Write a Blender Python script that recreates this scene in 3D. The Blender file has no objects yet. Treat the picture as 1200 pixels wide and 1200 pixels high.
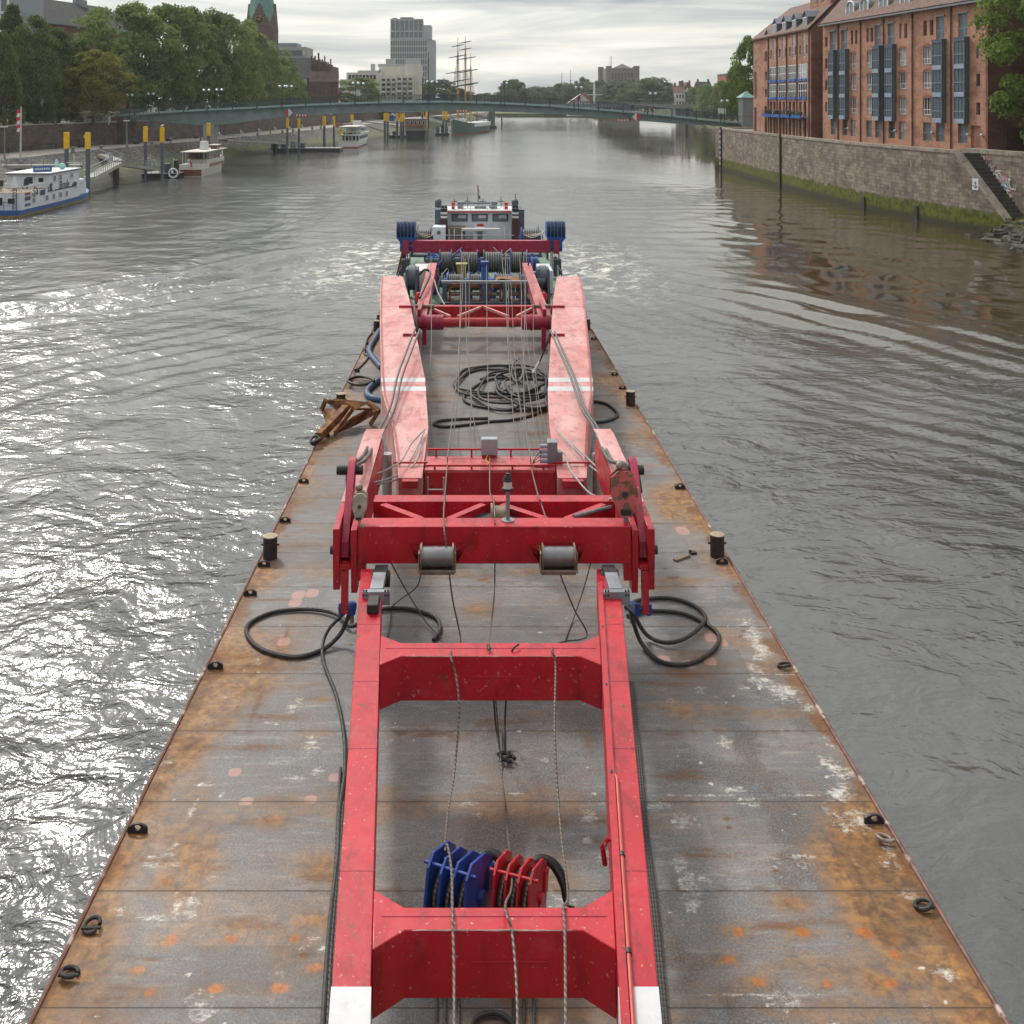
import bpy, math, random
import numpy as np
from mathutils import Matrix, Vector
R_ = math.radians
rng = random.Random(7)
sc = bpy.context.scene
COL = sc.collection

# ------------------------------------------------------------------ camera, sky, sun, exposure
CAMZ = 13.2; U0 = 553.0; VH = 119.0; F = 1200.0
cam_d = bpy.data.cameras.new('camera'); cam = bpy.data.objects.new('camera', cam_d); COL.objects.link(cam)
cam.location = (0, 0, CAMZ); cam.rotation_euler = (R_(90), 0, 0)
cam_d.sensor_width = 36; cam_d.lens = 36.0
cam_d.shift_x = (600 - U0) / 1200; cam_d.shift_y = -(600 - VH) / 1200
cam_d.clip_start = 0.1; cam_d.clip_end = 9000
sc.camera = cam
SUN_AZ = R_(-30); SUN_EL = R_(44)
sun_dir = Vector((math.sin(SUN_AZ) * math.cos(SUN_EL), math.cos(SUN_AZ) * math.cos(SUN_EL), math.sin(SUN_EL)))
world = bpy.data.worlds.new('World'); sc.world = world; world.use_nodes = True
def build_world():
    nt = world.node_tree; nt.nodes.clear(); N = nt.nodes.new; L = nt.links.new
    out = N('ShaderNodeOutputWorld'); bg = N('ShaderNodeBackground'); L(bg.outputs[0], out.inputs[0])
    sky = N('ShaderNodeTexSky'); sky.sky_type = 'NISHITA'; sky.sun_disc = False
    sky.sun_elevation = SUN_EL; sky.sun_rotation = SUN_AZ; sky.air_density = 1.4; sky.dust_density = 3
    tc = N('ShaderNodeTexCoord'); mp = N('ShaderNodeMapping'); mp.inputs['Scale'].default_value = (2.6, 2.6, 24)
    L(tc.outputs['Generated'], mp.inputs[0])
    n1 = N('ShaderNodeTexNoise'); n1.inputs['Scale'].default_value = 1.5; n1.inputs['Detail'].default_value = 7; n1.inputs['Roughness'].default_value = .55; n1.inputs['Distortion'].default_value = .5
    L(mp.outputs[0], n1.inputs[0])
    cr = N('ShaderNodeValToRGB'); e = cr.color_ramp.elements
    e[0].position = .30; e[0].color = (3.5, 3.9, 4.25, 1); e[1].position = .68; e[1].color = (10.6, 10.3, 9.4, 1)
    e2 = cr.color_ramp.elements.new(.5); e2.color = (7.0, 7.1, 6.9, 1)
    L(n1.outputs[0], cr.inputs[0])
    # brighter veil of cloud around the hidden sun
    dt = N('ShaderNodeVectorMath'); dt.operation = 'DOT_PRODUCT'; dt.inputs[1].default_value = sun_dir
    L(tc.outputs['Generated'], dt.inputs[0])
    mx0 = N('ShaderNodeMath'); mx0.operation = 'MAXIMUM'; L(dt.outputs['Value'], mx0.inputs[0]); mx0.inputs[1].default_value = 0
    pw = N('ShaderNodeMath'); pw.operation = 'POWER'; L(mx0.outputs[0], pw.inputs[0]); pw.inputs[1].default_value = 14
    ml = N('ShaderNodeMath'); ml.operation = 'MULTIPLY_ADD'; L(pw.outputs[0], ml.inputs[0]); ml.inputs[1].default_value = 1.4; sd_ = N('ShaderNodeMath'); sd_.operation = 'MULTIPLY_ADD'; L(mx0.outputs[0], sd_.inputs[0]); sd_.inputs[1].default_value = .76; sd_.inputs[2].default_value = .55; L(sd_.outputs[0], ml.inputs[2])
    # an overcast sky grows brighter from the horizon to the zenith
    sz = N('ShaderNodeSeparateXYZ'); L(tc.outputs['Generated'], sz.inputs[0]); mz = N('ShaderNodeMath'); mz.operation = 'MAXIMUM'; L(sz.outputs[2], mz.inputs[0]); mz.inputs[1].default_value = 0
    gz = N('ShaderNodeMath'); gz.operation = 'MULTIPLY_ADD'; L(mz.outputs[0], gz.inputs[0]); gz.inputs[1].default_value = .65; L(ml.outputs[0], gz.inputs[2]); ml = gz
    vm = N('ShaderNodeVectorMath'); vm.operation = 'SCALE'; L(cr.outputs[0], vm.inputs[0]); L(ml.outputs[0], vm.inputs['Scale'])
    mix = N('ShaderNodeMix'); mix.data_type = 'RGBA'; mix.inputs[0].default_value = .9
    L(sky.outputs[0], mix.inputs[6]); L(vm.outputs[0], mix.inputs[7])
    L(mix.outputs[2], bg.inputs[0]); bg.inputs[1].default_value = 0.1
build_world()
sun_d = bpy.data.lights.new('sun', 'SUN'); sun_d.energy = 2.2; sun_d.angle = R_(9); sun_d.color = (1, .95, .87)
sun = bpy.data.objects.new('sun', sun_d); COL.objects.link(sun)
sun.rotation_euler = sun_dir.to_track_quat('Z', 'Y').to_euler()
sc.view_settings.view_transform = 'Standard'; sc.view_settings.look = 'None'
sc.view_settings.exposure = 0.17; sc.view_settings.gamma = 1.0; sc.view_settings.use_curve_mapping = False
sc.cycles.max_bounces = 6; sc.cycles.use_denoising = True

# ------------------------------------------------------------------ helpers
def PW(u, v, Y):            # a point of the place at distance Y seen in direction (u, v)
    return Vector(((u - U0) / F * Y, Y, CAMZ - (v - VH) / F * Y))
def PZ(u, v, z=0.0):        # a point on the level z
    Y = (CAMZ - z) * F / (v - VH); return Vector(((u - U0) / F * Y, Y, z))
BA = Vector((0, 1, -.0267)).normalized(); BR = Vector((1, 0, 0)); BU = BR.cross(BA); BO = Vector((.543, 0, 2.76))
BARGE = Matrix(((BR.x, BA.x, BU.x, BO.x), (BR.y, BA.y, BU.y, BO.y), (BR.z, BA.z, BU.z, BO.z), (0, 0, 0, 1)))
def bl(u, v, h=0.0):        # barge coordinates (x across, y along) at height h over the deck
    D = Vector(((u - U0) / F, 1, (VH - v) / F)); C = Vector((0, 0, CAMZ)) - BO
    t = (h - C.dot(BU)) / D.dot(BU); p = C + D * t
    return p.dot(BR), p.dot(BA)
def bl3(u, v, h=0.0):
    x, y = bl(u, v, h); return (x, y, h)
WORLD = Matrix.Identity(4)
BASE = {}
def tag(o, label=None, cat=None, group=None, kind=None):
    if label: o['label'] = label
    if cat: o['category'] = cat
    if group: o['group'] = group
    if kind: o['kind'] = kind
    return o
def thing(name, label, cat, base=(0, 0, 0), frame=WORLD, group=None, kind=None, rz=0.0):
    o = bpy.data.objects.new(name, None); COL.objects.link(o); o.empty_display_size = .2
    o.matrix_world = frame @ Matrix.Translation(base) @ Matrix.Rotation(rz, 4, 'Z')
    BASE[o.name] = Vector(base) if rz == 0 else Vector((0, 0, 0))
    return tag(o, label, cat, group, kind or 'thing')
def kids(o): return [c for c in COL.objects if c.parent == o]
def dup(root, base, frame=WORLD, rz=0.0, scale=1.0, label=None, children=None):
    ch0 = children if children is not None else kids(root)
    r = root.copy(); COL.objects.link(r)
    r.matrix_world = frame @ Matrix.Translation(base) @ Matrix.Rotation(rz, 4, 'Z') @ (Matrix.Diagonal((*scale, 1)) if isinstance(scale, tuple) else Matrix.Scale(scale, 4))
    if label: r['label'] = label
    for c in ch0:
        k = c.copy(); COL.objects.link(k); k.parent = r
        for g in kids(c):
            d = g.copy(); COL.objects.link(d); d.parent = k
    return r
def catmull(pts, n=6, closed=False):
    P = [Vector(p) for p in pts]
    if len(P) < 3: return P
    out = []; m = len(P)
    rngi = range(m if closed else m - 1)
    for i in rngi:
        if closed: a, b, c, d = P[(i - 1) % m], P[i], P[(i + 1) % m], P[(i + 2) % m]
        else: a, b, c, d = P[max(i - 1, 0)], P[i], P[i + 1], P[min(i + 2, m - 1)]
        for k in range(n):
            t = k / n
            out.append(.5 * ((2 * b) + (c - a) * t + (2 * a - 5 * b + 4 * c - d) * t * t + (3 * b - a - 3 * c + d) * t ** 3))
    if not closed: out.append(P[-1])
    return out
class MB:
    def __init__(s): s.v = []; s.f = []; s.mi = []; s.m = 0
    def add(s, vs, fs):
        o = len(s.v); s.v += [tuple(p) for p in vs]
        for f in fs: s.f.append([i + o for i in f]); s.mi.append(s.m)
        return s
    def hexa(s, p):         # 8 corners: bottom 4 (ccw), top 4
        return s.add(p, [(3, 2, 1, 0), (4, 5, 6, 7), (0, 1, 5, 4), (1, 2, 6, 5), (2, 3, 7, 6), (3, 0, 4, 7)])
    def box(s, x0, x1, y0, y1, z0, z1):
        return s.hexa([(x0, y0, z0), (x1, y0, z0), (x1, y1, z0), (x0, y1, z0), (x0, y0, z1), (x1, y0, z1), (x1, y1, z1), (x0, y1, z1)])
    def obox(s, c, size, M):
        c = Vector(c); h = [k / 2 for k in size]; M = M.to_3x3()
        return s.hexa([c + M @ Vector((a * h[0], b * h[1], e * h[2])) for e in (-1, 1) for a, b in ((-1, -1), (1, -1), (1, 1), (-1, 1))])
    def bar(s, p, q, w, h, up=(0, 0, 1)):
        p, q = Vector(p), Vector(q); d = (q - p).normalized(); up = Vector(up)
        if abs(d.dot(up)) > .99: up = Vector((0, 1, 0))
        x = d.cross(up).normalized(); z = x.cross(d)
        M = Matrix((x, d, z)).transposed()
        return s.obox((p + q) / 2, (w, (q - p).length, h), M)
    def prism(s, poly, z0, z1):   # plan polygon between two heights (numbers or lists)
        n = len(poly)
        Z0 = z0 if isinstance(z0, (list, tuple)) else [z0] * n; Z1 = z1 if isinstance(z1, (list, tuple)) else [z1] * n
        a = sum(poly[i][0] * poly[(i + 1) % n][1] - poly[(i + 1) % n][0] * poly[i][1] for i in range(n))
        if a < 0: poly = poly[::-1]; Z0 = list(Z0)[::-1]; Z1 = list(Z1)[::-1]
        vs = [(p[0], p[1], z) for p, z in zip(poly, Z0)] + [(p[0], p[1], z) for p, z in zip(poly, Z1)]
        return s.add(vs, [tuple(range(n - 1, -1, -1)), tuple(range(n, 2 * n))] + [(i, (i + 1) % n, n + (i + 1) % n, n + i) for i in range(n)])
    def xprism(s, poly, x0, x1):  # (y,z) profile across x
        n = len(poly); a = sum(poly[i][0] * poly[(i + 1) % n][1] - poly[(i + 1) % n][0] * poly[i][1] for i in range(n))
        if a < 0: poly = poly[::-1]
        vs = [(x0, p[0], p[1]) for p in poly] + [(x1, p[0], p[1]) for p in poly]
        return s.add(vs, [tuple(range(n - 1, -1, -1)), tuple(range(n, 2 * n))] + [(i, (i + 1) % n, n + (i + 1) % n, n + i) for i in range(n)])
    def yprism(s, poly, y0, y1):  # (x,z) profile along y
        n = len(poly); a = sum(poly[i][0] * poly[(i + 1) % n][1] - poly[(i + 1) % n][0] * poly[i][1] for i in range(n))
        if a > 0: poly = poly[::-1]
        vs = [(p[0], y0, p[1]) for p in poly] + [(p[0], y1, p[1]) for p in poly]
        return s.add(vs, [tuple(range(n - 1, -1, -1)), tuple(range(n, 2 * n))] + [(i, (i + 1) % n, n + (i + 1) % n, n + i) for i in range(n)])
    def cyl(s, p, q, r, n=12, r2=None, cap=True):
        p, q = Vector(p), Vector(q); r2 = r if r2 is None else r2; d = (q - p).normalized()
        x = d.orthogonal().normalized(); y = d.cross(x)
        vs = [p + (x * math.cos(2 * math.pi * k / n) + y * math.sin(2 * math.pi * k / n)) * r for k in range(n)]
        vs += [q + (x * math.cos(2 * math.pi * k / n) + y * math.sin(2 * math.pi * k / n)) * r2 for k in range(n)]
        fs = [(i, (i + 1) % n, n + (i + 1) % n, n + i) for i in range(n)]
        if cap: fs += [tuple(range(n - 1, -1, -1)), tuple(range(n, 2 * n))]
        return s.add(vs, fs)
    def tube(s, pts, r, n=6, closed=False):
        P = [Vector(p) for p in pts]; m = len(P); vs = []; fs = []; prev = None
        for i, p in enumerate(P):
            d = (P[(i + 1) % m] - P[i - 1]) if closed else (P[min(i + 1, m - 1)] - P[max(i - 1, 0)])
            d = d.normalized() if d.length > 1e-9 else Vector((0, 1, 0))
            x = d.orthogonal() if prev is None else prev - d * prev.dot(d)
            if x.length < 1e-6: x = d.orthogonal()
            x.normalize(); prev = x; y = d.cross(x)
            rr = r[i] if isinstance(r, (list, tuple)) else r
            vs += [p + (x * math.cos(2 * math.pi * k / n) + y * math.sin(2 * math.pi * k / n)) * rr for k in range(n)]
        for i in range(m if closed else m - 1):
            j = (i + 1) % m
            fs += [(i * n + k, i * n + (k + 1) % n, j * n + (k + 1) % n, j * n + k) for k in range(n)]
        if not closed: fs += [tuple(range(n - 1, -1, -1)), tuple(range((m - 1) * n, m * n))]
        return s.add(vs, fs)
    def ball(s, c, r, n=10, m=6):
        c = Vector(c); r = r if isinstance(r, (list, tuple)) else (r, r, r)
        vs = [c + Vector((0, 0, -r[2]))]
        for j in range(1, m):
            t = math.pi * j / m - math.pi / 2
            vs += [c + Vector((r[0] * math.cos(t) * math.cos(2 * math.pi * k / n), r[1] * math.cos(t) * math.sin(2 * math.pi * k / n), r[2] * math.sin(t))) for k in range(n)]
        vs.append(c + Vector((0, 0, r[2]))); fs = [(0, 1 + (k + 1) % n, 1 + k) for k in range(n)]
        for j in range(m - 2): fs += [(1 + j * n + k, 1 + j * n + (k + 1) % n, 1 + (j + 1) * n + (k + 1) % n, 1 + (j + 1) * n + k) for k in range(n)]
        t0 = 1 + (m - 2) * n; fs += [(t0 + k, t0 + (k + 1) % n, len(vs) - 1) for k in range(n)]
        return s.add(vs, fs)
    def build(s, name, mat, parent=None, base=None, frame=WORLD, bev=0, label=None, cat=None, group=None, kind=None, smooth=True):
        if parent is not None: off = BASE.get(parent.name, Vector((0, 0, 0)))
        else: off = Vector(base) if base is not None else Vector((0, 0, 0))
        me = bpy.data.meshes.new(name)
        me.from_pydata([tuple(Vector(p) - off) for p in s.v], [], s.f)
        for mt in (mat if isinstance(mat, (list, tuple)) else [mat]): me.materials.append(mt)
        me.polygons.foreach_set('material_index', s.mi)
        if smooth:
            me.polygons.foreach_set('use_smooth', [True] * len(s.f)); me.set_sharp_from_angle(angle=R_(38))
        me.update()
        o = bpy.data.objects.new(name, me); COL.objects.link(o)
        if parent is not None: o.parent = parent
        else: o.matrix_world = frame @ Matrix.Translation(off)
        BASE[o.name] = off
        if bev:
            b = o.modifiers.new('bevel', 'BEVEL'); b.width = bev; b.segments = 2; b.limit_method = 'ANGLE'; b.angle_limit = R_(40)
        return tag(o, label, cat, group, kind or ('thing' if cat else None))

# ------------------------------------------------------------------ materials
def srgb(h):
    c = [int(h[i:i + 2], 16) / 255 for i in (0, 2, 4)]
    return tuple(x / 12.92 if x <= .04045 else ((x + .055) / 1.055) ** 2.4 for x in c)
class NT:
    def __init__(s, name):
        s.mat = bpy.data.materials.new(name); s.mat.use_nodes = True; s.t = s.mat.node_tree
        s.b = s.t.nodes['Principled BSDF']; s.tc = s.t.nodes.new('ShaderNodeTexCoord'); s.pos = s.tc.outputs['Object']
    def n(s, ty, **k):
        x = s.t.nodes.new(ty)
        for a, b in k.items(): setattr(x, a, b)
        return x
    def l(s, a, b): s.t.links.new(a, b)
    def val(s, inp, v):
        if hasattr(v, 'default_value') or hasattr(v, 'is_linked'): s.l(v, inp)
        else: inp.default_value = v
    def noise(s, scale, detail=4, rough=.55, dist=0, vec=None, sc3=None):
        x = s.n('ShaderNodeTexNoise'); x.inputs['Scale'].default_value = scale; x.inputs['Detail'].default_value = detail
        x.inputs['Roughness'].default_value = rough; x.inputs['Distortion'].default_value = dist
        v = vec or s.pos
        if sc3:
            m = s.n('ShaderNodeMapping'); m.inputs['Scale'].default_value = sc3; s.l(v, m.inputs[0]); v = m.outputs[0]
        s.l(v, x.inputs['Vector']); return x.outputs[0]
    def ramp(s, v, a, b, c0=0, c1=1):
        x = s.n('ShaderNodeMapRange'); s.l(v, x.inputs[0]); x.inputs[1].default_value = a; x.inputs[2].default_value = b
        x.inputs[3].default_value = c0; x.inputs[4].default_value = c1; x.interpolation_type = 'SMOOTHSTEP'; return x.outputs[0]
    def mix(s, f, a, b):
        x = s.n('ShaderNodeMix', data_type='RGBA'); s.val(x.inputs[0], f)
        for i, c in ((6, a), (7, b)):
            if isinstance(c, tuple): x.inputs[i].default_value = (*c[:3], 1)
            else: s.l(c, x.inputs[i])
        return x.outputs[2]
    def math(s, op, a, b=0.0):
        x = s.n('ShaderNodeMath', operation=op); s.val(x.inputs[0], a); s.val(x.inputs[1], b); return x.outputs[0]
    def bump(s, h, dist, strength=1.0, normal=None):
        x = s.n('ShaderNodeBump'); s.l(h, x.inputs['Height']); x.inputs['Distance'].default_value = dist; x.inputs['Strength'].default_value = strength
        if normal: s.l(normal, x.inputs['Normal'])
        return x.outputs[0]
    def out(s, col=None, rough=None, metal=None, normal=None, spec=None):
        if col is not None:
            if isinstance(col, tuple): s.b.inputs['Base Color'].default_value = (*col[:3], 1)
            else: s.l(col, s.b.inputs['Base Color'])
        if rough is not None: s.val(s.b.inputs['Roughness'], rough)
        if metal is not None: s.val(s.b.inputs['Metallic'], metal)
        if spec is not None: s.val(s.b.inputs['Specular IOR Level'], spec)
        if normal is not None: s.l(normal, s.b.inputs['Normal'])
        return s.mat
def sca(c, k): return tuple(min(1, x * k) for x in c)
def mat(name, col, rough=.6, metal=0.0, var=.15, scale=2.0, bump=0.0, bscale=30, dirt=None, dlo=.58, dhi=.68, dscale=1.6, spec=.5):
    m = NT(name); n = m.noise(scale, 5)
    c = m.mix(m.ramp(n, .3, .7), sca(col, 1 - var), sca(col, 1 + var))
    if dirt: c = m.mix(m.ramp(m.noise(dscale, 8, .65, .3), dlo, dhi), c, dirt)
    nm = m.bump(m.noise(bscale, 3), bump) if bump else None
    r = m.ramp(m.noise(scale * 2.3, 4), .3, .7, max(0, rough - .1), min(1, rough + .1))
    return m.out(c, r, metal, nm, spec)
RUST = (.13, .045, .014); RUSTO = (.32, .11, .02)
def red_paint(name, col, fade_sheen=None, dirt=True):
    m = NT(name)
    n = m.noise(.9, 6, .6); c = m.mix(m.ramp(n, .3, .7), sca(col, .86), sca(col, 1.12))
    if fade_sheen: c = m.mix(m.ramp(m.noise(1.3, 6, .65, sc3=(1, .35, 1)), .3, .72), c, fade_sheen)
    if dirt:
        c = m.mix(m.math('MULTIPLY', m.ramp(m.noise(3, 9, .72, .3, sc3=(1, .4, .35)), .5, .64), .6), c, sca(col, .42))
        c = m.mix(m.math('MULTIPLY', m.ramp(m.noise(1.7, 8, .75, .3), .52, .75), .5), c, (col[0] * 1.15, col[1] + .07, col[2] + .075))  # pinkish patches put the sheen of the top faces into the colour
        c = m.mix(m.math('MULTIPLY', m.ramp(m.noise(7, 9, .8, .5), .565, .66), .6), c, (.05, .02, .018))
        c = m.mix(m.math('MULTIPLY', m.ramp(m.noise(16, 5, .6), .64, .69), .7), c, (.5, .33, .28))
        c = m.mix(m.ramp(m.noise(2.6, 9, .8, .2), .60, .66), c, RUST)
    nm = m.bump(m.noise(1.8, 3), .016, 1.0, m.bump(m.noise(40, 3), .0012))
    return m.out(c, m.ramp(m.noise(3, 5), .3, .7, .3, .52), 0, nm, .5)
M_RED = red_paint('red_paint', (.42, .005, .018))
M_CRIM = red_paint('crimson_paint', (.33, .008, .045))
M_PINK = red_paint('faded_sheen_red_paint', (.50, .15, .145), (.62, .33, .31))  # faded red, paled further by the legs' sheen put into its colour
M_PINK2 = red_paint('worn_sheen_red_paint', (.43, .04, .05), (.54, .16, .155))  # worn red with the sheen of upper faces put into its colour
M_RUSTRED = mat('rusty_red_paint', (.36, .05, .055), .7, var=.15, scale=3, dirt=(.1, .05, .025), dlo=.46, dhi=.52, dscale=6, bump=.004)
M_BLUE = mat('blue_paint', (.012, .045, .24), .38, var=.2, dirt=(.02, .02, .03), dlo=.63, dhi=.7)
M_BLUEB = mat('bright_blue_paint', (.02, .11, .42), .4, var=.2)
M_NAVY = mat('navy_paint', (.035, .05, .085), .5, var=.2)
M_WHITE = mat('white_paint', (.62, .64, .66), .5, var=.06, dirt=(.4, .4, .38), dlo=.6, dhi=.75)
M_WHITEP = mat('stripe_white_paint', (.52, .52, .54), .5, var=.08, dirt=(.42, .40, .4), dlo=.56, dhi=.72, dscale=3)
M_GREYS = mat('galvanised_grey', (.23, .25, .28), .45, .3, var=.15)
M_DRUM = mat('worn_steel_drum', (.19, .19, .2), .4, .6, var=.25, scale=6)
M_DARK = mat('dark_metal', (.028, .028, .03), .55, .3, var=.3)
M_BLACK = mat('black_rubber', (.022, .021, .021), .6, var=.3, scale=8, bump=.004, bscale=60)
M_BLUEHOSE = mat('blue_hose_rubber', (.035, .07, .16), .55, var=.2)
M_GREEN = mat('green_deck_paint', (.13, .21, .155), .65, var=.25, dirt=(.12, .08, .05), dlo=.56, dhi=.68)
M_RUST = mat('rusted_steel', RUST, .8, var=.35, scale=3, dirt=(.27, .12, .035), dlo=.45, dhi=.62, dscale=3, bump=.006, bscale=25)
M_WOOD = mat('weathered_wood', (.2, .15, .1), .8, var=.3, scale=4)
M_BRIGHTRED = mat('signal_red', (.55, .02, .02), .45, var=.08)
M_YELLOW = mat('signal_yellow', (.75, .46, .012), .5, var=.06, dirt=(.5, .3, .05), dlo=.62, dhi=.75)
M_PILE = mat('grey_pile_steel', (.1, .115, .14), .55, .2, var=.12)
M_GLASS = NT('window_glass').out((.03, .036, .04), .06, 0, None, .8)
M_GLASSL = NT('pale_window_glass').out((.16, .18, .2), .12, 0, None, .7)
M_GLASSB = NT('blue_window_glass').out((.12, .15, .17), .08, 0, None, .9)
def mat_rope(name, col):
    col = sca(col, .65)
    m = NT(name); w = m.n('ShaderNodeTexWave', wave_type='BANDS', bands_direction='DIAGONAL'); w.inputs['Scale'].default_value = 7; w.inputs['Distortion'].default_value = 0
    m.l(m.pos, w.inputs[0]); c = m.mix(w.outputs[1], sca(col, .42), sca(col, 1.35))
    c = m.mix(m.ramp(m.noise(.7, 4), .4, .7), c, sca(col, .7))
    return m.out(c, .5, .15, m.bump(w.outputs[1], .006), .5)
M_ROPE = mat_rope('steel_wire_rope', (.24, .21, .18))
M_ROPED = mat_rope('greased_wire_rope', (.07, .065, .06))
M_ROPEL = mat('pale_fibre_rope', (.42, .38, .31), .8, var=.2, scale=8)
def mat_stone(name, a, b, mortar, bw, rh, moss=None, mossz=1.6, axis='y'):
    m = NT(name); sx = m.n('ShaderNodeSeparateXYZ'); m.l(m.pos, sx.inputs[0]); cb = m.n('ShaderNodeCombineXYZ')
    m.l(m.math('ADD', sx.outputs[0], sx.outputs[1]) if axis == 'xy' else sx.outputs[1], cb.inputs[0]); m.l(sx.outputs[2], cb.inputs[1])
    br = m.n('ShaderNodeTexBrick'); m.l(cb.outputs[0], br.inputs[0]); br.inputs['Scale'].default_value = 1; br.inputs['Brick Width'].default_value = bw; br.inputs['Row Height'].default_value = rh
    br.inputs['Mortar Size'].default_value = rh * .05; br.inputs['Mortar Smooth'].default_value = .3; br.inputs['Bias'].default_value = 0
    br.inputs['Color1'].default_value = (*a, 1); br.inputs['Color2'].default_value = (*b, 1); br.inputs['Mortar'].default_value = (*mortar, 1)
    c = br.outputs[0]
    c = m.mix(m.math('MULTIPLY', m.ramp(m.noise(.35, 8, .75, sc3=(1, 1, 1.6)), .42, .62), .62), c, sca(a, .42))
    c = m.mix(m.math('MULTIPLY', m.ramp(m.noise(1.3, 6, .7), .54, .7), .5), c, sca(b, 1.5))
    c = m.mix(m.math('MULTIPLY', m.ramp(m.noise(1.1, 7, .7, sc3=(1, 1, .12)), .52, .68), .5), c, sca(a, .5))
    if moss:
        zz = m.math('ADD', sx.outputs[2], m.math('MULTIPLY', m.math('SUBTRACT', m.noise(.8, 7, .75, sc3=(1, 1, .5)), .5), 2.2))
        c = m.mix(m.ramp(zz, mossz - .12, mossz + .12, 1, 0), c, m.mix(m.ramp(m.noise(1.6, 5, .7), .35, .65), moss, sca(moss, .4)))
        c = m.mix(m.ramp(sx.outputs[2], .3, 1.0, .85, 0), c, (.035, .032, .024))
    return m.out(c, .85, 0, m.bump(br.outputs[1], .03, -1) if rh > .25 else None, .3)
M_QUAY = mat_stone('sandstone_blocks', (.165, .14, .115), (.31, .255, .205), (.09, .075, .065), .95, .42, (.115, .13, .014), 2.1)
M_BWALL = mat_stone('dark_stone_blocks', (.115, .09, .08), (.16, .125, .11), (.05, .042, .04), .9, .45)
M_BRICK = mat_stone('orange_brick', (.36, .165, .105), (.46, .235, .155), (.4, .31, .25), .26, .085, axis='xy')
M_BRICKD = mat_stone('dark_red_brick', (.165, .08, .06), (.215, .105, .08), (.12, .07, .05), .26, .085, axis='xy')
M_BRICKO = mat_stone('old_brown_brick', (.125, .085, .072), (.165, .115, .1), (.1, .075, .065), .5, .16, axis='xy')
M_TILE = mat('brown_roof_tiles', (.12, .062, .045), .8, var=.2, scale=1.5)
M_SLATE = mat('dark_slate_roof', (.04, .038, .044), .9, var=.2, scale=.6, spec=.15)
M_ZINC = mat('grey_zinc', (.2, .225, .26), .5, .2, var=.12)
M_COPPER = mat('green_copper', (.11, .27, .235), .6, var=.22, scale=.8)
M_CONC = mat('pale_concrete', (.34, .33, .31), .85, var=.12, scale=.5)
M_CREAM = mat('cream_render', (.56, .54, .48), .8, var=.06, scale=.4)
M_LIGHTW = mat('pale_render', (.52, .53, .53), .8, var=.08, scale=.4)
M_TOWER = mat('grey_tower_panels', (.36, .38, .40), .6, var=.08, scale=.2)
M_BRIDGE = mat('blue_green_bridge_paint', (.19, .265, .265), .55, var=.14, scale=.5, dirt=(.15, .2, .2), dlo=.5, dhi=.7, dscale=.8)
M_BRIDGEL = mat('pale_blue_green_paint', (.28, .4, .41), .55, var=.1, scale=.6)
M_RAIL = mat('blue_grey_railing', (.045, .065, .08), .5, .2, var=.1)
M_POST = mat('grey_lamp_metal', (.2, .22, .24), .5, .4, var=.1)
M_LAMP = NT('frosted_lamp_glass').out((.5, .58, .68), .3)
M_BARK = mat('grey_brown_bark', (.09, .07, .05), .9, var=.3)
def mat_leaf(name, a, b):
    m = NT(name); g = m.n('ShaderNodeNewGeometry'); oi = m.n('ShaderNodeObjectInfo')
    c = m.mix(g.outputs['Random Per Island'], a, b)
    c = m.mix(m.ramp(m.noise(.22, 3), .35, .65, 0, .55), c, sca(a, .55))
    hs = m.n('ShaderNodeHueSaturation'); m.l(c, hs.inputs['Color'])
    hs.inputs['Value'].default_value = 1
    mm = m.n('ShaderNodeMath', operation='MULTIPLY_ADD'); m.l(oi.outputs['Random'], mm.inputs[0]); mm.inputs[1].default_value = .35; mm.inputs[2].default_value = .85; m.l(mm.outputs[0], hs.inputs['Value'])
    df = m.n('ShaderNodeBsdfDiffuse'); tr = m.n('ShaderNodeBsdfTranslucent'); ms = m.n('ShaderNodeMixShader'); ms.inputs[0].default_value = .42
    m.l(hs.outputs[0], df.inputs[0]); m.l(hs.outputs[0], tr.inputs[0]); m.l(df.outputs[0], ms.inputs[1]); m.l(tr.outputs[0], ms.inputs[2])
    m.l(ms.outputs[0], m.t.nodes['Material Output'].inputs[0]); return m.mat
M_LEAF = mat_leaf('plane_tree_leaves', (.145, .195, .065), (.27, .33, .125))
M_LEAFD = mat_leaf('lime_tree_leaves', (.075, .11, .042), (.22, .26, .095))
M_LEAFY = mat_leaf('yellow_green_leaves', (.19, .2, .05), (.34, .32, .09))
M_LEAFB = mat_leaf('bright_green_leaves', (.10, .16, .035), (.21, .29, .075))
M_LEAFF = mat_leaf('far_tree_leaves', (.105, .135, .08), (.165, .20, .115))
M_PROM = mat('pale_paving', (.33, .31, .28), .9, var=.1, scale=.5)
M_GROUND = mat('city_ground', (.16, .155, .14), .9, var=.2, scale=.1)
M_GRASS = mat('bank_grass', (.10, .13, .035), .95, var=.4, scale=.6, dirt=(.07, .06, .045), dlo=.48, dhi=.6, dscale=.8)
M_RIPRAP = None
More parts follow.
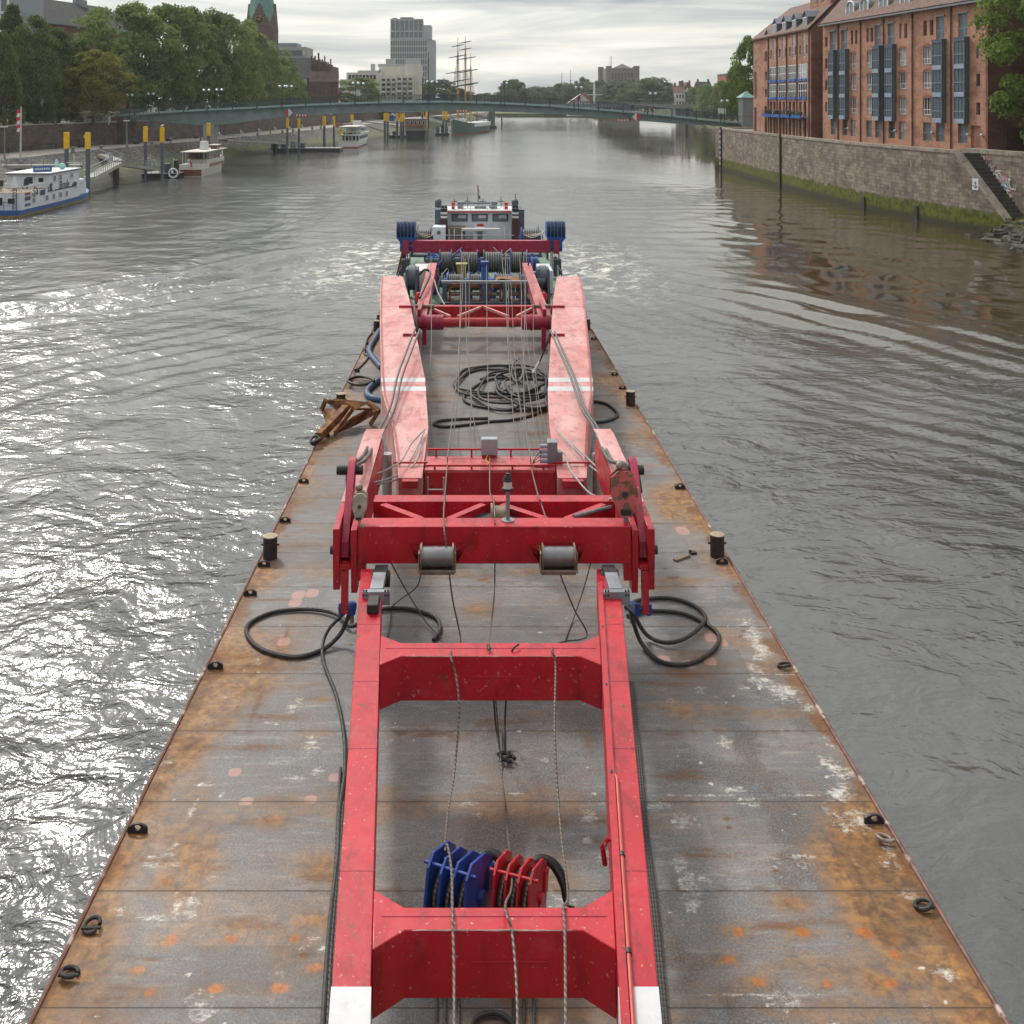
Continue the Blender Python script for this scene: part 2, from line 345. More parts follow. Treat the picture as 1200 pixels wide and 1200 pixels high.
def mat_riprap():
    m = NT('stone_riprap'); v = m.n('ShaderNodeTexVoronoi'); v.inputs['Scale'].default_value = 1.7; m.l(m.pos, v.inputs[0])
    sp = m.n('ShaderNodeSeparateColor'); m.l(v.outputs[1], sp.inputs[0])
    c = m.mix(sp.outputs[0], (.09, .085, .075), (.27, .255, .23)); c = m.mix(m.ramp(v.outputs[0], .25, .5), c, (.05, .045, .04))
    sx = m.n('ShaderNodeSeparateXYZ'); m.l(m.pos, sx.inputs[0])
    zz = m.math('ADD', sx.outputs[2], m.math('MULTIPLY', m.noise(.15, 4), 4))
    c = m.mix(m.ramp(zz, 3.2, 4.2, .85, 0), c, m.mix(m.ramp(m.noise(.9, 5), .4, .6), (.055, .065, .02), (.1, .12, .03)))
    c = m.mix(m.ramp(sx.outputs[2], .3, 1.1, .9, 0), c, (.03, .027, .02))
    return m.out(c, .9, 0, m.bump(v.outputs[0], .2, -1))
M_RIPRAP = mat_riprap()
# ------------------------------------------------------------------ river
def mat_water():
    m = NT('river_water'); sx = m.n('ShaderNodeSeparateXYZ'); m.l(m.pos, sx.inputs[0]); X, Y = sx.outputs[0], sx.outputs[1]
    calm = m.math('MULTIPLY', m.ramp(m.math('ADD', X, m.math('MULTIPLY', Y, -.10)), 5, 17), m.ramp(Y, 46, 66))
    patch = m.ramp(m.noise(.035, 5, .6, .6, sc3=(1, .45, 1)), .38, .62, .28, 1.05)
    amp = m.math('MULTIPLY', m.math('SUBTRACT', 1, m.math('MULTIPLY', calm, .84)), patch)
    far = m.math('MULTIPLY', m.ramp(Y, 15, 70, .7, .48), m.ramp(Y, 60, 230, 1, .27)); amp = m.math('MULTIPLY', amp, far)
    h1 = m.noise(.30, 3, .5, 1.6, sc3=(1, 1.5, 1)); h2 = m.noise(.95, 4, .55, 1.2, sc3=(1, 1.35, 1)); h3 = m.noise(3.4, 3, .5, .6)
    sw = m.noise(.16, 5, .55, 3.2)
    h = m.math('ADD', m.math('MULTIPLY', h1, .5), m.math('MULTIPLY', h2, .26))
    h = m.math('ADD', h, m.math('MULTIPLY', h3, .055)); h = m.math('ADD', h, m.math('MULTIPLY', sw, .34))
    nm = m.bump(m.math('MULTIPLY', h, amp), 1.0)
    # churned, foaming water beside and behind the pusher
    ax = m.math('ABSOLUTE', m.math('SUBTRACT', X, .4))
    fm = m.math('MULTIPLY', m.math('MULTIPLY', m.ramp(ax, 5, 7, 0, 1), m.ramp(ax, 9, 17, 1, 0)), m.math('MULTIPLY', m.ramp(Y, 62, 80), m.ramp(Y, 90, 101, 1, 0)))
    fo = m.math('MULTIPLY', fm, m.ramp(m.noise(.8, 8, .7, 1.0), .47, .66))
    # a few flecks of foam all over
    fl = m.math('MULTIPLY', m.ramp(m.noise(.12, 4), .48, .62), m.ramp(m.noise(2.2, 9, .78, .8), .675, .73)); fo = m.math('MAXIMUM', fo, m.math('MULTIPLY', fl, .35))
    col = m.mix(m.ramp(m.noise(.05, 3), .4, .6), (.034, .034, .032), (.052, .052, .049))
    col = m.mix(m.math('MULTIPLY', calm, .9), col, (.046, .034, .016))  # brown tint puts some of the brick buildings' reflection into the water colour
    col = m.mix(fo, col, (.62, .62, .56))
    m.b.inputs['IOR'].default_value = 1.62
    return m.out(col, m.math('ADD', m.math('MULTIPLY', fo, .5), m.math('MULTIPLY', m.ramp(Y, 60, 260, .19, .13), m.math('SUBTRACT', 1, m.math('MULTIPLY', calm, .72)))), 0, nm, .85)
M_WATER = mat_water()
def build_river():
    step = .35; xs = np.arange(-66, 56.01, step); ys = np.arange(4, 170.01, step); X, Y = np.meshgrid(xs, ys)
    H = np.zeros_like(X); rs = np.random.RandomState(3)
    def wake(px_, py_, dx, dy, lam, amp, ncr, wav, q0=0.):
        l = math.hypot(dx, dy); dx, dy = dx / l, dy / l
        t = (X - px_) * dx + (Y - py_) * dy; q = (X - px_) * -dy + (Y - py_) * dx
        q = q + .9 * np.sin(t * .13 + wav) + .35 * np.sin(t * .41 + wav * 2)
        env = np.exp(-((q - q0) / (lam * ncr)) ** 2) * np.clip((t - 1) / 9, 0, 1) * np.clip(1 - (t - 55) / 40, 0, 1)
        return amp * np.cos(2 * math.pi * q / lam) * env * (.65 + .35 * np.sin(t * .22 + wav * 3))
    H += wake(7, 90, 20, -37, 3.2, .18, 1.4, .5) + wake(8, 86, 21, -31, 2.3, .09, 2.6, 2.2, -2.2) + wake(4, 74, 26, -40, 1.8, .055, 4, 4.0, -3)
    H += wake(-9, 95, -24, -36, 3.4, .3, 1.4, 1.4) + wake(-9, 90, -26, -30, 2.4, .14, 2.6, 3.1, 2.5) + wake(-5, 70, -30, -36, 1.9, .055, 4, 5.2, 3)
    for k in range(26):          # cross-running chop
        a = rs.uniform(0, 2 * math.pi); lam = rs.uniform(2.2, 7); ph = rs.uniform(0, 6.3)
        qx = math.cos(a) * X + math.sin(a) * Y + 1.2 * np.sin(.11 * X * math.sin(a) - .13 * Y * math.cos(a) + ph)
        H += .0042 * lam / 3 * np.sin(2 * math.pi * qx / lam + ph)
    edge = np.clip(np.minimum.reduce([(X - xs[0]), (xs[-1] - X), (Y - ys[0]), (ys[-1] - Y)]) / 12, 0, 1)
    H *= edge
    n, m_ = X.shape; co = np.stack([X, Y, H], -1).reshape(-1, 3)
    idx = np.arange(n * m_).reshape(n, m_); q = np.stack([idx[:-1, :-1], idx[:-1, 1:], idx[1:, 1:], idx[1:, :-1]], -1).reshape(-1, 4)
    x0, x1, y0, y1 = xs[0], xs[-1], ys[0], ys[-1]
    B = len(co); ext = np.array([(-2100, -90, 0), (2100, -90, 0), (2100, 1500, 0), (-2100, 1500, 0), (x0, y0, 0), (x1, y0, 0), (x1, y1, 0), (x0, y1, 0)], float)
    co = np.concatenate([co, ext]); q2 = np.array([(0, 1, 5, 4), (1, 2, 6, 5), (2, 3, 7, 6), (3, 0, 4, 7)]) + B
    q = np.concatenate([q, q2]).astype(np.int32)
    me = bpy.data.meshes.new('river_water'); me.vertices.add(len(co)); me.vertices.foreach_set('co', co.ravel().astype(np.float32))
    me.loops.add(q.size); me.loops.foreach_set('vertex_index', q.ravel()); me.polygons.add(len(q))
    me.polygons.foreach_set('loop_start', np.arange(0, q.size, 4, dtype=np.int32)); me.update(calc_edges=True)
    me.polygons.foreach_set('use_smooth', [True] * len(q)); me.materials.append(M_WATER)
    o = bpy.data.objects.new('river_water', me); COL.objects.link(o); tag(o, kind='structure')
build_river()

# ------------------------------------------------------------------ left bank
WE = [(-80, -58), (90, -58), (165, -58.5), (184, -59), (244, -55.5), (300, -43), (344, -31), (420, -22), (500, -15), (620, -4), (760, 10), (880, 24)]
PF = [(-80, -76), (90, -76), (165, -74), (187, -73), (264, -60), (310, -54.5), (362, -50), (450, -40), (560, -28), (640, -20), (760, -2), (880, 12)]
WL = [(-80, -92), (90, -90), (190, -83), (213, -79), (222, -75), (294, -66.8), (424, -55.5), (560, -42), (640, -34), (760, -16), (880, 0)]
def interp(L, y):
    for (a, b), (c, d) in zip(L, L[1:]):
        if y <= c: return b + (d - b) * (y - a) / (c - a)
    return L[-1][1]
def strip(name, La, za, Lb, zb, m, ys, kind='structure', under=0.0, rough=0.0):
    mb = MB(); n = 1 if rough == 0 else 6; vs = []; r = random.Random(5)
    for y in ys:
        for k in range(n + 1):
            t = k / n; a, b = interp(La, y), interp(Lb, y)
            vs.append((a + (b - a) * t + (r.uniform(-rough, rough) if 0 < k < n else 0), y + (r.uniform(-rough, rough) if 0 < k < n else 0), za + (zb - za) * t + (r.uniform(-rough, rough) if 0 < k < n else 0)))
    w = n + 1; fs = []
    for i in range(len(ys) - 1):
        for k in range(n): fs.append((i * w + k, i * w + k + 1, (i + 1) * w + k + 1, (i + 1) * w + k))
    mb.add(vs, fs); return mb.build(name, m, kind=kind)
YS = sorted(set([-80] + list(range(0, 900, 12)) + [y for y, _ in WE + PF + WL if y <= 880]))
def shift(L, d): return [(y, x + d) for y, x in L]
strip('stone_bank', shift(WE, 1.5), -1.0, PF, 4.0, M_RIPRAP, YS + [880] if 880 not in YS else YS, rough=.22)
strip('promenade_path', PF, 4.0, WL, 4.0, M_PROM, YS)
def build_land():
    mb = MB(); pts = [(interp(WL, y) - .4, y) for y in (-80, 90, 190, 213, 222, 294, 424, 560, 640, 760, 880)]
    mb.add([(x, y, 8.3) for x, y in pts] + [(-2100, 880, 8.3), (-2100, -80, 8.3)], [tuple(range(len(pts) + 2))])
    mb.build('street_ground', M_GROUND, kind='structure')
    mb = MB(); far = [(24, 880), (140, 870), (300, 880)]
    mb.add([(-2100, 881, 3), (26, 881, 3), (150, 860, 3), (2100, 860, 3), (2100, 2300, 3), (-2100, 2300, 3), (-2100, 881, -1), (26, 881, -1), (150, 860, -1), (2100, 860, -1)], [(0, 1, 2, 3, 4, 5), (6, 7, 1, 0), (7, 8, 2, 1), (8, 9, 3, 2)])
    mb.build('far_ground', M_GRASS, kind='structure')
    mb = MB(); L = [(78, 216), (108, 300), (126, 450), (138, 600), (142, 700), (150, 861)]
    n = len(L); vs = [(x - 5, y, -.6) for x, y in L] + [(x, y, 2.2) for x, y in L] + [(x + 5, y, 3.4) for x, y in L] + [(2100, y, 3.4) for x, y in L]
    mb.add(vs, [(r * n + i, r * n + i + 1, (r + 1) * n + i + 1, (r + 1) * n + i) for r in range(3) for i in range(n - 1)])
    mb.build('far_bank_ground', M_GRASS, kind='structure')
build_land()
def build_promenade_wall():
    t = thing('promenade_wall', 'dark stone retaining wall behind the left bank promenade', 'wall', (interp(WL, 190), 190, 4))
    mb = MB(); cp = MB(); ys = [-80, 40, 90, 140, 190, 213, 222, 258, 294, 340, 380, 424, 500, 560, 640, 760, 880]
    P = [(interp(WL, y), y) for y in ys]
    for (x0, y0), (x1, y1) in zip(P, P[1:]):
        mb.prism([(x0, y0), (x1, y1), (x1 - .8, y1), (x0 - .8, y0)], 3.6, 8.75)
        cp.prism([(x0 + .08, y0), (x1 + .08, y1), (x1 - .85, y1), (x0 - .85, y0)], 8.753, 8.95)
    mb.build('wall_body', M_BWALL, t); cp.build('coping', M_CONC, t)
    dk = MB()
    for y, w, h in ((178, 2.4, 3.1), (229, 1.6, 2.6), (312, 2, 3)):
        x = interp(WL, y); s = (interp(WL, y + 1) - interp(WL, y - 1)) / 2
        dk.prism([(x + .04 - s * w / 2, y - w / 2), (x + .04 + s * w / 2, y + w / 2), (x - .1 + s * w / 2, y + w / 2), (x - .1 - s * w / 2, y - w / 2)], 4.02, 4.02 + h)
    dk.build('dark_doorway', M_DARK, t)
build_promenade_wall()

# ------------------------------------------------------------------ right quay
QW = [(203, 48.95), (176, 48.2), (150, 47.8), (126, 48.5), (110, 50.6), (107.6, 51.0)]
QT = 8.1
def build_quay():
    t = thing('quay_wall', 'tall sandstone quay wall with mossy foot under the brick buildings', 'wall', (48.5, 126, 0))
    mb = MB(); cp = MB(); P = [(x, y) for y, x in QW]
    for (x0, y0), (x1, y1) in zip(P, P[1:]):
        mb.prism([(x0 - .25, y0), (x1 - .25, y1), (x1 + 1.2, y1), (x0 + 1.2, y0)], -1.5, QT - .35)
        cp.prism([(x0 - .33, y0), (x1 - .33, y1), (x1 + .5, y1), (x0 + .5, y0)], QT - .347, QT)
    mb.prism([(48.7, 203.003), (50.2, 203.003), (95, 212), (95, 214), (48.7, 205)], -1.5, QT - .35)
    cp.prism([(48.62, 203.003), (50.2, 203.003), (95, 212), (95, 214), (48.62, 205)], QT - .347, QT)
    # flank of the stair and the sloped parapet
    a = (50.75, 107.6); b = (52.45, 100.6)
    mb.prism([(a[0], a[1]), (b[0], b[1]), (b[0] + .55, b[1]), (a[0] + .55, a[1])], [-1.5] * 4, [QT - .4, 1.35, 1.35, QT - .4])
    cp.prism([(a[0] - .06, a[1]), (b[0] - .06, b[1]), (b[0] + .6, b[1]), (a[0] + .6, a[1])], [QT - .397, 1.353, 1.353, QT - .397], [QT, 1.75, 1.75, QT])
    # the wall set back behind the stair
    Q = [(52.75, 110.2), (54.75, 99.5), (58.5, 88), (69, 70), (86, 50), (110, 20)]
    for (x0, y0), (x1, y1) in zip(Q, Q[1:]):
        mb.prism([(x0, y0), (x1, y1), (x1 + 1.2, y1), (x0 + 1.2, y0)], -1.5, QT - .35)
        cp.prism([(x0 - .06, y0), (x1 - .06, y1), (x1 + 1, y1), (x0 + 1, y0)], QT - .347, QT + .1)
    mb.prism([(51.2, 107.603), (52.9, 109.6), (52.9, 110.2), (51.2, 110.2)], -1, QT - .36)
    mb.build('wall_body', M_QUAY, t); cp.build('coping', M_CONC2, t)
    st = MB(); n = 20
    for k in range(n):
        f0, f1 = k / n, (k + 1) / n; z = QT - .3 - (QT - 1.0) * f0
        y0, y1 = 107.6 - 7.6 * f0, 107.6 - 7.6 * f1; x0, x1 = 51.32 + 1.75 * f0, 51.32 + 1.75 * f1
        xr0, xr1 = 52.95 + 1.45 * f0, 52.95 + 1.45 * f1
        st.prism([(x0 + .003, y0), (xr0 + .4, y0), (xr1 + .4, y1), (x1 + .003, y1)], -1, z)
    st.build('stair', M_STAIR, t)
    fd = MB(); bz = MB()
    for y in (199.5,):
        x = interp([(q, w) for q, w in reversed(QW)], y) - .27; fd.box(x - .25, x, y - .55, y + .55, -1, QT + .15)
        for k in range(7): bz.box(x - .262, x - .251, y - .3, y + .3, .9 + k * 1.05, 1.4 + k * 1.05)
    for y in (158,):
        x = interp([(q, w) for q, w in reversed(QW)], y) - .27; fd.box(x - .22, x, y - .3, y + .3, -1, QT + .1)
    fd.build('fender_post', M_DARK, t); bz.build('gauge_mark', M_WHITEP, t)
    for y, w in ((126, .35), (114.5, .35)):
        k = MB(); x = interp([(q, w_) for q, w_ in reversed(QW)], y) - .27; k.box(x - .12, x, y - w, y + w, -1, 1.5); k.build('mooring_recess', M_DARK, t)
    lp = MB(); L = [(x, y) for y, x in QW]
    lp.prism([(49, 202), (48.4, 176), (48, 150), (48.7, 126), (51, 110), (54.6, 108.5), (57, 99), (61, 88), (71, 70), (88, 50), (112, 20), (900, 20), (900, 214), (100, 214), (95, 211)], 5, 7.75)
    lp.build('quay_ground', M_GROUND, kind='structure')
M_CONC2 = mat('weathered_coping_stone', (.27, .235, .19), .85, var=.18, scale=.7, dirt=(.13, .115, .095), dlo=.5, dhi=.68)
M_STAIR = mat('dark_stone_steps', (.06, .055, .045), .85, var=.3)
build_quay()
def on_quay(y, off=.262): return interp([(q, w) for q, w in reversed(QW)], y) - off
def build_quay_signs():
    # small white sign with an anchor on the wall
    p = PW(1138.5, 218, 0.1); y = 104.6; x = 50.75 + (107.6 - y) / 7 * 1.7
    f = Matrix.Translation((x - .02, y, 4.75)) @ Matrix.Rotation(math.atan2(-7, 1.7), 4, 'Z')
    t = thing('berth_sign', 'small white plate with a black anchor on the quay wall', 'sign', (0, 0, 0), f)
    b = MB(); b.box(-.42, .42, -.05, 0, -.42 * 1.4, .42 * 1.4); b.build('sign_plate', M_WHITE, t)
    a = MB(); a.box(-.04, .04, -.062, -.053, -.33, .3); a.box(-.17, .17, -.062, -.053, .1, .17)
    a.tube([(.22 * math.cos(k), -.058, -.1 + .24 * math.sin(k)) for k in [math.pi + j * math.pi / 8 for j in range(9)]], .035, 5); a.build('anchor_mark', M_DARK, t)
    # graffiti on the set back wall: painted strokes
    f = Matrix.Translation((52.75, 110.2, 0)) @ Matrix.Rotation(math.atan2(-10.7, 2.0), 4, 'Z')
    t = thing('wall_graffiti', 'white, pink and blue sprayed graffiti on the wall behind the stair', 'graffiti', (0, 0, 0), f); r = random.Random(4)
    for nm, m_, cnt, w in (('white_stroke', M_WHITEP, 34, .075), ('pink_stroke', M_GPINK, 20, .09), ('blue_stroke', M_GBLUE, 13, .08)):
        g = MB()
        for k in range(cnt):
            s = r.random(); cx = 3.0 + s * 4.6 + r.uniform(-.6, .6); cz = 6.9 - s * 2.7 + r.uniform(-.5, .5)
            pts = [(cx + r.uniform(-.5, .5), -.02 - .004 * r.random(), cz + r.uniform(-.4, .4)) for _ in range(4)]
            g.tube(catmull(pts, 5), w * r.uniform(.5, 1), 4)
        if nm[0] == 'w':
            for pts in ([(5.6, -.03, 5.9), (5.8, -.03, 4.6), (6.5, -.03, 5.2), (5.7, -.03, 6.0)], [(5.3, -.03, 4.8), (6.6, -.03, 3.9), (7.7, -.03, 3.0)], [(7.9, -.03, 2.2), (8.1, -.03, 1.6), (8.2, -.03, 1.0)]): g.tube(catmull(pts, 5), .06, 4)
        g.build(nm, m_, t)
    s = MB(); f2 = Matrix.Translation((55.1, 98.4, 5.0)) @ Matrix.Rotation(math.atan2(-11.5, 3.4), 4, 'Z') @ Matrix.Rotation(R_(45), 4, 'Y')
    t = thing('diamond_sign', 'grey blue diamond shaped board at the right end of the quay', 'sign', (0, 0, 0), f2)
    s.box(-.95, .95, -.16, -.06, -.95, .95); s.build('sign_plate', M_ZINC, t)
M_GPINK = mat('pink_spray_paint', (.5, .2, .24), .7); M_GBLUE = mat('blue_spray_paint', (.12, .4, .5), .7)
build_quay_signs()
def build_rocks():
    r = random.Random(11); mb = MB(); gr = MB()
    for k in range(230):
        s = r.random(); y = 101 - 15 * s; x = 50.9 - 1.0 * s + r.uniform(-1.9, 2.6); z = max(0, (x - (50.4 - 1.2 * s)) * .5) - .12
        c = .18 + r.random() * .32; M = Matrix.Rotation(r.uniform(0, 6), 4, 'Z') @ Matrix.Rotation(r.uniform(-.5, .5), 4, 'X')
        h = [Vector((a * r.uniform(.6, 1) * c * 1.3, b * r.uniform(.6, 1) * c, e * r.uniform(.5, 1) * c * .8)) for e in (-1, 1) for a, b in ((-1, -1), (1, -1), (1, 1), (-1, 1))]
        mb.hexa([Vector((x, y, z)) + (M @ p) for p in h])
    mb.prism([(50.3, 100.9), (49.2, 85), (58.4, 80), (54.8, 100.9)], [-.6] * 4, [-.3, -.3, 2.4, 1.5])
    mb.build('bank_rubble', M_ROCK, kind='stuff', smooth=False)
    for k in range(5200):
        s = r.random(); y = 100.8 - 15 * s; x = 52.6 - .6 * s + r.uniform(-.9, 2.4); z = (x - (50.4 - 1.0 * s)) * .36 - .1
        a = r.uniform(0, 6.28); l = r.uniform(.35, .95); w = .03; dx, dy = math.cos(a), math.sin(a); b = r.uniform(.1, .5)
        gr.add([(x - dy * w, y + dx * w, z), (x + dy * w, y - dx * w, z), (x + dx * l * b, y + dy * l * b, z + l)], [(0, 1, 2)])
    gr.build('bank_grass', M_LEAFY, kind='stuff', smooth=False)
M_ROCK = mat('wet_dark_stone', (.07, .065, .05), .7, var=.5, scale=.7)
build_rocks()

def build_haze():            # thin river air
    m = bpy.data.materials.new('river_haze'); m.use_nodes = True; nt = m.node_tree; nt.nodes.clear(); o = nt.nodes.new('ShaderNodeOutputMaterial'); v = nt.nodes.new('ShaderNodeVolumePrincipled')
    v.inputs['Density'].default_value = HAZE; v.inputs['Color'].default_value = (.93, .95, .96, 1); v.inputs['Anisotropy'].default_value = .2; nt.links.new(v.outputs[0], o.inputs['Volume'])
    b = MB(); b.box(-2200, 2200, -110, 2400, -5, 78); h = b.build('haze', m, kind='stuff', smooth=False)
HAZE = .00013
build_haze()
# ------------------------------------------------------------------ trees
def crown_mesh(name, shape, nclump, nleaf, leaf, clump_r, seed, mat_):
    """leaf clumps filling a unit-height crown; shape(z in 0..1) gives the relative radius"""
    rs = np.random.RandomState(seed); C = []
    while len(C) < nclump:
        z = rs.rand(); a = rs.rand() * 6.283; r = shape(z) * math.sqrt(rs.uniform(.25, 1)) * (1 + .22 * math.sin(3 * a + seed) + .12 * math.sin(5 * a + 7 * z + seed))
        C.append((r * math.cos(a), r * math.sin(a), z, clump_r * rs.uniform(.6, 1.35)))
    C = np.array(C); k = rs.randint(0, nclump, nleaf); d = rs.normal(size=(nleaf, 3)); d /= np.linalg.norm(d, axis=1)[:, None]
    d[:, 2] = np.where(rs.rand(nleaf) < .6, np.abs(d[:, 2]), d[:, 2])
    p = C[k, :3] + d * C[k, 3:4] * rs.uniform(.55, 1.08, (nleaf, 1)) * np.array([1, 1, .8])
    nrm = d + rs.normal(size=(nleaf, 3)) * .6; nrm[:, 2] += .25; nrm /= np.linalg.norm(nrm, axis=1)[:, None]
    up = rs.normal(size=(nleaf, 3)); t1 = np.cross(nrm, up); t1 /= np.linalg.norm(t1, axis=1)[:, None] + 1e-9; t2 = np.cross(nrm, t1)
    s = leaf * rs.uniform(.6, 1.3, (nleaf, 1)); t1 *= s; t2 *= s * .7
    V = np.stack([p - t1, p - t2 * .9, p + t1, p + t2], 1).reshape(-1, 3).astype(np.float32)
    me = bpy.data.meshes.new(name); me.vertices.add(len(V)); me.vertices.foreach_set('co', V.ravel()); me.loops.add(len(V)); me.loops.foreach_set('vertex_index', np.arange(len(V), dtype=np.int32))
    me.polygons.add(nleaf); me.polygons.foreach_set('loop_start', np.arange(0, len(V), 4, dtype=np.int32)); me.update(calc_edges=True); me.materials.append(mat_); return me
ROUND = lambda z: .5 * (max(0, 1 - (2 * z - .86) ** 2 / 1.3)) ** .5
OVAL = lambda z: .40 * (max(0, 1 - (2 * z - .8) ** 2 / 1.45)) ** .6
CONE = lambda z: .34 * (1 - z) ** .75 + .05 * (1 if z < .9 else 0)
CROWN = {'plane1': crown_mesh('plane_crown', ROUND, 95, 17000, .019, .105, 1, M_LEAF), 'plane2': crown_mesh('plane_crown', ROUND, 85, 17000, .019, .115, 2, M_LEAF), 'plane3': crown_mesh('plane_crown', OVAL, 95, 16000, .019, .1, 3, M_LEAF),
         'lime1': crown_mesh('lime_crown', CONE, 130, 20000, .016, .075, 4, M_LEAFD), 'lime2': crown_mesh('lime_crown', OVAL, 130, 20000, .016, .08, 5, M_LEAFD),
         'young': crown_mesh('young_crown', ROUND, 90, 16000, .018, .1, 6, M_LEAFY), 'bright': crown_mesh('bright_crown', OVAL, 90, 16000, .018, .1, 7, M_LEAFB), 'quay': crown_mesh('quay_crown', OVAL, 170, 60000, .0105, .08, 8, M_LEAFB),
         'far1': crown_mesh('far_crown', ROUND, 60, 6000, .032, .125, 9, M_LEAFF), 'far2': crown_mesh('far_crown', OVAL, 60, 6000, .032, .125, 10, M_LEAFF), 'far3': crown_mesh('far_crown', ROUND, 60, 6000, .032, .13, 12, M_LEAFF)}
def trunk_mesh(seed, spread=.3):
    r = random.Random(seed); mb = MB()
    mb.tube([(0, 0, -.02), (.004, 0, .12), (-.006, .004, .26), (0, 0, .42)], [.026, .02, .017, .012], 8)
    for k in range(7):
        a = k * .9 + r.uniform(-.3, .3); z = r.uniform(.14, .34); L = r.uniform(.6, 1) * spread
        mb.tube(catmull([(0, 0, z), (L * .4 * math.cos(a), L * .4 * math.sin(a), z + .11), (L * math.cos(a), L * math.sin(a), z + .3)], 4), [.011 - .0009 * i for i in range(9)], 6)
    o = mb.build('trunk', M_BARK); me = o.data; bpy.data.objects.remove(o); return me
TRUNK = [trunk_mesh(s) for s in (1, 2, 3)]
def tree(kind, x, y, z0, h, w, cb, label, name='plane_tree', group=None, rz=0.0, cat='tree', trunk=True):
    """h total height, w crown width, cb height of the crown's foot"""
    t = thing(name, label, cat, (x, y, z0), group=group)
    c = bpy.data.objects.new('crown', CROWN[kind]); COL.objects.link(c); c.parent = t; c.location = (0, 0, cb); c.scale = (w, w, h - cb); c.rotation_euler.z = rz
    if trunk:
        k = bpy.data.objects.new('trunk', rng.choice(TRUNK)); COL.objects.link(k); k.parent = t; k.scale = (h, h, h); k.rotation_euler.z = rz
    return t
def tree_px(kind, u, vtop, Y, wpx, z0, cbv, label, **k):
    x = (u - U0) / F * Y; zt = CAMZ - (vtop - VH) / F * Y; cz = CAMZ - (cbv - VH) / F * Y
    return tree(kind, x, y=Y, z0=z0, h=zt - z0, w=wpx / F * Y / .8, cb=max(1, cz - z0), label=label, rz=rng.uniform(0, 6), **k)
g = 'lime trees above the promenade wall'
for a in (('lime1', -22, 28, 188, 62, 'dark green lime tree cut by the left edge of the picture'), ('lime1', 14, 10, 205, 64, 'pointed dark lime tree in front of the glass building corner'),
          ('lime2', 42, 22, 197, 56, 'dense dark lime tree right of the striped flagpole'), ('lime2', 68, 36, 210, 54, 'lime tree with yellowing top before the brick block windows'),
          ('lime1', 5, 42, 180, 50, 'low dark lime tree standing directly behind the flagpole')):
    tree_px(a[0], a[1], a[2], a[3], a[4], 8.3, 150, a[5], name='lime_tree', group=g)
tree_px('young', 109, 62, 212, 66, 8.3, 133, 'smaller round yellow green tree beside the kiosk', name='linden_tree')
tree_px('lime2', 92, 50, 232, 40, 8.3, 120, 'yellow tipped tree behind the small round linden tree', name='lime_tree')
g = 'plane trees along the promenade'
for a in (('plane1', 150, 11, 240, 96, 108, 'biggest plane tree, its forked trunk beside the bridge end'), ('plane2', 192, 11, 252, 76, 118, 'second plane tree from the bridge end, broad and pale topped'), ('plane3', 222, 16, 268, 70, 120, 'third plane tree from the bridge end, above the pier'),
          ('plane1', 250, 18, 284, 64, 120, 'fourth plane tree from the bridge end, tall and rounded'), ('plane2', 272, 26, 302, 56, 120, 'plane tree in front of the left half of the church spire'), ('plane3', 292, 30, 322, 52, 120, 'plane tree directly under the church clock'),
          ('plane1', 311, 50, 345, 46, 119, 'plane tree beside the flat concrete roof'), ('plane2', 328, 70, 370, 40, 118, 'small plane tree before the dark church roof'), ('plane3', 346, 88, 395, 32, 118, 'last and lowest plane tree, beside the brick church gable')):
    tree_px(a[0], a[1], a[2], a[3], a[4], 8.3, a[5] + 9, a[6], group=g)
tree_px('plane2', 420, 92, 470, 46, 8.3, 127, 'lone dark round tree in front of the white flats', name='round_tree')
# right bank
tree_px('bright', 878, 48, 250, 40, 7.8, 132, 'bright green tree beside the far corner of the brick warehouse', name='maple_tree')
tree_px('bright', 866, 78, 290, 34, 4, 135, 'smaller bright tree at the right end of the bridge', name='maple_tree')
tree('quay', 61.4, 101, 7.8, 23, 20, 1.2, 'large leafy tree at the right edge before the brick gable', name='maple_tree', rz=1.0)
g = 'trees on the far right bank'
for a in (('plane1', 813, 104, 640, 20, 'first far bank tree right of the grey bridge'), ('plane2', 829, 100, 560, 22, 'second far bank tree, behind the bridge lamp'), ('plane3', 845, 97, 500, 26, 'third far bank tree, below the red brick block'), ('plane1', 858, 96, 420, 24, 'fourth far bank tree, beside the lift tower'), ('far1', 836, 128, 420, 22, 'low bush below the bridge railing on the far right bank')):
    tree_px(a[0], a[1], a[2], a[3], a[4], 3.4, 138, a[5], name='far_tree', group=g)
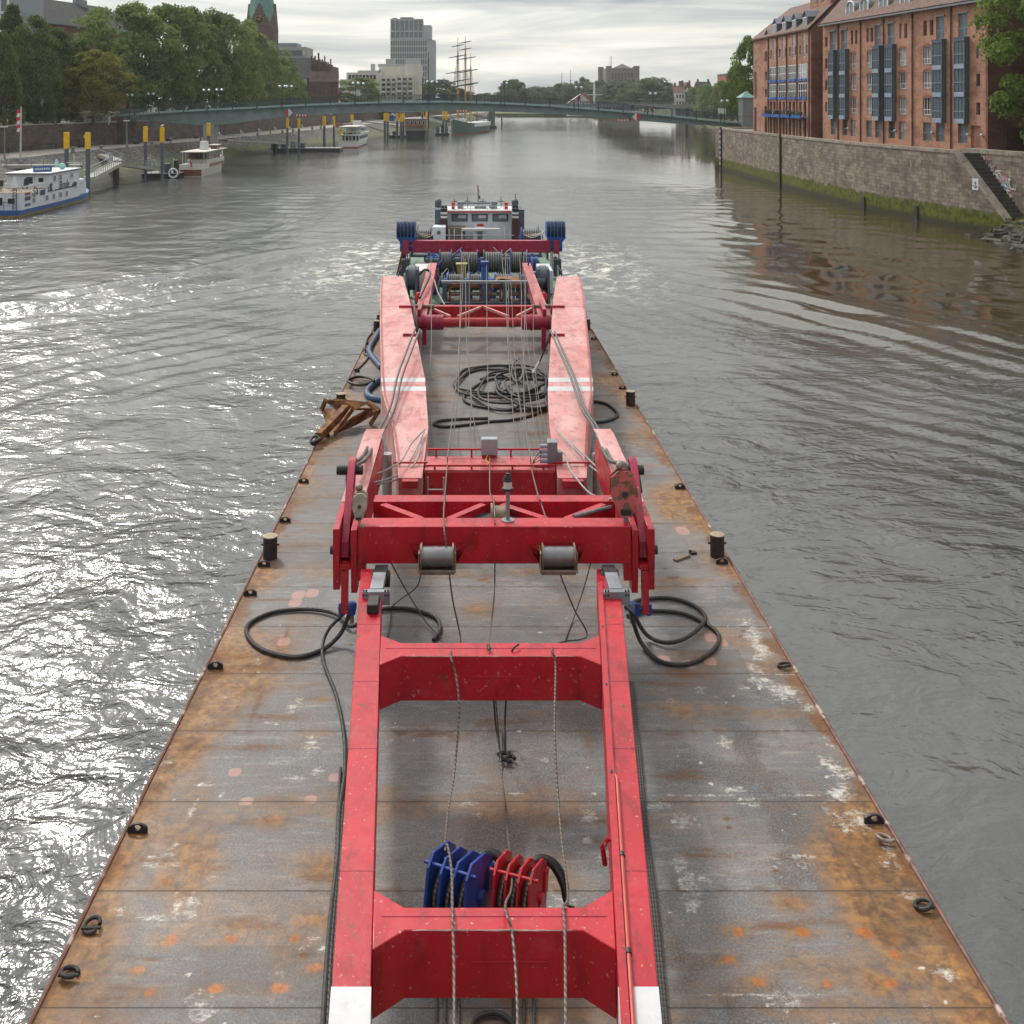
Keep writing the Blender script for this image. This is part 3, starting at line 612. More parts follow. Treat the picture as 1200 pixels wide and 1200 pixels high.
# the wooded skyline beyond the bridge: every tree one can tell apart
g = 'trees on the far skyline'
SKY_T = [(514, 95, 26, 560), (528, 102, 24, 640), (572, 110, 22, 800), (588, 108, 20, 820), (597, 95, 16, 700), (606, 95, 20, 720), (618, 104, 22, 760), (630, 103, 22, 800), (640, 107, 20, 780), (650, 103, 22, 860), (660, 99, 24, 840), (672, 101, 22, 820), (685, 92, 14, 900), (690, 98, 26, 820), (703, 96, 26, 800), (716, 100, 26, 780), (728, 96, 30, 760), (740, 94, 26, 740), (752, 95, 30, 720), (765, 93, 30, 700), (780, 98, 26, 690), (786, 104, 16, 650), (560, 112, 20, 780), (544, 108, 22, 700)]
WORDS = ['low', 'tall', 'broad', 'rounded', 'slim', 'bushy']
def ordw(n): return ['first', 'second', 'third', 'fourth', 'fifth', 'sixth', 'seventh', 'eighth', 'ninth', 'tenth', 'eleventh', 'twelfth', 'thirteenth', 'fourteenth', 'fifteenth', 'sixteenth', 'seventeenth', 'eighteenth', 'nineteenth', 'twentieth'][n] if n < 20 else ['twenty first', 'twenty second', 'twenty third', 'twenty fourth', 'twenty fifth', 'twenty sixth', 'twenty seventh', 'twenty eighth', 'twenty ninth', 'thirtieth', 'thirty first', 'thirty second', 'thirty third', 'thirty fourth', 'thirty fifth', 'thirty sixth'][n - 20]
for i, (u, v, w, Y) in enumerate(sorted(SKY_T)):
    tree_px('far%d' % (1 + i % 3), u, v, Y, w * 1.45, 3, 126, ('hazy green tree on the skyline, ' + ordw(i) + ' from the office tower'), name='skyline_tree', group=g, trunk=False)
# ------------------------------------------------------------------ buildings
M_CURT = mat('curtained_glass', (.4, .42, .42), .2, var=.3, scale=1.5)
def frame_from(p0, p1, z=0.0):
    x = Vector((p1[0] - p0[0], p1[1] - p0[1], 0)); L = x.length; x /= L; y = Vector((-x.y, x.x, 0))
    return Matrix(((x.x, y.x, 0, p0[0]), (x.y, y.y, 0, p0[1]), (0, 0, 1, z), (0, 0, 0, 1))), L
def s_of(p0, p1, u):
    k = (u - U0) / F; dx, dy = p1[0] - p0[0], p1[1] - p0[1]
    return (k * p0[1] - p0[0]) / (dx - k * dy) * math.hypot(dx, dy)
def facade(mb, x0, x1, z0, z1, ops, depth=.28):
    """front wall in the plane y=0 with real openings and reveals; ops = [(x0,x1,z0,z1)]"""
    xs = sorted({x0, x1, *[o[0] for o in ops], *[o[1] for o in ops]}); zs = sorted({z0, z1, *[o[2] for o in ops], *[o[3] for o in ops]})
    for i in range(len(xs) - 1):
        runs = []
        for j in range(len(zs) - 1):
            cx, cz = (xs[i] + xs[i + 1]) / 2, (zs[j] + zs[j + 1]) / 2
            if any(o[0] < cx < o[1] and o[2] < cz < o[3] for o in ops): continue
            if runs and runs[-1][1] == zs[j]: runs[-1][1] = zs[j + 1]
            else: runs.append([zs[j], zs[j + 1]])
        for a, b in runs: mb.add([(xs[i], 0, a), (xs[i + 1], 0, a), (xs[i + 1], 0, b), (xs[i], 0, b)], [(0, 1, 2, 3)])
    for a, b, c, d in ops:
        q = [(a, 0, c), (b, 0, c), (b, 0, d), (a, 0, d), (a, depth, c), (b, depth, c), (b, depth, d), (a, depth, d)]
        mb.add(q, [(0, 4, 5, 1), (1, 5, 6, 2), (2, 6, 7, 3), (3, 7, 4, 0), (4, 7, 6, 5)])
def window(parent, a, b, c, d, y, mf, mg, nv=1, nh=1, w=.07, rail=None, name='window'):
    f = MB(); f.box(a, a + w, y - .06, y, c, d); f.box(b - w, b, y - .06, y, c, d); f.box(a + w, b - w, y - .06, y, c, c + w); f.box(a + w, b - w, y - .06, y, d - w, d)
    for k in range(1, nv + 1):
        x = a + (b - a) * k / (nv + 1); f.box(x - w * .4, x + w * .4, y - .055, y, c + w, d - w)
    for k in range(1, nh + 1):
        z = c + (d - c) * k / (nh + 1); f.box(a + w, b - w, y - .05, y, z - w * .3, z + w * .3)
    if rail:
        f.box(a, b, y - .2, y - .17, c + rail, c + rail + .05)
        for k in range(5): x = a + (b - a) * (k + .5) / 5; f.box(x - .012, x + .012, y - .195, y - .175, c, c + rail)
    mg = rng.choice((mg, mg, M_GLASS, M_GLASSL, M_CURT)) if mg in (M_GLASS, M_GLASSL) else mg
    fo = f.build(name, mf, parent); g = MB(); g.add([(a + .01, y - .02, c + .01), (b - .01, y - .02, c + .01), (b - .01, y - .02, d - .01), (a + .01, y - .02, d - .01)], [(0, 1, 2, 3)]); g.build('pane', mg, fo, smooth=False)
    return fo
M_WFRAME = mat('white_window_frame', (.7, .72, .74), .5, var=.05)
M_BFRAME = mat('blue_grey_bay_frame', (.085, .12, .165), .45, .2, var=.1)
M_BFRAMEL = mat('pale_blue_panels', (.27, .33, .42), .5, .1, var=.12)
def build_warehouse_near():
    p0, p1 = (49.9, 145.6), (54.7, 109.0); fr, L = frame_from(p0, p1); S = lambda u: s_of(p0, p1, u)
    t = thing('brick_warehouse', 'long orange brick quay building with blue glazed bays, nearest on the right', 'building', (0, 0, 0), fr)
    B0, EV, DP = 7.7, 24.0, 14.0
    FL = {0: (8.6, 10.75), 1: (11.65, 13.7), 2: (14.75, 16.8), 3: (17.6, 19.7), 4: (20.9, 22.7)}
    ops = []; wins = []
    def op(u0, u1, k, kind='w'):
        z = FL[k] if isinstance(k, int) else k; a, b = S(u0), S(u1); ops.append((a, b, *z)); wins.append((a, b, *z, kind))
    for u0, u1 in ((1144, 1148.7), (967, 969.7)):
        for k, z in enumerate(((11.75, 13.1), (14.85, 16.2), (17.85, 19.25), (20.9, 22.3))): op(u0, u1, z, 'n')
    for u0, u1 in ((1081.7, 1091.5), (1053.8, 1062), (1015.8, 1021.4), (997.5, 1003.6)):
        for k in (1, 2, 3): op(u0, u1, k)
    for u0, u1 in ((1082, 1086), (1089.5, 1093.8), (1053.8, 1057), (1059.5, 1063), (1015.3, 1018), (1020.3, 1023.2), (997.1, 999.7), (1002, 1004.7)): op(u0, u1, 4, 'n')
    bays = [(1118.6, 1133.6), (1092.8, 1106.6), (1036.8, 1048), (1021.8, 1032.2), (983, 992.6), (970.2, 978.6)]
    for u0, u1 in bays: op(u0 + (u1 - u0) * .3, u1 + .3, (20.35, 22.95), 'd')
    for u0, u1 in ((1122.8, 1134), (1097, 1107), (1081.7, 1091), (1053.3, 1060.8), (1041.3, 1048.6), (1025.6, 1032.2), (1015.2, 1021.6), (996.8, 1002.9), (987.2, 993), (973.7, 979)): op(u0, u1, 0, 'g')
    ops.append((S(1137.7), S(1149), 7.75, 10.6))
    w = MB(); facade(w, 0, L, B0, EV - .02, ops, .30)
    w.box(0, L, .31, DP, B0, EV - .02)
    w.add([(L, 0, B0), (L, .31, B0), (L, .31, EV - .02), (L, 0, EV - .02), (0, 0, B0), (0, .31, B0), (0, .31, EV - .02), (0, 0, EV - .02)], [(0, 1, 2, 3), (4, 7, 6, 5)])
    w.build('wall', M_BRICK, t)
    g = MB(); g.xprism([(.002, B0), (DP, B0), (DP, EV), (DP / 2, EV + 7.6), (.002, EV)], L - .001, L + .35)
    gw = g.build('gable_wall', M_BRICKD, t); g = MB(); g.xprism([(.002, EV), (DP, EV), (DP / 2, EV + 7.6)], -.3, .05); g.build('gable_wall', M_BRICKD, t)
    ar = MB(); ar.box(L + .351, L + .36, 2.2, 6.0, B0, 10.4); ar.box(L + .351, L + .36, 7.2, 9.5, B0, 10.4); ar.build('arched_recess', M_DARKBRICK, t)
    rf = MB(); rf.xprism([(-.45, EV), (DP / 2, EV + 7.9), (DP / 2, EV + 8.2), (-.55, EV + .22)], .051, L - .002); rf.xprism([(DP + .45, EV), (DP / 2, EV + 7.9), (DP / 2, EV + 8.2), (DP + .55, EV + .22)], .051, L - .002)
    ro = rf.build('roof', M_TILE, t)
    gt = MB(); gt.box(-.2, L + .3, -.62, -.42, EV - .12, EV + .06); gt.build('gutter', M_ZINC, ro)
    for k, u in enumerate((992, 1008.5, 1031, 1056, 1089, 1128)):      # arched white dormers with sloping glass beside them
        s = S(u); d = MB(); n = 8; pts = [(1.1 * math.cos(math.pi * i / n), 1.5 + .8 * math.sin(math.pi * i / n)) for i in range(n + 1)]
        d.yprism([(s + a, EV + .5 + b) for a, b in pts] + [(s - 1.1, EV + .5), (s + 1.1, EV + .5)], .55, 5.2)
        do = d.build('dormer', M_ZINC, t)
        f = MB(); f.box(s - 1.12, s + 1.12, .44, .547, EV + .45, EV + .62); f.box(s - 1.12, s - .92, .44, .547, EV + .62, EV + 2.1); f.box(s + .92, s + 1.12, .44, .547, EV + .62, EV + 2.1); f.box(s - .06, s + .06, .46, .547, EV + .62, EV + 2.5)
        f.tube([(s + a, .5, EV + .5 + b) for a, b in pts], .12, 5); f.build('dormer_frame', M_WFRAME, do)
        pn = MB(); pn.box(s - .92, s + .92, .51, .549, EV + .6, EV + 2.1); pn.build('pane', M_GLASSL, do)
        b = MB(); b.add([(s - 3.2, -.3, EV + .15), (s - 1.15, -.3, EV + .15), (s - 1.15, 1.5, EV + 2.2), (s - 1.25, 1.5, EV + 2.2)], [(0, 1, 2, 3)]); b.bar((s - 3.2, -.33, EV + .2), (s - 1.2, 1.47, EV + 2.25), .08, .08); b.build('sloping_glass', M_GLASSB, do)
    for a, b, c, d, kind in wins:
        if kind == 'n': window(t, a, b, c, d, .24, M_ZINC, M_GLASS, 0, 1, .05)
        elif kind == 'g': window(t, a, b, c, d, .26, M_ZINC, M_GLASSL, 1, 0, .07, rail=.9)
        elif kind == 'd': window(t, a, b, c, d, .24, M_BFRAMEL, M_GLASSL, 1, 0, .08, rail=.95)
        else: window(t, a, b, c, d, .22, M_WFRAME, M_GLASSL, 2, 0, .08, rail=.6)
    lt = MB()
    for a, b, c, d, kind in wins:
        if kind == 'w': lt.box(a - .1, b + .1, -.03, .06, c - .1, c - .003)
        if kind == 'd': lt.box(a - .25, b + .15, -.14, -.003, d, d + .16)
    lt.build('sill', M_ZINC, t)
    for a, b, c, d, kind in wins:          # low segmental arches over the windows
        if kind == 'w':
            n = 6; am = MB(); am.yprism([(a - .002, d + .003)] + [(a + (b - a) * i / n, d + .003 + .0 * i) for i in range(1, n)] + [(b + .002, d + .003)] + [(b - (b - a) * i / n, d + .12 + .2 * math.sin(math.pi * i / n)) for i in range(n + 1)], -.025, -.003); am.build('brick_arch', M_DARKBRICK2, t)
    for u0, u1 in bays:
        a, b = S(u0 + 4.4), S(u1 + 2.2); y0 = -.55; z0, z1 = 10.9, 20.2; f = MB(); w_ = .13
        for x in (a, b - w_): f.box(x, x + w_, y0, y0 + w_, z0, z1); f.box(x, x + w_, -.14, -.003, z0, z1)
        for x in (a + (b - a) * .36, a + (b - a) * .68): f.box(x, x + .06, y0 + .02, y0 + .1, z0, z1)
        for z in (z0, 13.85, 16.95, z1 - .3): f.box(a - .02, b + .02, y0 - .02, -.004, z, z + .3)
        f.box(a - .05, b + .05, y0 - .06, -.004, z1, z1 + .12)
        bo = f.build('bay_window', M_BFRAME, t)
        for z in (z0 - .005, 13.83, 16.93): p = MB(); p.box(a + .1, b - .1, y0 - .04, y0 - .021, z - .1, z + .42); p.build('spandrel_panel', M_BFRAMEL, bo)
        gl = MB(); gl.box(a + .06, b - .06, y0 + .06, -.02, z0 + .1, z1 - .05); gl.build('pane', M_GLASSB, bo)
        rl = MB()
        for z in (12.1, 15.3, 18.4): rl.box(a - .01, b + .01, y0 - .03, y0 - .002, z, z + .06)
        rl.build('hand_rail', M_BFRAMEL, bo)
    for u in (1115, 1069.7, 1036, 1008.9, 982.7):
        p = MB(); p.cyl((S(u), -.1, B0), (S(u), -.1, EV - .1), .08, 8); p.box(S(u) - .14, S(u) + .14, -.24, -.03, EV - .75, EV - .4); p.build('downpipe', M_PIPE, t)
    for u in (1135.5, 1152, 1093.5, 1050, 994.8):
        l = MB(); l.ball((S(u), -.16, 9.6), .16, 8, 6); l.build('wall_lamp', M_LAMP, t)
M_PIPE = mat('brown_downpipe', (.06, .05, .05), .6)
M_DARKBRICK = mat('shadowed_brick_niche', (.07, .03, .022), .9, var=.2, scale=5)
M_DARKBRICK2 = mat('brick_arch_course', (.24, .085, .05), .85, var=.2, scale=6)
build_warehouse_near()
def build_warehouse_far():
    p0, p1 = (48.95, 178.0), (49.6, 150.0); fr, L = frame_from(p0, p1); S = lambda u: s_of(p0, p1, u)
    t = thing('brick_warehouse', 'orange brick quay building with grey gabled dormers and blue balconies, beyond the glazed bays', 'building', (0, 0, 0), fr)
    B0, EV, DP = 7.7, 23.7, 16.0; ops = []; wins = []
    def op(u0, u1, c, d, kind): a, b = S(u0), S(u1); ops.append((a, b, c, d)); wins.append((a, b, c, d, kind))
    cols = [(901, 909.7), (911.8, 920.7), (923, 932.6), (935.2, 945.8)]
    for a, b in cols:
        op(a, b, 16.3, 18.9, 't'); op(a, b, 13.55, 16.05, 't'); w = (b - a)
        for q in (.12, .6): op(a + w * q, a + w * (q + .3), 10.95, 13.2, 'g'); op(a + w * q, a + w * (q + .3), 7.9, 10.6, 'g')
    for u0, u1 in ((902.9, 904.6), (909.2, 910.9), (913, 915), (920, 922), (925, 926.8), (931.4, 933.5), (936.8, 938.6), (944.5, 946.4)): op(u0, u1, 20.3, 21.6, 'n')
    dsl = [(905.6, 908.1), (916.4, 919.1), (928.1, 931), (940.4, 943.6)]
    for a, b in dsl: op(a, b, 19.8, 23.4, 'd')
    for c, d in ((19.9, 21.6), (16.7, 18.2), (13.9, 15.3)): op(896.2, 899, c, d, 'n')
    op(884.2, 886.6, 13.6, 18.3, 'n'); op(884, 886.6, 7.9, 12.2, 'g'); op(896, 898.8, 7.9, 12.4, 'g')
    w = MB(); facade(w, 0, L, B0, EV - .02, ops, .34); w.box(0, L, .35, DP, B0, EV - .02)
    w.add([(L, 0, B0), (L, .35, B0), (L, .35, EV - .02), (L, 0, EV - .02), (0, 0, B0), (0, .35, B0), (0, .35, EV - .02), (0, 0, EV - .02)], [(0, 1, 2, 3), (4, 7, 6, 5)])
    w.build('wall', M_BRICK, t)
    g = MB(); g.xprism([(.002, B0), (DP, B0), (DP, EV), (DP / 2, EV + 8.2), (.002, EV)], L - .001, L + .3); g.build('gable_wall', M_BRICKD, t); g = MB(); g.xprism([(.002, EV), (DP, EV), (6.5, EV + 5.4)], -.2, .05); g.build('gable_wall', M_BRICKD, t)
    xm = S(925); rf = MB(); rf.xprism([(-.35, EV), (DP / 2, EV + 8.3), (DP / 2, EV + 8.6), (-.4, EV + .25)], xm, L - .002); rf.xprism([(DP + .35, EV), (DP / 2, EV + 8.3), (DP / 2, EV + 8.6), (DP + .4, EV + .25)], xm, L - .002); rf.xprism([(-.35, EV), (6.5, EV + 5.5), (6.5, EV + 5.8), (-.4, EV + .25)], -.25, xm - .003); rf.xprism([(DP + .35, EV), (6.5, EV + 5.5), (6.5, EV + 5.8), (DP + .4, EV + .25)], -.25, xm - .003)
    ro = rf.build('roof', M_TILE, t)
    for a, b in dsl + [(896.2, 899)]:
        x = (S(a) + S(b)) / 2; h = 2.2 if a > 900 else .7; hw = .95; d = MB()
        d.yprism([(x - hw, EV + .1), (x + hw, EV + .1), (x + hw, EV + h), (x, EV + h + .8), (x - hw, EV + h)], .25, 2.2 + h); do = d.build('dormer', M_NAVYZ, t)
        q = MB(); q.bar((x - hw - .2, 1.4 + h / 2, EV + h - .02), (x, 1.4 + h / 2, EV + h + .92), .1, 2.8 + h, up=(0, 0, 1)) if False else None
        q.add([(x - hw - .2, .05, EV + h - .1), (x, .05, EV + h + .86), (x, 3.2 + h, EV + h + .86), (x - hw - .2, 3.2 + h, EV + h - .1), (x + hw + .2, .05, EV + h - .1), (x + hw + .2, 3.2 + h, EV + h - .1)], [(0, 3, 2, 1), (1, 2, 5, 4)]); q.build('dormer_roof', M_ZINC, do)
        f = MB(); f.box(x - .75, x + .75, .1, .247, EV + .05, EV + h - .1); f.build('dormer_window', M_WFRAME, do)
        pn = MB(); [pn.box(x + k - .3, x + k + .3, .06, .098, EV + .2, EV + h - .25) for k in (-.36, .36)]; pn.build('pane', M_GLASSL, do)
    for a, b, c, d, kind in wins:
        if kind == 't': window(t, a, b, c, d, .1, M_WFRAME, M_GLASS, 3, 1, .16)
        elif kind == 'n': window(t, a, b, c, d, .25, M_WFRAME, M_GLASS, 0, 0, .06)
        elif kind == 'd': window(t, a, b, c, d, .12, M_WFRAME, M_GLASSL, 0, 3, .07)
        else: window(t, a, b, c, d, .3, M_PIPE, M_GLASS, 0, 1, .07)
    fb = MB()
    for a, b in cols:
        for z in (16.28, 13.53):
            for q in (0, .52): x0 = S(a) + (S(b) - S(a)) * q; fb.box(x0 + .05, x0 + (S(b) - S(a)) * .46, -.12, -.003, z, z + .36)
    fb.build('flower_box', M_BLUEB, t)
    for a, b in cols:
        x0, x1 = S(a) - .15, S(b) + .15; q = MB(); q.box(x0, x1, -1.1, -.004, 10.72, 10.9); q.box(x0, x1, -1.1, -1.04, 10.9, 11.2); bo = q.build('balcony', M_BLUEB, t)
        r = MB(); r.box(x0, x1, -1.12, -1.08, 11.8, 11.88); [r.box(x0 + (x1 - x0) * k / 9 - .015, x0 + (x1 - x0) * k / 9 + .015, -1.11, -1.08, 10.9, 11.8) for k in range(10)]; r.build('railing', M_NAVY, bo)
        f = MB(); rr = random.Random(int(a)); [f.ball((rr.uniform(x0 + .3, x1 - .3), -.7, 11.15 + rr.random() * .4), .28 + .1 * rr.random(), 7, 5) for _ in range(3)]; f.build('balcony_plants', M_LEAFD, bo)
    for u in (900.8, 911, 922.3, 934.4, 948.6): p = MB(); p.cyl((S(u), -.1, B0), (S(u), -.1, EV - .1), .09, 8); p.build('downpipe', M_PIPE, t)
    rw = MB(); rw.ball((S(885.5), 0, 20.4), (.45, .06, .75), 12, 8); rw.build('round_window', M_GLASSL, t)
    # the taller rear wing with its own roof
    x0, x1 = S(925.5), L - .5; q = MB(); q.box(x0, x1, 3.2, 13, EV + 2, EV + 7.2); wg = q.build('rear_wing', M_BRICK, t)
    q = MB(); q.yprism([(x0 - .4, EV + 7.2), (x1 + .4, EV + 7.2), ((x0 + x1) / 2, EV + 13)], 2.8, 13.3); q.build('wing_roof', M_TILE, wg)
    q = MB(); [q.box(x0 + 2 + 2.6 * k, x0 + 3.1 + 2.6 * k, 3.12, 3.197, EV + 4.6, EV + 6.8) for k in range(int((x1 - x0) / 2.7))]; q.build('wing_windows', M_GLASS, wg)
M_NAVYZ = mat('dark_zinc_cheeks', (.09, .11, .14), .55, .2)
build_warehouse_far()
def simple_windows(parent, name, m, axis, at, a0, a1, na, z0, z1, nz, fw=.55, fh=.55):
    """every pane of a far block as its own part"""
    for j in range(nz):
        for i in range(na):
            ca = a0 + (a1 - a0) * (i + .5) / na; cz = z0 + (z1 - z0) * (j + .5) / nz; hw = (a1 - a0) / na * fw / 2; hh = (z1 - z0) / nz * fh / 2
            b = MB()
            if axis == 'x': b.box(ca - hw, ca + hw, at - .06, at - .003, cz - hh, cz + hh)
            else: b.box(at + .003, at + .06, ca - hw, ca + hw, cz - hh, cz + hh)
            b.build(name, m, parent, smooth=False)
def block(mb, u0, u1, vt, Y, D, z0=3.0, vb=None):
    x0, x1 = (u0 - U0) / F * Y, (u1 - U0) / F * Y; zt = CAMZ - (vt - VH) / F * Y
    if vb is not None: z0 = CAMZ - (vb - VH) / F * Y
    mb.box(x0, x1, Y, Y + D, z0, zt); return x0, x1, z0, zt
def lift_tower():
    t = thing('lift_tower', 'small glazed lift tower with green hipped roof at the bridge end', 'tower', (49.5, 207, 7.8)); x0, x1 = (870 - U0) / F * 207, (883 - U0) / F * 207
    m = MB()
    for x in (x0, x1 - .2):
        for y in (207, 210): m.box(x, x + .2, y, y + .2, 5, 14)
    for z in (8, 10.4, 13.8): m.box(x0 - .02, x1 + .02, 206.98, 210.22, z, z + .18)
    m.build('tower_frame', M_ZINC, t); g = MB(); g.box(x0 + .05, x1 - .05, 207.06, 210.1, 5, 13.9); g.build('pane', M_GLASSL, t)
    r = MB(); cx, cy = (x0 + x1) / 2, 208.6; h = (x1 - x0) / 2 + .4; r.add([(cx - h, cy - 2, 14.0), (cx + h, cy - 2, 14.0), (cx + h, cy + 2, 14.0), (cx - h, cy + 2, 14.0), (cx, cy, 15.3)], [(0, 1, 4), (1, 2, 4), (2, 3, 4), (3, 0, 4), (3, 2, 1, 0)]); r.build('roof', M_COPPER, t, smooth=False)
lift_tower()

# ---- left bank: offices, church, flats, tower
def build_left():
    # long brick block with a steep dark roof
    fr, L = frame_from((-141, 200), (-107, 330))
    t = thing('brick_office_block', 'long red brick block with a huge dark roof above the left trees', 'building', (0, 0, 0), fr)
    EV, DP = 35.5, 26; w = MB(); w.box(0, L, 0, DP, 8, EV); w.build('wall', M_BRICKD, t)
    r = MB(); r.xprism([(-.9, EV + .2), (DP / 2, EV + 8.3), (DP + .9, EV + .2)], -.5, L + .5); ro = r.build('roof', M_SLATE, t)
    c = MB(); c.box(-.6, L + .6, -1.0, -.05, EV - .5, EV + .19); c.build('cornice', M_ZINC, t)
    c = MB(); c.box(L - 15, L - 12, DP / 2 - 2, DP / 2 + 1, EV + 6.6, EV + 9.4); c.cyl((L - 14.5, DP / 2, EV + 9), (L - 14.5, DP / 2, EV + 11), .1, 6); c.build('roof_hatch', M_ZINC, ro)
    for k in range(18):
        a = 3.5 + k * 5.2
        for z in (EV - 5.4, EV - 10):
            f = MB(); f.box(a, a + 2.5, -.12, -.003, z, z + 3.2); fo = f.build('window', M_WFRAME, t); g = MB(); [g.box(a + .2 + q, a + 1.15 + q, -.16, -.122, z + .2, z + 3.0) for q in (0, 1.15)]; g.build('pane', M_GLASS, fo)
    # glass corner block
    t = thing('glass_building', 'pale blue glazed building corner at the top left', 'building', PW(0, 20, 250)); m = MB(); x0, x1, z0, zt = block(m, -70, 11, -40, 250, 20, 8); m.build('glass_wall', M_GLASSB, t)
    f = MB(); [f.box(x0 + 2.4 * k, x0 + 2.4 * k + .5, 249.7, 249.997, 8, zt) for k in range(int((x1 - x0) / 2.4))]; f.box(x1 - .5, x1 + .003, 249.68, 249.995, 8, zt); [f.box(x0, x1, 249.6, 249.69, z, z + .7) for z in (30, 34.5, 39, 43.5)]; f.build('mullion', M_WFRAME, t)
    m = MB(); block(m, 11.1, 26, 14, 251, 12, 8); m.build('side_wing', M_ZINC, t); f = MB(); [block(f, 12.5 + 2.6 * k, 14.2 + 2.6 * k, 15.5, 250.6, .3, vb=21.5) for k in range(5)]; f.build('window_band', M_LIGHTW, t)
    # church tower
    Y = 400; x0, x1 = (288 - U0) / F * Y, (320 - U0) / F * Y; cx = (x0 + x1) / 2; h = (x1 - x0) / 2; zb = CAMZ - (36 - VH) / F * Y
    t = thing('church_tower', 'brick church tower with green copper spire and gold clock', 'tower', (cx, Y + h, 8)); m = MB(); m.box(x0, x1, Y, Y + 2 * h, 8, zb)
    m.build('tower_shaft', M_BRICKO, t)
    gb = MB(); gb.yprism([(x0, zb + .003), (x1, zb + .003), (cx, zb + 11)], Y - .15, Y + 2 * h + .15); gb.xprism([(Y, zb + .003), (Y + 2 * h, zb + .003), (Y + h, zb + 11)], x0 - .15, x1 + .15); gb.build('tower_gable', M_BRICKO, t)
    sp = MB(); n = 8; H = 52; ring = [(cx + h * 1.02 * math.cos(math.pi / 8 + k * math.pi / 4) / math.cos(math.pi / 8), Y + h + h * 1.02 * math.sin(math.pi / 8 + k * math.pi / 4) / math.cos(math.pi / 8), zb + 1.0) for k in range(n)]
    sp.add(ring + [(cx, Y + h, zb + H)], [(k, (k + 1) % n, n) for k in range(n)]); sp.build('spire', M_COPPER, t, smooth=False)
    ck = MB(); cz = zb + 4.2; ck.cyl((cx, Y - .3, cz), (cx, Y - .16, cz), 2.1, 24); co = ck.build('clock_face', M_DARK, t); g = MB()
    for k in range(12): a = k * math.pi / 6; g.bar((cx + 1.5 * math.cos(a), Y - .34, cz + 1.5 * math.sin(a)), (cx + 1.95 * math.cos(a), Y - .34, cz + 1.95 * math.sin(a)), .28, .06, up=(0, 1, 0))
    g.bar((cx, Y - .36, cz), (cx - .9, Y - .36, cz + .5), .2, .06, up=(0, 1, 0)); g.bar((cx, Y - .36, cz), (cx + .4, Y - .36, cz + 1.6), .16, .06, up=(0, 1, 0)); g.build('clock_hand', M_GOLD, co)
    op = MB(); [op.box(cx + q - .55, cx + q + .55, Y - .2, Y - .003, zb - 6, zb - 2.6) for q in (-2.6, 0, 2.6)]; op.build('belfry_opening', M_DARK, t)
    # church nave with stepped gables
    t = thing('brick_church', 'old brown brick church with a row of stepped gables under a dark roof', 'church', PW(360, 118, 420)); m = MB(); x0, x1, z0, zt = block(m, 318, 364, 92, 425, 28, 8); 
    xr = (364 - U0) / F * 425; m.build('nave_wall', M_BRICKO, t)
    r = MB(); zr = CAMZ - (66 - VH) / F * 425; r.xprism([(424, zt), (439, zr), (454, zt)], x0, xr); r.build('roof', M_SLATE, t)
    for k, (a, b, v) in enumerate(((364.2, 374, 64.5), (374.2, 381, 68), (381.2, 388, 71.5))):
        g = MB(); Y = 424 - k * 1.0; xa, xb = (a - U0) / F * Y, (b - U0) / F * Y; zt2 = CAMZ - (v - VH) / F * Y; g.box(xa, xb, Y, Y + 24, 8, zt2 - 2)
        for i, q in enumerate((.0, .42, .84)): g.box(xa + (xb - xa) * q * .98, xa + (xb - xa) * (q + .16), Y - .2, Y + 1, zt2 - 8, zt2 + (.9 if i == 2 else -.4))
        go = g.build('gable', M_BRICKO, t); w = MB(); [w.box(xa + (xb - xa) * (.2 + .3 * i), xa + (xb - xa) * (.36 + .3 * i), Y - .1, Y - .003, zt2 - 14, zt2 - 4) for i in range(2)]; w.build('blind_window', M_DARKBRICK, go)
    g = MB(); Y = 419; a, b = (362 - U0) / F * Y, (396 - U0) / F * Y; za = CAMZ - (96 - VH) / F * Y; g.box(a, b, Y, Y + 3, 8, za); g.xprism([(Y - .5, za), (Y + 3, za + 4.5), (Y + 3, za)], a, b); g.build('side_aisle', M_BRICKO, t)
    g = MB(); g.add([((388 - U0) / F * 418, 418, CAMZ + 24 / F * 418), ((399 - U0) / F * 418, 418, CAMZ + 4 / F * 418), ((399 - U0) / F * 440, 440, CAMZ + 4 / F * 440), ((388 - U0) / F * 440, 440, CAMZ + 26 / F * 440)], [(0, 1, 2, 3), (3, 2, 1, 0)]); g.build('lean_to_roof', M_REDTILE, t, smooth=False)
    g = MB(); [g.box((x - U0) / F * 418.5, (x + 2.2 - U0) / F * 418.5, 418.3, 418.99, 12, CAMZ + 19 / F * 418) for x in (366, 371, 376, 381, 386, 391)]; g.build('buttress', M_BRICKO, t)
    g = MB(); block(g, 354, 359.5, 93, 424.5, .4, vb=98); g.build('window', M_WFRAME, t)
    # flat concrete building behind the church
    t = thing('concrete_building', 'flat grey concrete office storey rising behind the dark church roof', 'building', PW(340, 60, 470)); m = MB(); x0, x1, z0, zt = block(m, 322, 359, 55, 470, 20, 8); m.build('wall', M_CONC, t)
    m = MB(); block(m, 326, 348, 50.5, 474, 12, vb=55); m.build('roof_storey', M_ZINC, t); m = MB(); block(m, 322.2, 354, 59, 469.7, .29, vb=65); m.build('window_band', M_PILE, t); m = MB(); block(m, 354.5, 357.5, 59, 469.6, .3, vb=65); m.build('pale_window', M_LIGHTW, t)
    # flats
    t = thing('white_flats', 'stepped white flats with many balconies left of the office tower', 'building', PW(450, 110, 520)); Y = 520
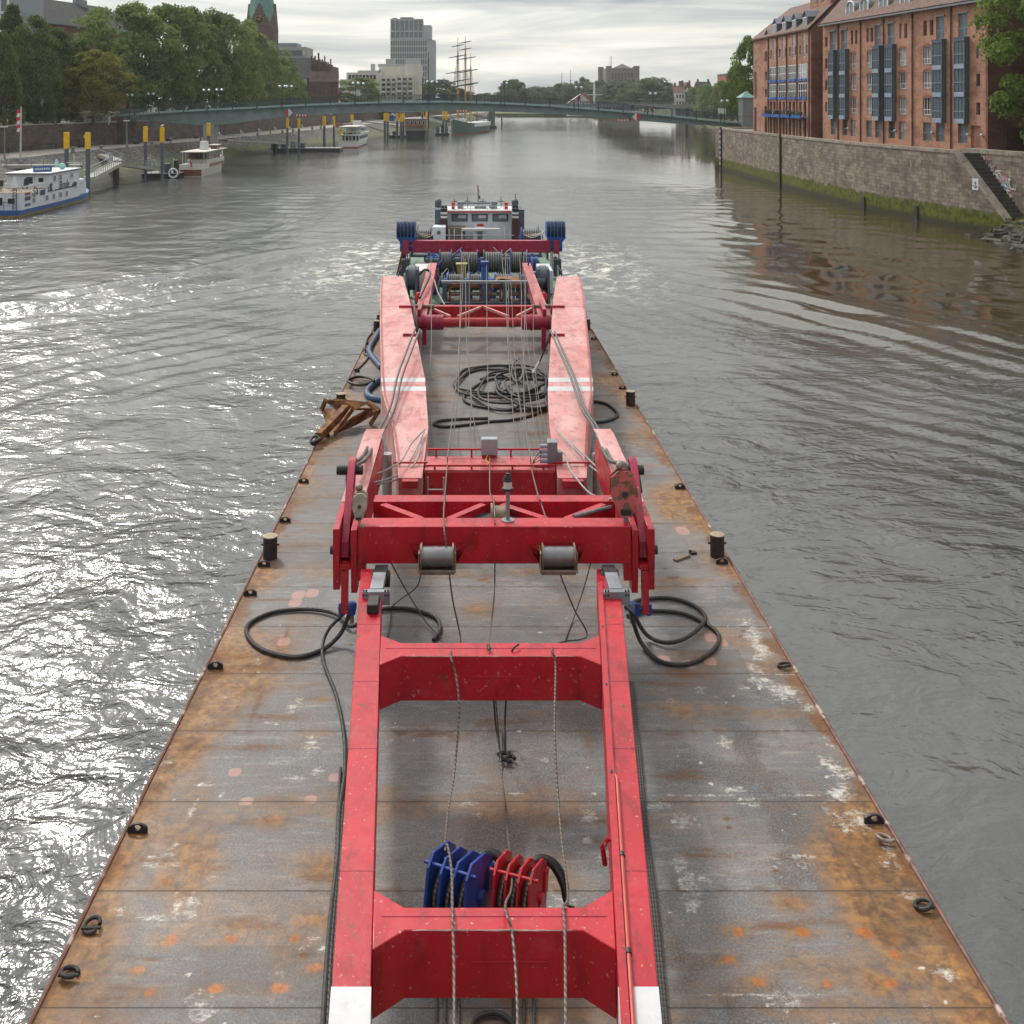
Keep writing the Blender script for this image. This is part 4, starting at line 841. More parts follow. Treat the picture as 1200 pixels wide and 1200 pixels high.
    m = MB(); x0, x1, z0, zt = block(m, 406, 446, 85, Y, 30, 8); block(m, 446.2, 464, 90, Y - 4, 30, 8); block(m, 464.2, 484, 89, Y - 6, 30, 8); block(m, 444, 474, 78, Y + 8, 22, 8); block(m, 474.1, 492, 75, Y + 2, 30, 8); block(m, 398, 407, 93, Y + 2, 20, 8); m.build('wall', M_CREAM, t)
    m = MB(); block(m, 443, 476, 75, Y + 10, 18, vb=78.1); block(m, 452, 462, 69, Y + 14, 8, vb=75); block(m, 475, 492, 68.5, Y + 6, 12, vb=75); block(m, 419, 446, 82.5, Y + 8, 10, vb=85); block(m, 434.5, 439, 75, Y + 8, 3, vb=82.6); m.build('roof_storey', M_TOWER, t)
    simple_windows(t, 'window', M_GLASS, 'x', Y, (408 - U0) / F * Y, (441 - U0) / F * Y, 8, CAMZ + 25 / F * Y, CAMZ + 32 / F * Y, 1, .75, .75)
    for (a, b, YY, v0, nz) in ((446.5, 464, Y - 4, 92, 4), (464.5, 484, Y - 6, 91, 5)):
        for j in range(nz):
            z1 = CAMZ - (v0 + j * 5.6 - VH) / F * YY
            for i in range(3):
                xa = (a + (b - a) * (i + .1) / 3 - U0) / F * YY; xb = (a + (b - a) * (i + .9) / 3 - U0) / F * YY
                g = MB(); g.box(xa, xb, YY - 1.3, YY - .003, z1 - 2.4, z1 - 1.4); bo = g.build('balcony', M_CONC if (i + j) % 2 else M_LIGHTW, t); g = MB(); g.box(xa + .2, xb - .2, YY - .1, YY - .004, z1 - 1.35, z1 - .1); g.build('pane', M_GLASS, bo)
    simple_windows(t, 'window', M_LIGHTW, 'x', Y + 8, (446 - U0) / F * (Y + 8), (473 - U0) / F * (Y + 8), 6, CAMZ + 36 / F * Y, CAMZ + 40 / F * Y, 1, .6, .7)
    # tower block
    Y = 640; t = thing('office_tower', 'tall grey glass office tower with a stepped top', 'tower', PW(480, 115, Y)); m = MB(); x0, x1, z0, zt = block(m, 457.5, 500, 46, Y, 24, 8); m.build('tower_front', M_GLASSB, t)
    xr = (509.5 - U0) / F * Y; m = MB(); m.prism([(x1 + .003, Y - .3), (xr, Y + 10), (xr, Y + 24), (x1 + .003, Y + 24)], 8, zt); m.build('tower_side', M_TOWER, t)
    m = MB(); a, b, c, d = block(m, 457.5, 495, 22, Y + 2, 20, vb=46); m.build('upper_storeys', M_GLASSB, t); m = MB(); m.box(b + .003, b + 5.5, Y + 1.7, Y + 20, c, d - 4); m.build('upper_side', M_TOWER, t)
    m = MB(); block(m, 460, 465, 21, Y + 4, 12, vb=26); block(m, 469, 484, 20.2, Y + 6, 10, vb=26); block(m, 484.2, 494, 22, Y + 8, 10, vb=25); m.build('roof_plant', M_ZINC, t)
    m = MB(); [m.box(x0 + (x1 - x0) * k / 16, x0 + (x1 - x0) * k / 16 + .42, Y - .35, Y - .003, 8, zt) for k in range(17)]; m.build('mullion', M_TOWER, t)
    m = MB(); [m.box(x0 - .02, x1 + .02, Y - .45, Y - .355, z, z + 1.0) for z in np.linspace(12, zt - 1, 11)]; m.build('floor_band', M_TOWER, t)
    m = MB(); [m.box(a + (b - a) * k / 7, a + (b - a) * k / 7 + .6, Y + 1.6, Y + 1.997, c, d) for k in range(8)]; [m.box(a - .02, b + .02, Y + 1.5, Y + 1.59, z, z + .9) for z in (c + .1, c + 4.5, d - 1)]; m.build('upper_frame', M_TOWER, t)
M_GOLD = mat('gold_leaf', (.6, .42, .08), .35, .8); M_REDTILE = mat('red_roof_tiles', (.3, .085, .05), .8, var=.15)
build_left()
def build_far():
    Y = 1150; t = thing('water_tower', 'dark square castle like water tower with corner turrets over the trees', 'tower', PW(729, 98, Y)); m = MB(); x0, x1, z0, zt = block(m, 710, 748, 80, Y, 36, 3); m.build('tower_body', M_OLDB, t)
    for u in (708.5, 713.5, 746, 750): m = MB(); x = (u - U0) / F * Y; m.cyl((x, Y if u not in (708.5, 750) else Y + 34, 3), (x, Y if u not in (708.5, 750) else Y + 34, zt + 2.6), 3.3, 14); m.build('corner_turret', M_OLDB, t)
    m = MB(); xc = (x0 + x1) / 2; m.yprism([(xc - 11, zt), (xc + 11, zt), (xc, zt + 5.2)], Y - .4, Y + 36); m.build('pediment', M_TOWER, t)
    m = MB(); [m.box(x0 + 3 + 3.6 * k, x0 + 4.7 + 3.6 * k, Y - .2, Y - .003, 20, zt - 5) for k in range(9)]; m.build('blind_arch', M_SLATE, t)
    for u, vt in ((715, 66), (716.8, 65.5)): m = MB(); p = PW(u, vt, Y + 20); m.cyl((p.x, p.y, zt), p, .22, 5); m.build('mast', M_DARK, t)
    for i, (u, vt, lab) in enumerate(((668.5, 82, 'taller of two thin radio masts over the far trees'), (658.3, 85, 'shorter of two thin radio masts over the far trees'))):
        m = MB(); p = PW(u, vt, 1300); m.cyl((p.x, p.y, 3), p, .7, 5, .3); m.tube([(p.x - 2, p.y, p.z - 14), (p.x + 2, p.y, p.z - 14)], .4, 4); m.build('radio_mast', M_DARK, None, (p.x, p.y, 3), label=lab, cat='mast')
    # grey second bridge
    Y = 600; t = thing('road_bridge', 'flat grey concrete road bridge far behind the footbridge', 'bridge', (100, Y, 0)); m = MB(); xa, xb = -30, 190
    n = 20
    for k in range(n):
        a, b = xa + (xb - xa) * k / n, xa + (xb - xa) * (k + 1) / n; zc = lambda x: 11.6 - ((x - 70) / 130) ** 2 * .8; th = lambda x: 1.6 + abs(((x - 62) / 62)) ** 2 * .8 if x < 124 else 2.3
        m.hexa([(a, Y, zc(a) - th(a)), (b, Y, zc(b) - th(b)), (b, Y + 18, zc(b) - th(b)), (a, Y + 18, zc(a) - th(a)), (a, Y, zc(a)), (b, Y, zc(b)), (b, Y + 18, zc(b)), (a, Y + 18, zc(a))])
    m.build('deck', M_CONCD, t); m = MB(); [m.box(xa + 5 * k, xa + 5 * k + .12, Y - .1, Y + .02, 11, 12.6) for k in range(44)]; m.box(xa, xb, Y - .1, Y, 12.3, 12.5); m.build('railing', M_POST, t)
    for x in (124,): m = MB(); m.box(x - 1.5, x + 1.5, Y + 2, Y + 16, -1, 9.3); m.box(x + 3.5, x + 6, Y + 2, Y + 16, -1, 9.3); m.build('pier', M_CONCD, t)
    # boathouse like roof with red gable
    t = thing('riverside_hall', 'low white gabled hall with red trim behind the two bridges', 'building', PW(680, 116, 720)); Y = 720; m = MB(); x0, x1 = (667 - U0) / F * Y, (692 - U0) / F * Y; zc = CAMZ + 9 / F * Y; m.yprism([(x0, 3), (x1, 3), (x1, CAMZ - 1 / F * Y), ((x0 + x1) / 2 + 2, zc), (x0, CAMZ - 2 / F * Y)], Y, Y + 20); m.build('wall', M_LIGHTW, t)
    m = MB(); m.bar((x0 - 1, Y - .3, CAMZ - 3 / F * Y), ((x0 + x1) / 2 + 2, Y - .3, zc + .3), .4, .9); m.bar((x1 + 1, Y - .3, CAMZ - 2 / F * Y), ((x0 + x1) / 2 + 2, Y - .3, zc + .3), .4, .9); m.build('red_trim', M_BRIGHTRED, t)
    m = MB(); m.cyl(((678 - U0) / F * Y, Y - .2, CAMZ + 4 / F * Y), ((678 - U0) / F * Y, Y - .01, CAMZ + 4 / F * Y), 1.6, 14); m.build('round_window', M_SLATE, t)
    t = thing('white_mast', 'white crossed mast standing right of the gabled hall', 'mast', PW(696.5, 118, 730)); m = MB(); p = PW(696.5, 98, 730); m.cyl((p.x, p.y, 3), p, .7, 6); m.tube([PW(688, 111, 730), PW(706, 111, 730)], .35, 4); m.build('mast_pole', M_WHITE, t)
    t = thing('pale_house', 'pale house gable peeping out of the far trees', 'house', PW(712, 110, 800)); Y = 800; m = MB(); x0, x1, z0, zt = block(m, 706, 718, 106, Y, 12, 3); m.build('wall', M_CREAM, t); m = MB(); m.xprism([(Y - .5, zt), (Y + 6, zt + 6), (Y + 12.5, zt)], x0 - .5, x1 + .5); m.build('roof', M_REDTILE, t)
    # houses right of the far trees
    H = [(791, 803, 108, 640, M_LIGHTW, M_TILE, 'grey white house with brown roof, leftmost of the far right row'), (800, 812, 105, 660, M_LIGHTW, M_TILE, 'tall pale house beside the flagpole in the far right row'), (810, 822, 112, 665, M_CREAM, M_SLATE, 'cream house with ochre panels in the far right row'), (818, 834, 103, 680, M_BRICKD, M_SLATE, 'brick house with dark roof and two chimneys in the far right row'), (832, 842, 108, 690, M_LIGHTW, M_ZINC, 'white house with pointed glazed gable in the far right row')]
    for i, (a, b, v, Y, mw, mr, lab) in enumerate(H):
        t = thing('town_house', lab, 'house', PW((a + b) / 2, 118, Y), group='houses on the far right bank'); m = MB(); x0, x1, z0, zt = block(m, a, b, v, Y, 12, 3.4); m.build('wall', mw, t); rh = 4.2
        m = MB()
        if i in (1, 4): m.yprism([(x0 - .4, zt), (x1 + .4, zt), ((x0 + x1) / 2, zt + 5)], Y - .3, Y + 12)
        else: m.xprism([(Y - .4, zt), (Y + 6, zt + rh), (Y + 12.4, zt)], x0 - .3, x1 + .3)
        ro = m.build('roof', mr, t); m = MB(); [m.box(x, x + 1.1, Y + 5, Y + 6.2, zt + 2, zt + rh + 1.8) for x in (x0 + .5, x1 - 1.6)]; m.build('chimney', M_TILE, ro)
        simple_windows(t, 'window', M_GLASS, 'x', Y, x0 + .5, x1 - .5, 3, 6, zt - .5, 3, .5, .5)
    m = MB(); p = PW(797.5, 95, 760); m.box(p.x - 1, p.x + 1, 760, 762, 3, p.z); m.build('factory_chimney', M_SLATE, None, (p.x, 760, 3), label='square dark chimney stack above the far right houses', cat='chimney')
    m = MB(); p = PW(805.5, 103, 650); m.cyl((p.x, 650, 3.4), p, .5, 6); m.build('white_pole', M_WHITE, None, (p.x, 650, 3.4), label='plain white pole in front of the pale far houses', cat='pole')
    t = thing('red_brick_block', 'red brick upper storeys with green flat roof left of the bright tree', 'building', PW(860, 95, 560)); Y = 560; m = MB(); x0, x1, z0, zt = block(m, 851, 875, 87, Y, 20, 3.4); m.build('wall', M_REDTILE, t); m = MB(); block(m, 850.5, 876, 86, Y - .5, 21, vb=87); m.build('roof', M_COPPER, t); simple_windows(t, 'window', M_LIGHTW, 'x', Y, x0 + .6, x1, 6, zt - 3.6, zt - .8, 1, .7, .7)
    t = thing('notice_board', 'white notice board below the lamp at the right end of the bridge', 'board', PW(846, 135, 260)); m = MB(); a, b = PW(842, 127, 260), PW(850.5, 134, 260); m.box(a.x, b.x, 260, 260.3, b.z, a.z); m.build('board', M_WHITE, t); m = MB(); [m.box(x, x + .15, 260.05, 260.25, 2, b.z) for x in (a.x + .1, b.x - .25)]; m.build('post', M_POST, t)
M_OLDB = mat('far_dark_brick', (.12, .1, .09), .85, var=.12, scale=.1); M_CONCD = mat('grey_concrete', (.2, .21, .22), .85, var=.1, scale=.1)
build_far()
# ------------------------------------------------------------------ footbridge
BY = lambda u: 222 - (u - 150) / 700 * 12
TOP = [(100, 136.5), (140, 134), (220, 128.6), (300, 124.7), (370, 121.2), (450, 118.6), (520, 117.8), (580, 119.3), (640, 122.4), (700, 126.8), (760, 132), (800, 136), (853, 141.6), (880, 143.5)]
BOT = [(100, 141), (140, 141), (180, 142), (215, 145.3), (235, 147), (252, 147), (275, 144), (320, 138), (380, 133.8), (450, 131.2), (520, 130.3), (580, 130.8), (640, 133), (700, 137), (760, 142.3), (800, 145.5), (853, 148.5), (880, 149.5)]
def lut(L, u):
    for (a, b), (c, d) in zip(L, L[1:]):
        if u <= c: return b + (d - b) * (u - a) / (c - a)
    return L[-1][1]
def bpt(u, dv=0.0): return PW(u, lut(TOP, u) + dv, BY(u))
def build_bridge():
    t = thing('footbridge', 'slender blue green arched steel footbridge across the river', 'bridge', bpt(500)); W = 6.0
    g = MB(); e = MB(); rl = MB(); gl = MB(); us = list(range(128, 872, 12)) + [872]
    for a, b in zip(us, us[1:]):
        A, B = bpt(a), bpt(b); za, zb = PW(a, lut(BOT, a), BY(a)).z, PW(b, lut(BOT, b), BY(b)).z; off = Vector((0, .9, 0))
        g.hexa([(A.x, A.y + .9, za), (B.x, B.y + .9, zb), (B.x, B.y + W - .9, zb), (A.x, A.y + W - .9, za), (A.x, A.y + .9, A.z - .42), (B.x, B.y + .9, B.z - .42), (B.x, B.y + W - .9, B.z - .42), (A.x, A.y + W - .9, A.z - .42)])
        e.hexa([(A.x, A.y, A.z - .417), (B.x, B.y, B.z - .417), (B.x, B.y + W, B.z - .417), (A.x, A.y + W, A.z - .417), (A.x, A.y, A.z), (B.x, B.y, B.z), (B.x, B.y + W, B.z), (A.x, A.y + W, A.z)])
        for dy in (.06, W - .06):
            d = Vector((0, dy, 0)); rl.bar(A + d + Vector((0, 0, 1.28)), B + d + Vector((0, 0, 1.28)), .1, .08)
            for h in (.18, .4, .62, .84, 1.06): rl.bar(A + d + Vector((0, 0, h)), B + d + Vector((0, 0, h)), .025, .05)
            k = 3
            for q in range(k): p = A + (B - A) * (q / k) + d; rl.box(p.x - .03, p.x + .03, p.y - .03, p.y + .03, p.z, p.z + 1.28)
    g.build('girder', M_BRIDGE, t); e.build('deck_edge', M_BRIDGEL, t); rl.build('railing', M_RAIL, t)
    for k in range(25): ps = MB(); u = 158 + k * 28.6; p = bpt(u); ps.box(p.x - .09, p.x + .09, p.y - .16, p.y + .02, p.z - .4, p.z + 1.45); ps.build('railing_post', M_RAIL, t)
    p = PW(243.5, 147, BY(243)); m = MB(); m.prism([(p.x - 1.2, p.y + .8), (p.x + 1.2, p.y + .8), (p.x + 1.0, p.y + W - 1), (p.x - 1.0, p.y + W - 1)], 2, p.z + .1); m.build('pier', M_CONC, t)
    m = MB(); a, b = PW(128, 141, 222), PW(152, 141, 222); m.box(a.x - 6, b.x - .4, 219.5, 230, 4, bpt(140).z - .5); m.build('abutment', M_BWALL, t)
    a = PW(853, 148, 210); m = MB(); m.box(a.x + .3, a.x + 8, 207.5, 216, 3, a.z + .2); m.build('abutment', M_DARKBRICK, t)
    # boards with red and white marks
    for u, vv, lab, fl in ((338, 132, 'red and white diamond board on the left half of the girder', 0), (746, 137, 'red and white diamond board on the right half of the girder', 1)):
        c = PW(u, vv, BY(u) - .15 + (.0 if fl == 0 else 0)); s = .95; t2 = thing('channel_sign', lab, 'sign', c, group='diamond boards on the bridge')
        for nm, m_, sg in (('red_half', M_BRIGHTRED, -1 if fl == 0 else 1), ('white_half', M_WHITE, 1 if fl == 0 else -1)):
            q = MB(); q.yprism([(c.x, c.z - s), (c.x + sg * s, c.z), (c.x, c.z + s)], c.y - .05, c.y + .05); q.build(nm, m_, t2)
        q = MB(); q.box(c.x - .05, c.x + .05, c.y + .051, c.y + 1.1, c.z - .05, c.z + .05); q.build('bracket', M_RAIL, t2)
    for u, lab in ((353, 'red and white striped bar under the left half of the girder'), (541.5, 'red and white striped bar under the middle of the bridge'), (730, 'red and white striped bar under the right half of the girder')):
        c = PW(u, lut(BOT, u) - .6 + (1.6 if u > 700 else 0), BY(u) - .02); t2 = thing('clearance_bar', lab, 'sign', c, group='striped bars on the bridge')
        for k in range(9): q = MB(); x = c.x - 1.4 + k * .31; q.box(x, x + .3, c.y - .05, c.y + .05, c.z - .18, c.z + .18); q.build('red_stripe' if k % 2 == 0 else 'white_stripe', M_BRIGHTRED if k % 2 == 0 else M_WHITE, t2)
        q = MB(); q.box(c.x - .06, c.x + .06, c.y + .051, c.y + 1.0, c.z - .05, c.z + .3); q.build('bracket', M_RAIL, t2)
    # graffiti tag at the left end
    c = PW(157, 137.3, BY(157) + .86); m = MB(); r = random.Random(2)
    for k in range(9): m.tube(catmull([(c.x - 1.1 + k * .25 + r.uniform(-.1, .1), c.y - .02, c.z + r.uniform(-.4, .4)) for _ in range(4)], 4), .05, 4)
    m.build('girder_graffiti', M_WHITE, None, c, label='white graffiti tag at the left end of the bridge girder', cat='graffiti')
build_bridge()
def lamp_post(u, far, lab):
    p = bpt(u); y = p.y + (5.9 if far else .1); k = y / p.y; p = Vector((p.x * k, y, p.z))
    t = thing('bridge_lamp', lab, 'street lamp', p, group='lamp posts on the footbridge'); m = MB(); m.cyl(p + Vector((0, -.05, -.9)), p + Vector((0, -.05, 3.9)), .09, 8, .06); m.tube([p + Vector((-.55, -.05, 3.75)), p + Vector((.55, -.05, 3.75))], .05, 5); m.build('pole', M_RAIL, t)
    for s in (-.55, .55): q = MB(); q.ball(p + Vector((s, -.05, 3.95)), (.3, .3, .2), 8, 6); q.cyl(p + Vector((s, -.05, 4.1)), p + Vector((s, -.05, 4.3)), .32, 8, .04); q.build('lamp_globe', M_LAMP, t)
NL = [152, 242, 331, 417, 504, 591, 678, 765, 849]; FL_ = [177, 257, 339, 423, 509]
for i, u in enumerate(NL): lamp_post(u, False, 'twin globe lamp on the near railing of the footbridge, %s from the left bank' % ordw(i))
for i, u in enumerate(FL_): lamp_post(u, True, 'twin globe lamp on the far railing of the footbridge, %s from the left bank' % ordw(i))

# ------------------------------------------------------------------ people (small in the picture)
def person(x, y, z, rz, cloth, legs, lab, walk=.22, arm=.15):
    v = [(0, 0, .95), (0, 0, 1.18), (0, 0, 1.42), (0, 0, 1.55), (0, .02, 1.66), (0, .02, 1.74), (.19, 0, 1.4), (.24, arm, 1.13), (.23, arm + .14, .92), (-.19, 0, 1.4), (-.24, -arm, 1.13), (-.23, -arm + .12, .92),
         (.1, 0, .88), (.1, walk * .6, .5), (.1, walk * .8, .08), (.1, walk * .8 + .14, .04), (-.1, 0, .88), (-.1, -walk * .3, .5), (-.1, -walk, .1), (-.1, -walk + .13, .04)]
    e = [(0, 1), (1, 2), (2, 3), (3, 4), (4, 5), (2, 6), (6, 7), (7, 8), (2, 9), (9, 10), (10, 11), (0, 12), (12, 13), (13, 14), (14, 15), (0, 16), (16, 17), (17, 18), (18, 19)]
    rad = [.14, .14, .15, .06, .1, .09, .07, .055, .04, .07, .055, .04, .1, .075, .05, .045, .1, .075, .05, .045]
    me = bpy.data.meshes.new('person'); me.from_pydata(v, e, []); o = bpy.data.objects.new('person', me); COL.objects.link(o)
    s = o.modifiers.new('skin', 'SKIN'); 
    if not me.skin_vertices: 
        bpy.context.view_layer.objects.active = o
    for i, d in enumerate(me.skin_vertices[0].data): d.radius = (rad[i], rad[i] * .8); d.use_root = (i == 0)
    o.modifiers.new('sub', 'SUBSURF').levels = 1; o.modifiers['sub'].render_levels = 2
    m = NT('person_clothes'); sx = m.n('ShaderNodeSeparateXYZ'); m.l(m.pos, sx.inputs[0]); z_ = sx.outputs[2]
    c = m.mix(m.ramp(z_, .93, .95), legs, cloth); c = m.mix(m.ramp(z_, 1.5, 1.53), c, (.45, .27, .19)); c = m.mix(m.ramp(m.math('SUBTRACT', z_, m.math('MULTIPLY', sx.outputs[1], .6)), 1.72, 1.74), c, (.05, .03, .02)); c = m.mix(m.ramp(z_, .07, .09), (.02, .02, .02), c)
    m.out(c, .8); me.materials.append(m.mat); o.matrix_world = Matrix.Translation((x, y, z)) @ Matrix.Rotation(rz, 4, 'Z'); return tag(o, lab, 'person', 'people walking')
p = bpt(743); person(p.x, p.y + 2, p.z, R_(90), (.03, .03, .035), (.05, .05, .06), 'person in dark clothes walking on the bridge left of the pram')
p = bpt(766); person(p.x, p.y + 2, p.z, R_(90), (.55, .03, .05), (.03, .03, .04), 'person in a red jacket pushing a dark pram on the bridge', arm=.3)
p = bpt(759.5); p.y += 2; t = thing('pram', 'dark pram pushed by the person in the red jacket', 'pram', p); m = MB(); m.hexa([p + Vector(q) for q in ((-.3, -.25, .5), (.35, -.25, .5), (.35, .25, .5), (-.3, .25, .5), (-.5, -.28, .85), (.4, -.28, .85), (.4, .28, .85), (-.5, .28, .85))]); m.ball(p + Vector((-.25, 0, .9)), (.32, .28, .3), 8, 6); m.build('pram_body', M_NAVY, t)
for s in (-.35, .35): m = MB(); m.cyl(p + Vector((s, -.3, .2)), p + Vector((s, .3, .2)), .2, 10); m.build('wheel', M_DARK, t)
m = MB(); m.tube([p + Vector((.35, 0, .6)), p + Vector((.75, 0, 1.05))], .03, 5); m.tube([p + Vector((-.3, 0, .2)), p + Vector((.3, 0, .6))], .03, 5); m.build('handle', M_DARK, t)
q = PZ(200, 168.5, 4.0); person(q.x, q.y, 4.0, R_(200), (.38, .33, .42), (.05, .06, .12), 'person in a pale lilac top standing on the promenade under the bridge')
# ------------------------------------------------------------------ boats, piles and landing stages on the left
def hull(mb, x0, x1, y0, y1, z0, z1, bow=.25, flare=.25, n=12, stern=.9, sheer=.5, up=1):
    """boat hull: bow at y1 when up=1; returns nothing, adds a closed lofted shell"""
    cx = (x0 + x1) / 2; hw = (x1 - x0) / 2; rings = []
    for i in range(n + 1):
        t = i / n; tt = t if up == 1 else 1 - t; y = y0 + (y1 - y0) * t
        k = 1 if tt < 1 - bow else max(.02, math.cos((tt - 1 + bow) / bow * math.pi / 2) ** .8)
        k *= stern + (1 - stern) * min(1, tt / .15); zt = z1 + sheer * max(0, (tt - .45) / .55) ** 2; fl = 1 - flare * (.4 + .6 * (1 - k))
        rings.append([(cx - hw * k, y, zt), (cx - hw * k * (fl * .5 + .5), y, (zt + z0) / 2), (cx - hw * k * fl, y, z0), (cx + hw * k * fl, y, z0), (cx + hw * k * (fl * .5 + .5), y, (zt + z0) / 2), (cx + hw * k, y, zt)])
    vs = [p for r in rings for p in r]; fs = [tuple(range(5, -1, -1)), tuple(n * 6 + k for k in range(6))]
    for i in range(n): fs += [(i * 6 + k, i * 6 + (k + 1) % 6, (i + 1) * 6 + (k + 1) % 6, (i + 1) * 6 + k) for k in range(6)]
    mb.add(vs, fs); return mb
def text(s, parent, M, size, mat_, name='lettering', ext=.01, shear=0.0):
    c = bpy.data.curves.new(name, 'FONT'); c.body = s; c.size = size; c.extrude = ext; c.shear = shear; c.align_x = 'CENTER'; c.align_y = 'CENTER'; c.materials.append(mat_)
    tmp = bpy.data.objects.new(name, c); COL.objects.link(tmp); bpy.context.view_layer.update()
    me = bpy.data.meshes.new_from_object(tmp.evaluated_get(bpy.context.evaluated_depsgraph_get())); bpy.data.objects.remove(tmp); bpy.data.curves.remove(c)
    o = bpy.data.objects.new(name, me); COL.objects.link(o); o.parent = parent; o.matrix_local = M; return o
def side_M(x, y, z):     # lettering read from the +X side
    return Matrix(((0, 0, 1, x), (1, 0, 0, y), (0, 1, 0, z), (0, 0, 0, 1)))
def front_M(x, y, z):    # lettering read from the -Y side
    return Matrix(((1, 0, 0, x), (0, 0, -1, y), (0, 1, 0, z), (0, 0, 0, 1)))
M_BOATBLUE = mat('boat_blue_paint', (.025, .1, .3), .45, var=.1); M_LILACW = mat('boat_white_paint', (.66, .68, .74), .45, var=.05); M_OCHRE = mat('ochre_waterline', (.25, .17, .06), .7, var=.3)
M_MAHOG = mat('varnished_mahogany', (.17, .055, .02), .3, var=.2); M_BOATW = mat('aged_boat_white', (.55, .54, .5), .5, var=.08, dirt=(.38, .33, .27), dlo=.6, dhi=.75); M_BGREEN = mat('dark_green_hull', (.035, .09, .08), .45, var=.15); M_BOOT = mat('red_boot_topping', (.3, .08, .06), .6)
def pane(mb_parent, x, y0, y1, z0, z1, name='window', fm=None, gm=None):
    f = MB(); f.box(x - .02, x + .05, y0, y1, z0, z1); fo = f.build(name, fm or M_WFRAME, mb_parent); g = MB(); g.box(x + .051, x + .07, y0 + .1, y1 - .1, z0 + .1, z1 - .1); g.build('pane', gm or M_GLASS, fo)
def paney(mb_parent, y, x0, x1, z0, z1, name='window', fm=None, gm=None):
    f = MB(); f.box(x0, x1, y - .05, y + .02, z0, z1); fo = f.build(name, fm or M_WFRAME, mb_parent); g = MB(); g.box(x0 + .1, x1 - .1, y - .07, y - .051, z0 + .1, z1 - .1); g.build('pane', gm or M_GLASS, fo)
def houseboat():
    X0, X1 = -57.0, -51.5; t = thing('houseboat', 'white and blue houseboat with painted name moored at the left edge', 'boat', (-54, 126, 0))
    h = MB(); hull(h, X0, X1, 116.5, 143.5, -.4, .75, .3, .1, 16, 1, .5); h.build('hull', M_BOATBLUE, t)
    h = MB(); hull(h, X0 - .04, X1 + .04, 116.45, 143.4, -.3, .22, .3, .05, 16, 1, 0); h.build('waterline_band', M_OCHRE, t)
    c = MB(); c.box(X0 + .1, X1 - .02, 117.2, 134.5, .755, 2.65); c.box(X0 + .12, X1 - .022, 124.6, 134.48, 2.653, 3.2); c.build('lower_cabin', M_LILACW, t)
    u = MB(); u.box(X0 + .3, X1 - .025, 124.8, 134.2, 3.203, 4.4); u.build('upper_cabin', M_LILACW, t)
    r = MB(); r.box(X0 + .1, X1 + .15, 124.5, 134.6, 4.403, 4.52); r.build('roof', M_WHITE, t)
    r = MB(); r.box(X0 + .08, X1 + .17, 124.48, 134.62, 4.33, 4.4); r.build('roof_edge', M_NAVY, t)
    w = MB(); w.box(X0 + .6, X1 - .5, 134.503, 138, .9, 2.45); w.box(X0 + 1.6, X1 - .3, 134.51, 137.2, 2.453, 2.9); w.build('wheelhouse', M_LILACW, t)
    w = MB(); w.box(X1 - .49, X1 - .3, 134.5, 135.2, .8, 2.9); w.build('brown_door', M_MAHOG, t)
    for y0, y1, z0, z1 in ((125.9, 126.8, 3.3, 4.15), (127.6, 128.6, 3.3, 4.15), (131.2, 132.2, 3.35, 4.1), (119.9, 120.8, 1.25, 2.05), (123.5, 124.5, 1.15, 1.95), (125.6, 126.5, 1.15, 1.95), (127.6, 128.6, 1.15, 1.95), (129.6, 130.5, 1.15, 1.95), (132.7, 133.4, 1.9, 2.9), (119.6, 120.8, 2.0, 2.6)): pane(t, X1, y0, y1, z0, z1, gm=M_GLASSL)
    for x0, x1, z0, z1 in ((-54.6, -53.6, 1.2, 2.3), (-56.5, -55.4, .9, 2.4), (-53.2, -52.2, 1.4, 2.2)): paney(t, 117.2, x0, x1, z0, z1, gm=M_GLASS)
    paney(t, 124.8, -54.4, -53.4, 2.7, 4.1); paney(t, 124.8, -52.9, -52.1, 3.3, 4.0)
    s = MB()
    for a, b in ((121.2, -.0), (124.6, 0)): 
        k = -1 if a < 122 else 1; s.tube([(X1 + .04, a - k * .2, 2.2), (X1 + .04, a + k * .9, 2.75), (X1 + .04, a + k * .7, 3.2), (X1 + .04, a - k * .1, 2.75), (X1 + .04, a - k * .2, 2.2)], .05, 4)
    s.box(X1 + .02, X1 + .05, 122.2, 123.5, 2.0, 2.62); s.build('painted_shutter', M_NAVY, t)
    s = MB(); s.box(X1 + .02, X1 + .045, 125.0, 133.2, 2.2, 2.34); s.box(X1 + .02, X1 + .045, 125.0, 125.9, 2.34, 3.1); s.tube([(X1 + .05, 132.0, 2.4), (X1 + .05, 132.6, 2.75), (X1 + .05, 133.2, 2.5), (X1 + .05, 132.3, 2.38)], .12, 5); sg = s.build('painted_banner', M_NAVY, t)
    s = MB(); s.ball((X1 + .05, 126.0, 2.7), (.03, .55, .45), 10, 8); s.build('painted_swirl', M_LILACW, t)
    b = BASE[t.name]; text('Brule', t, side_M(X1 + .06 - b.x, 129.2 - b.y, 2.72 - b.z), 1.5, M_NAVY, shear=.35)
    for z, m_, hh in ((2.35, M_REDTILE, .3), (1.75, M_NAVY, .45), (1.1, M_BOATBLUE, .3)):
        q = MB(); q.box(X1 - .005, X1 + .03, 118.0, 119.4, z, z + hh); q.build('small_sign', m_, t)
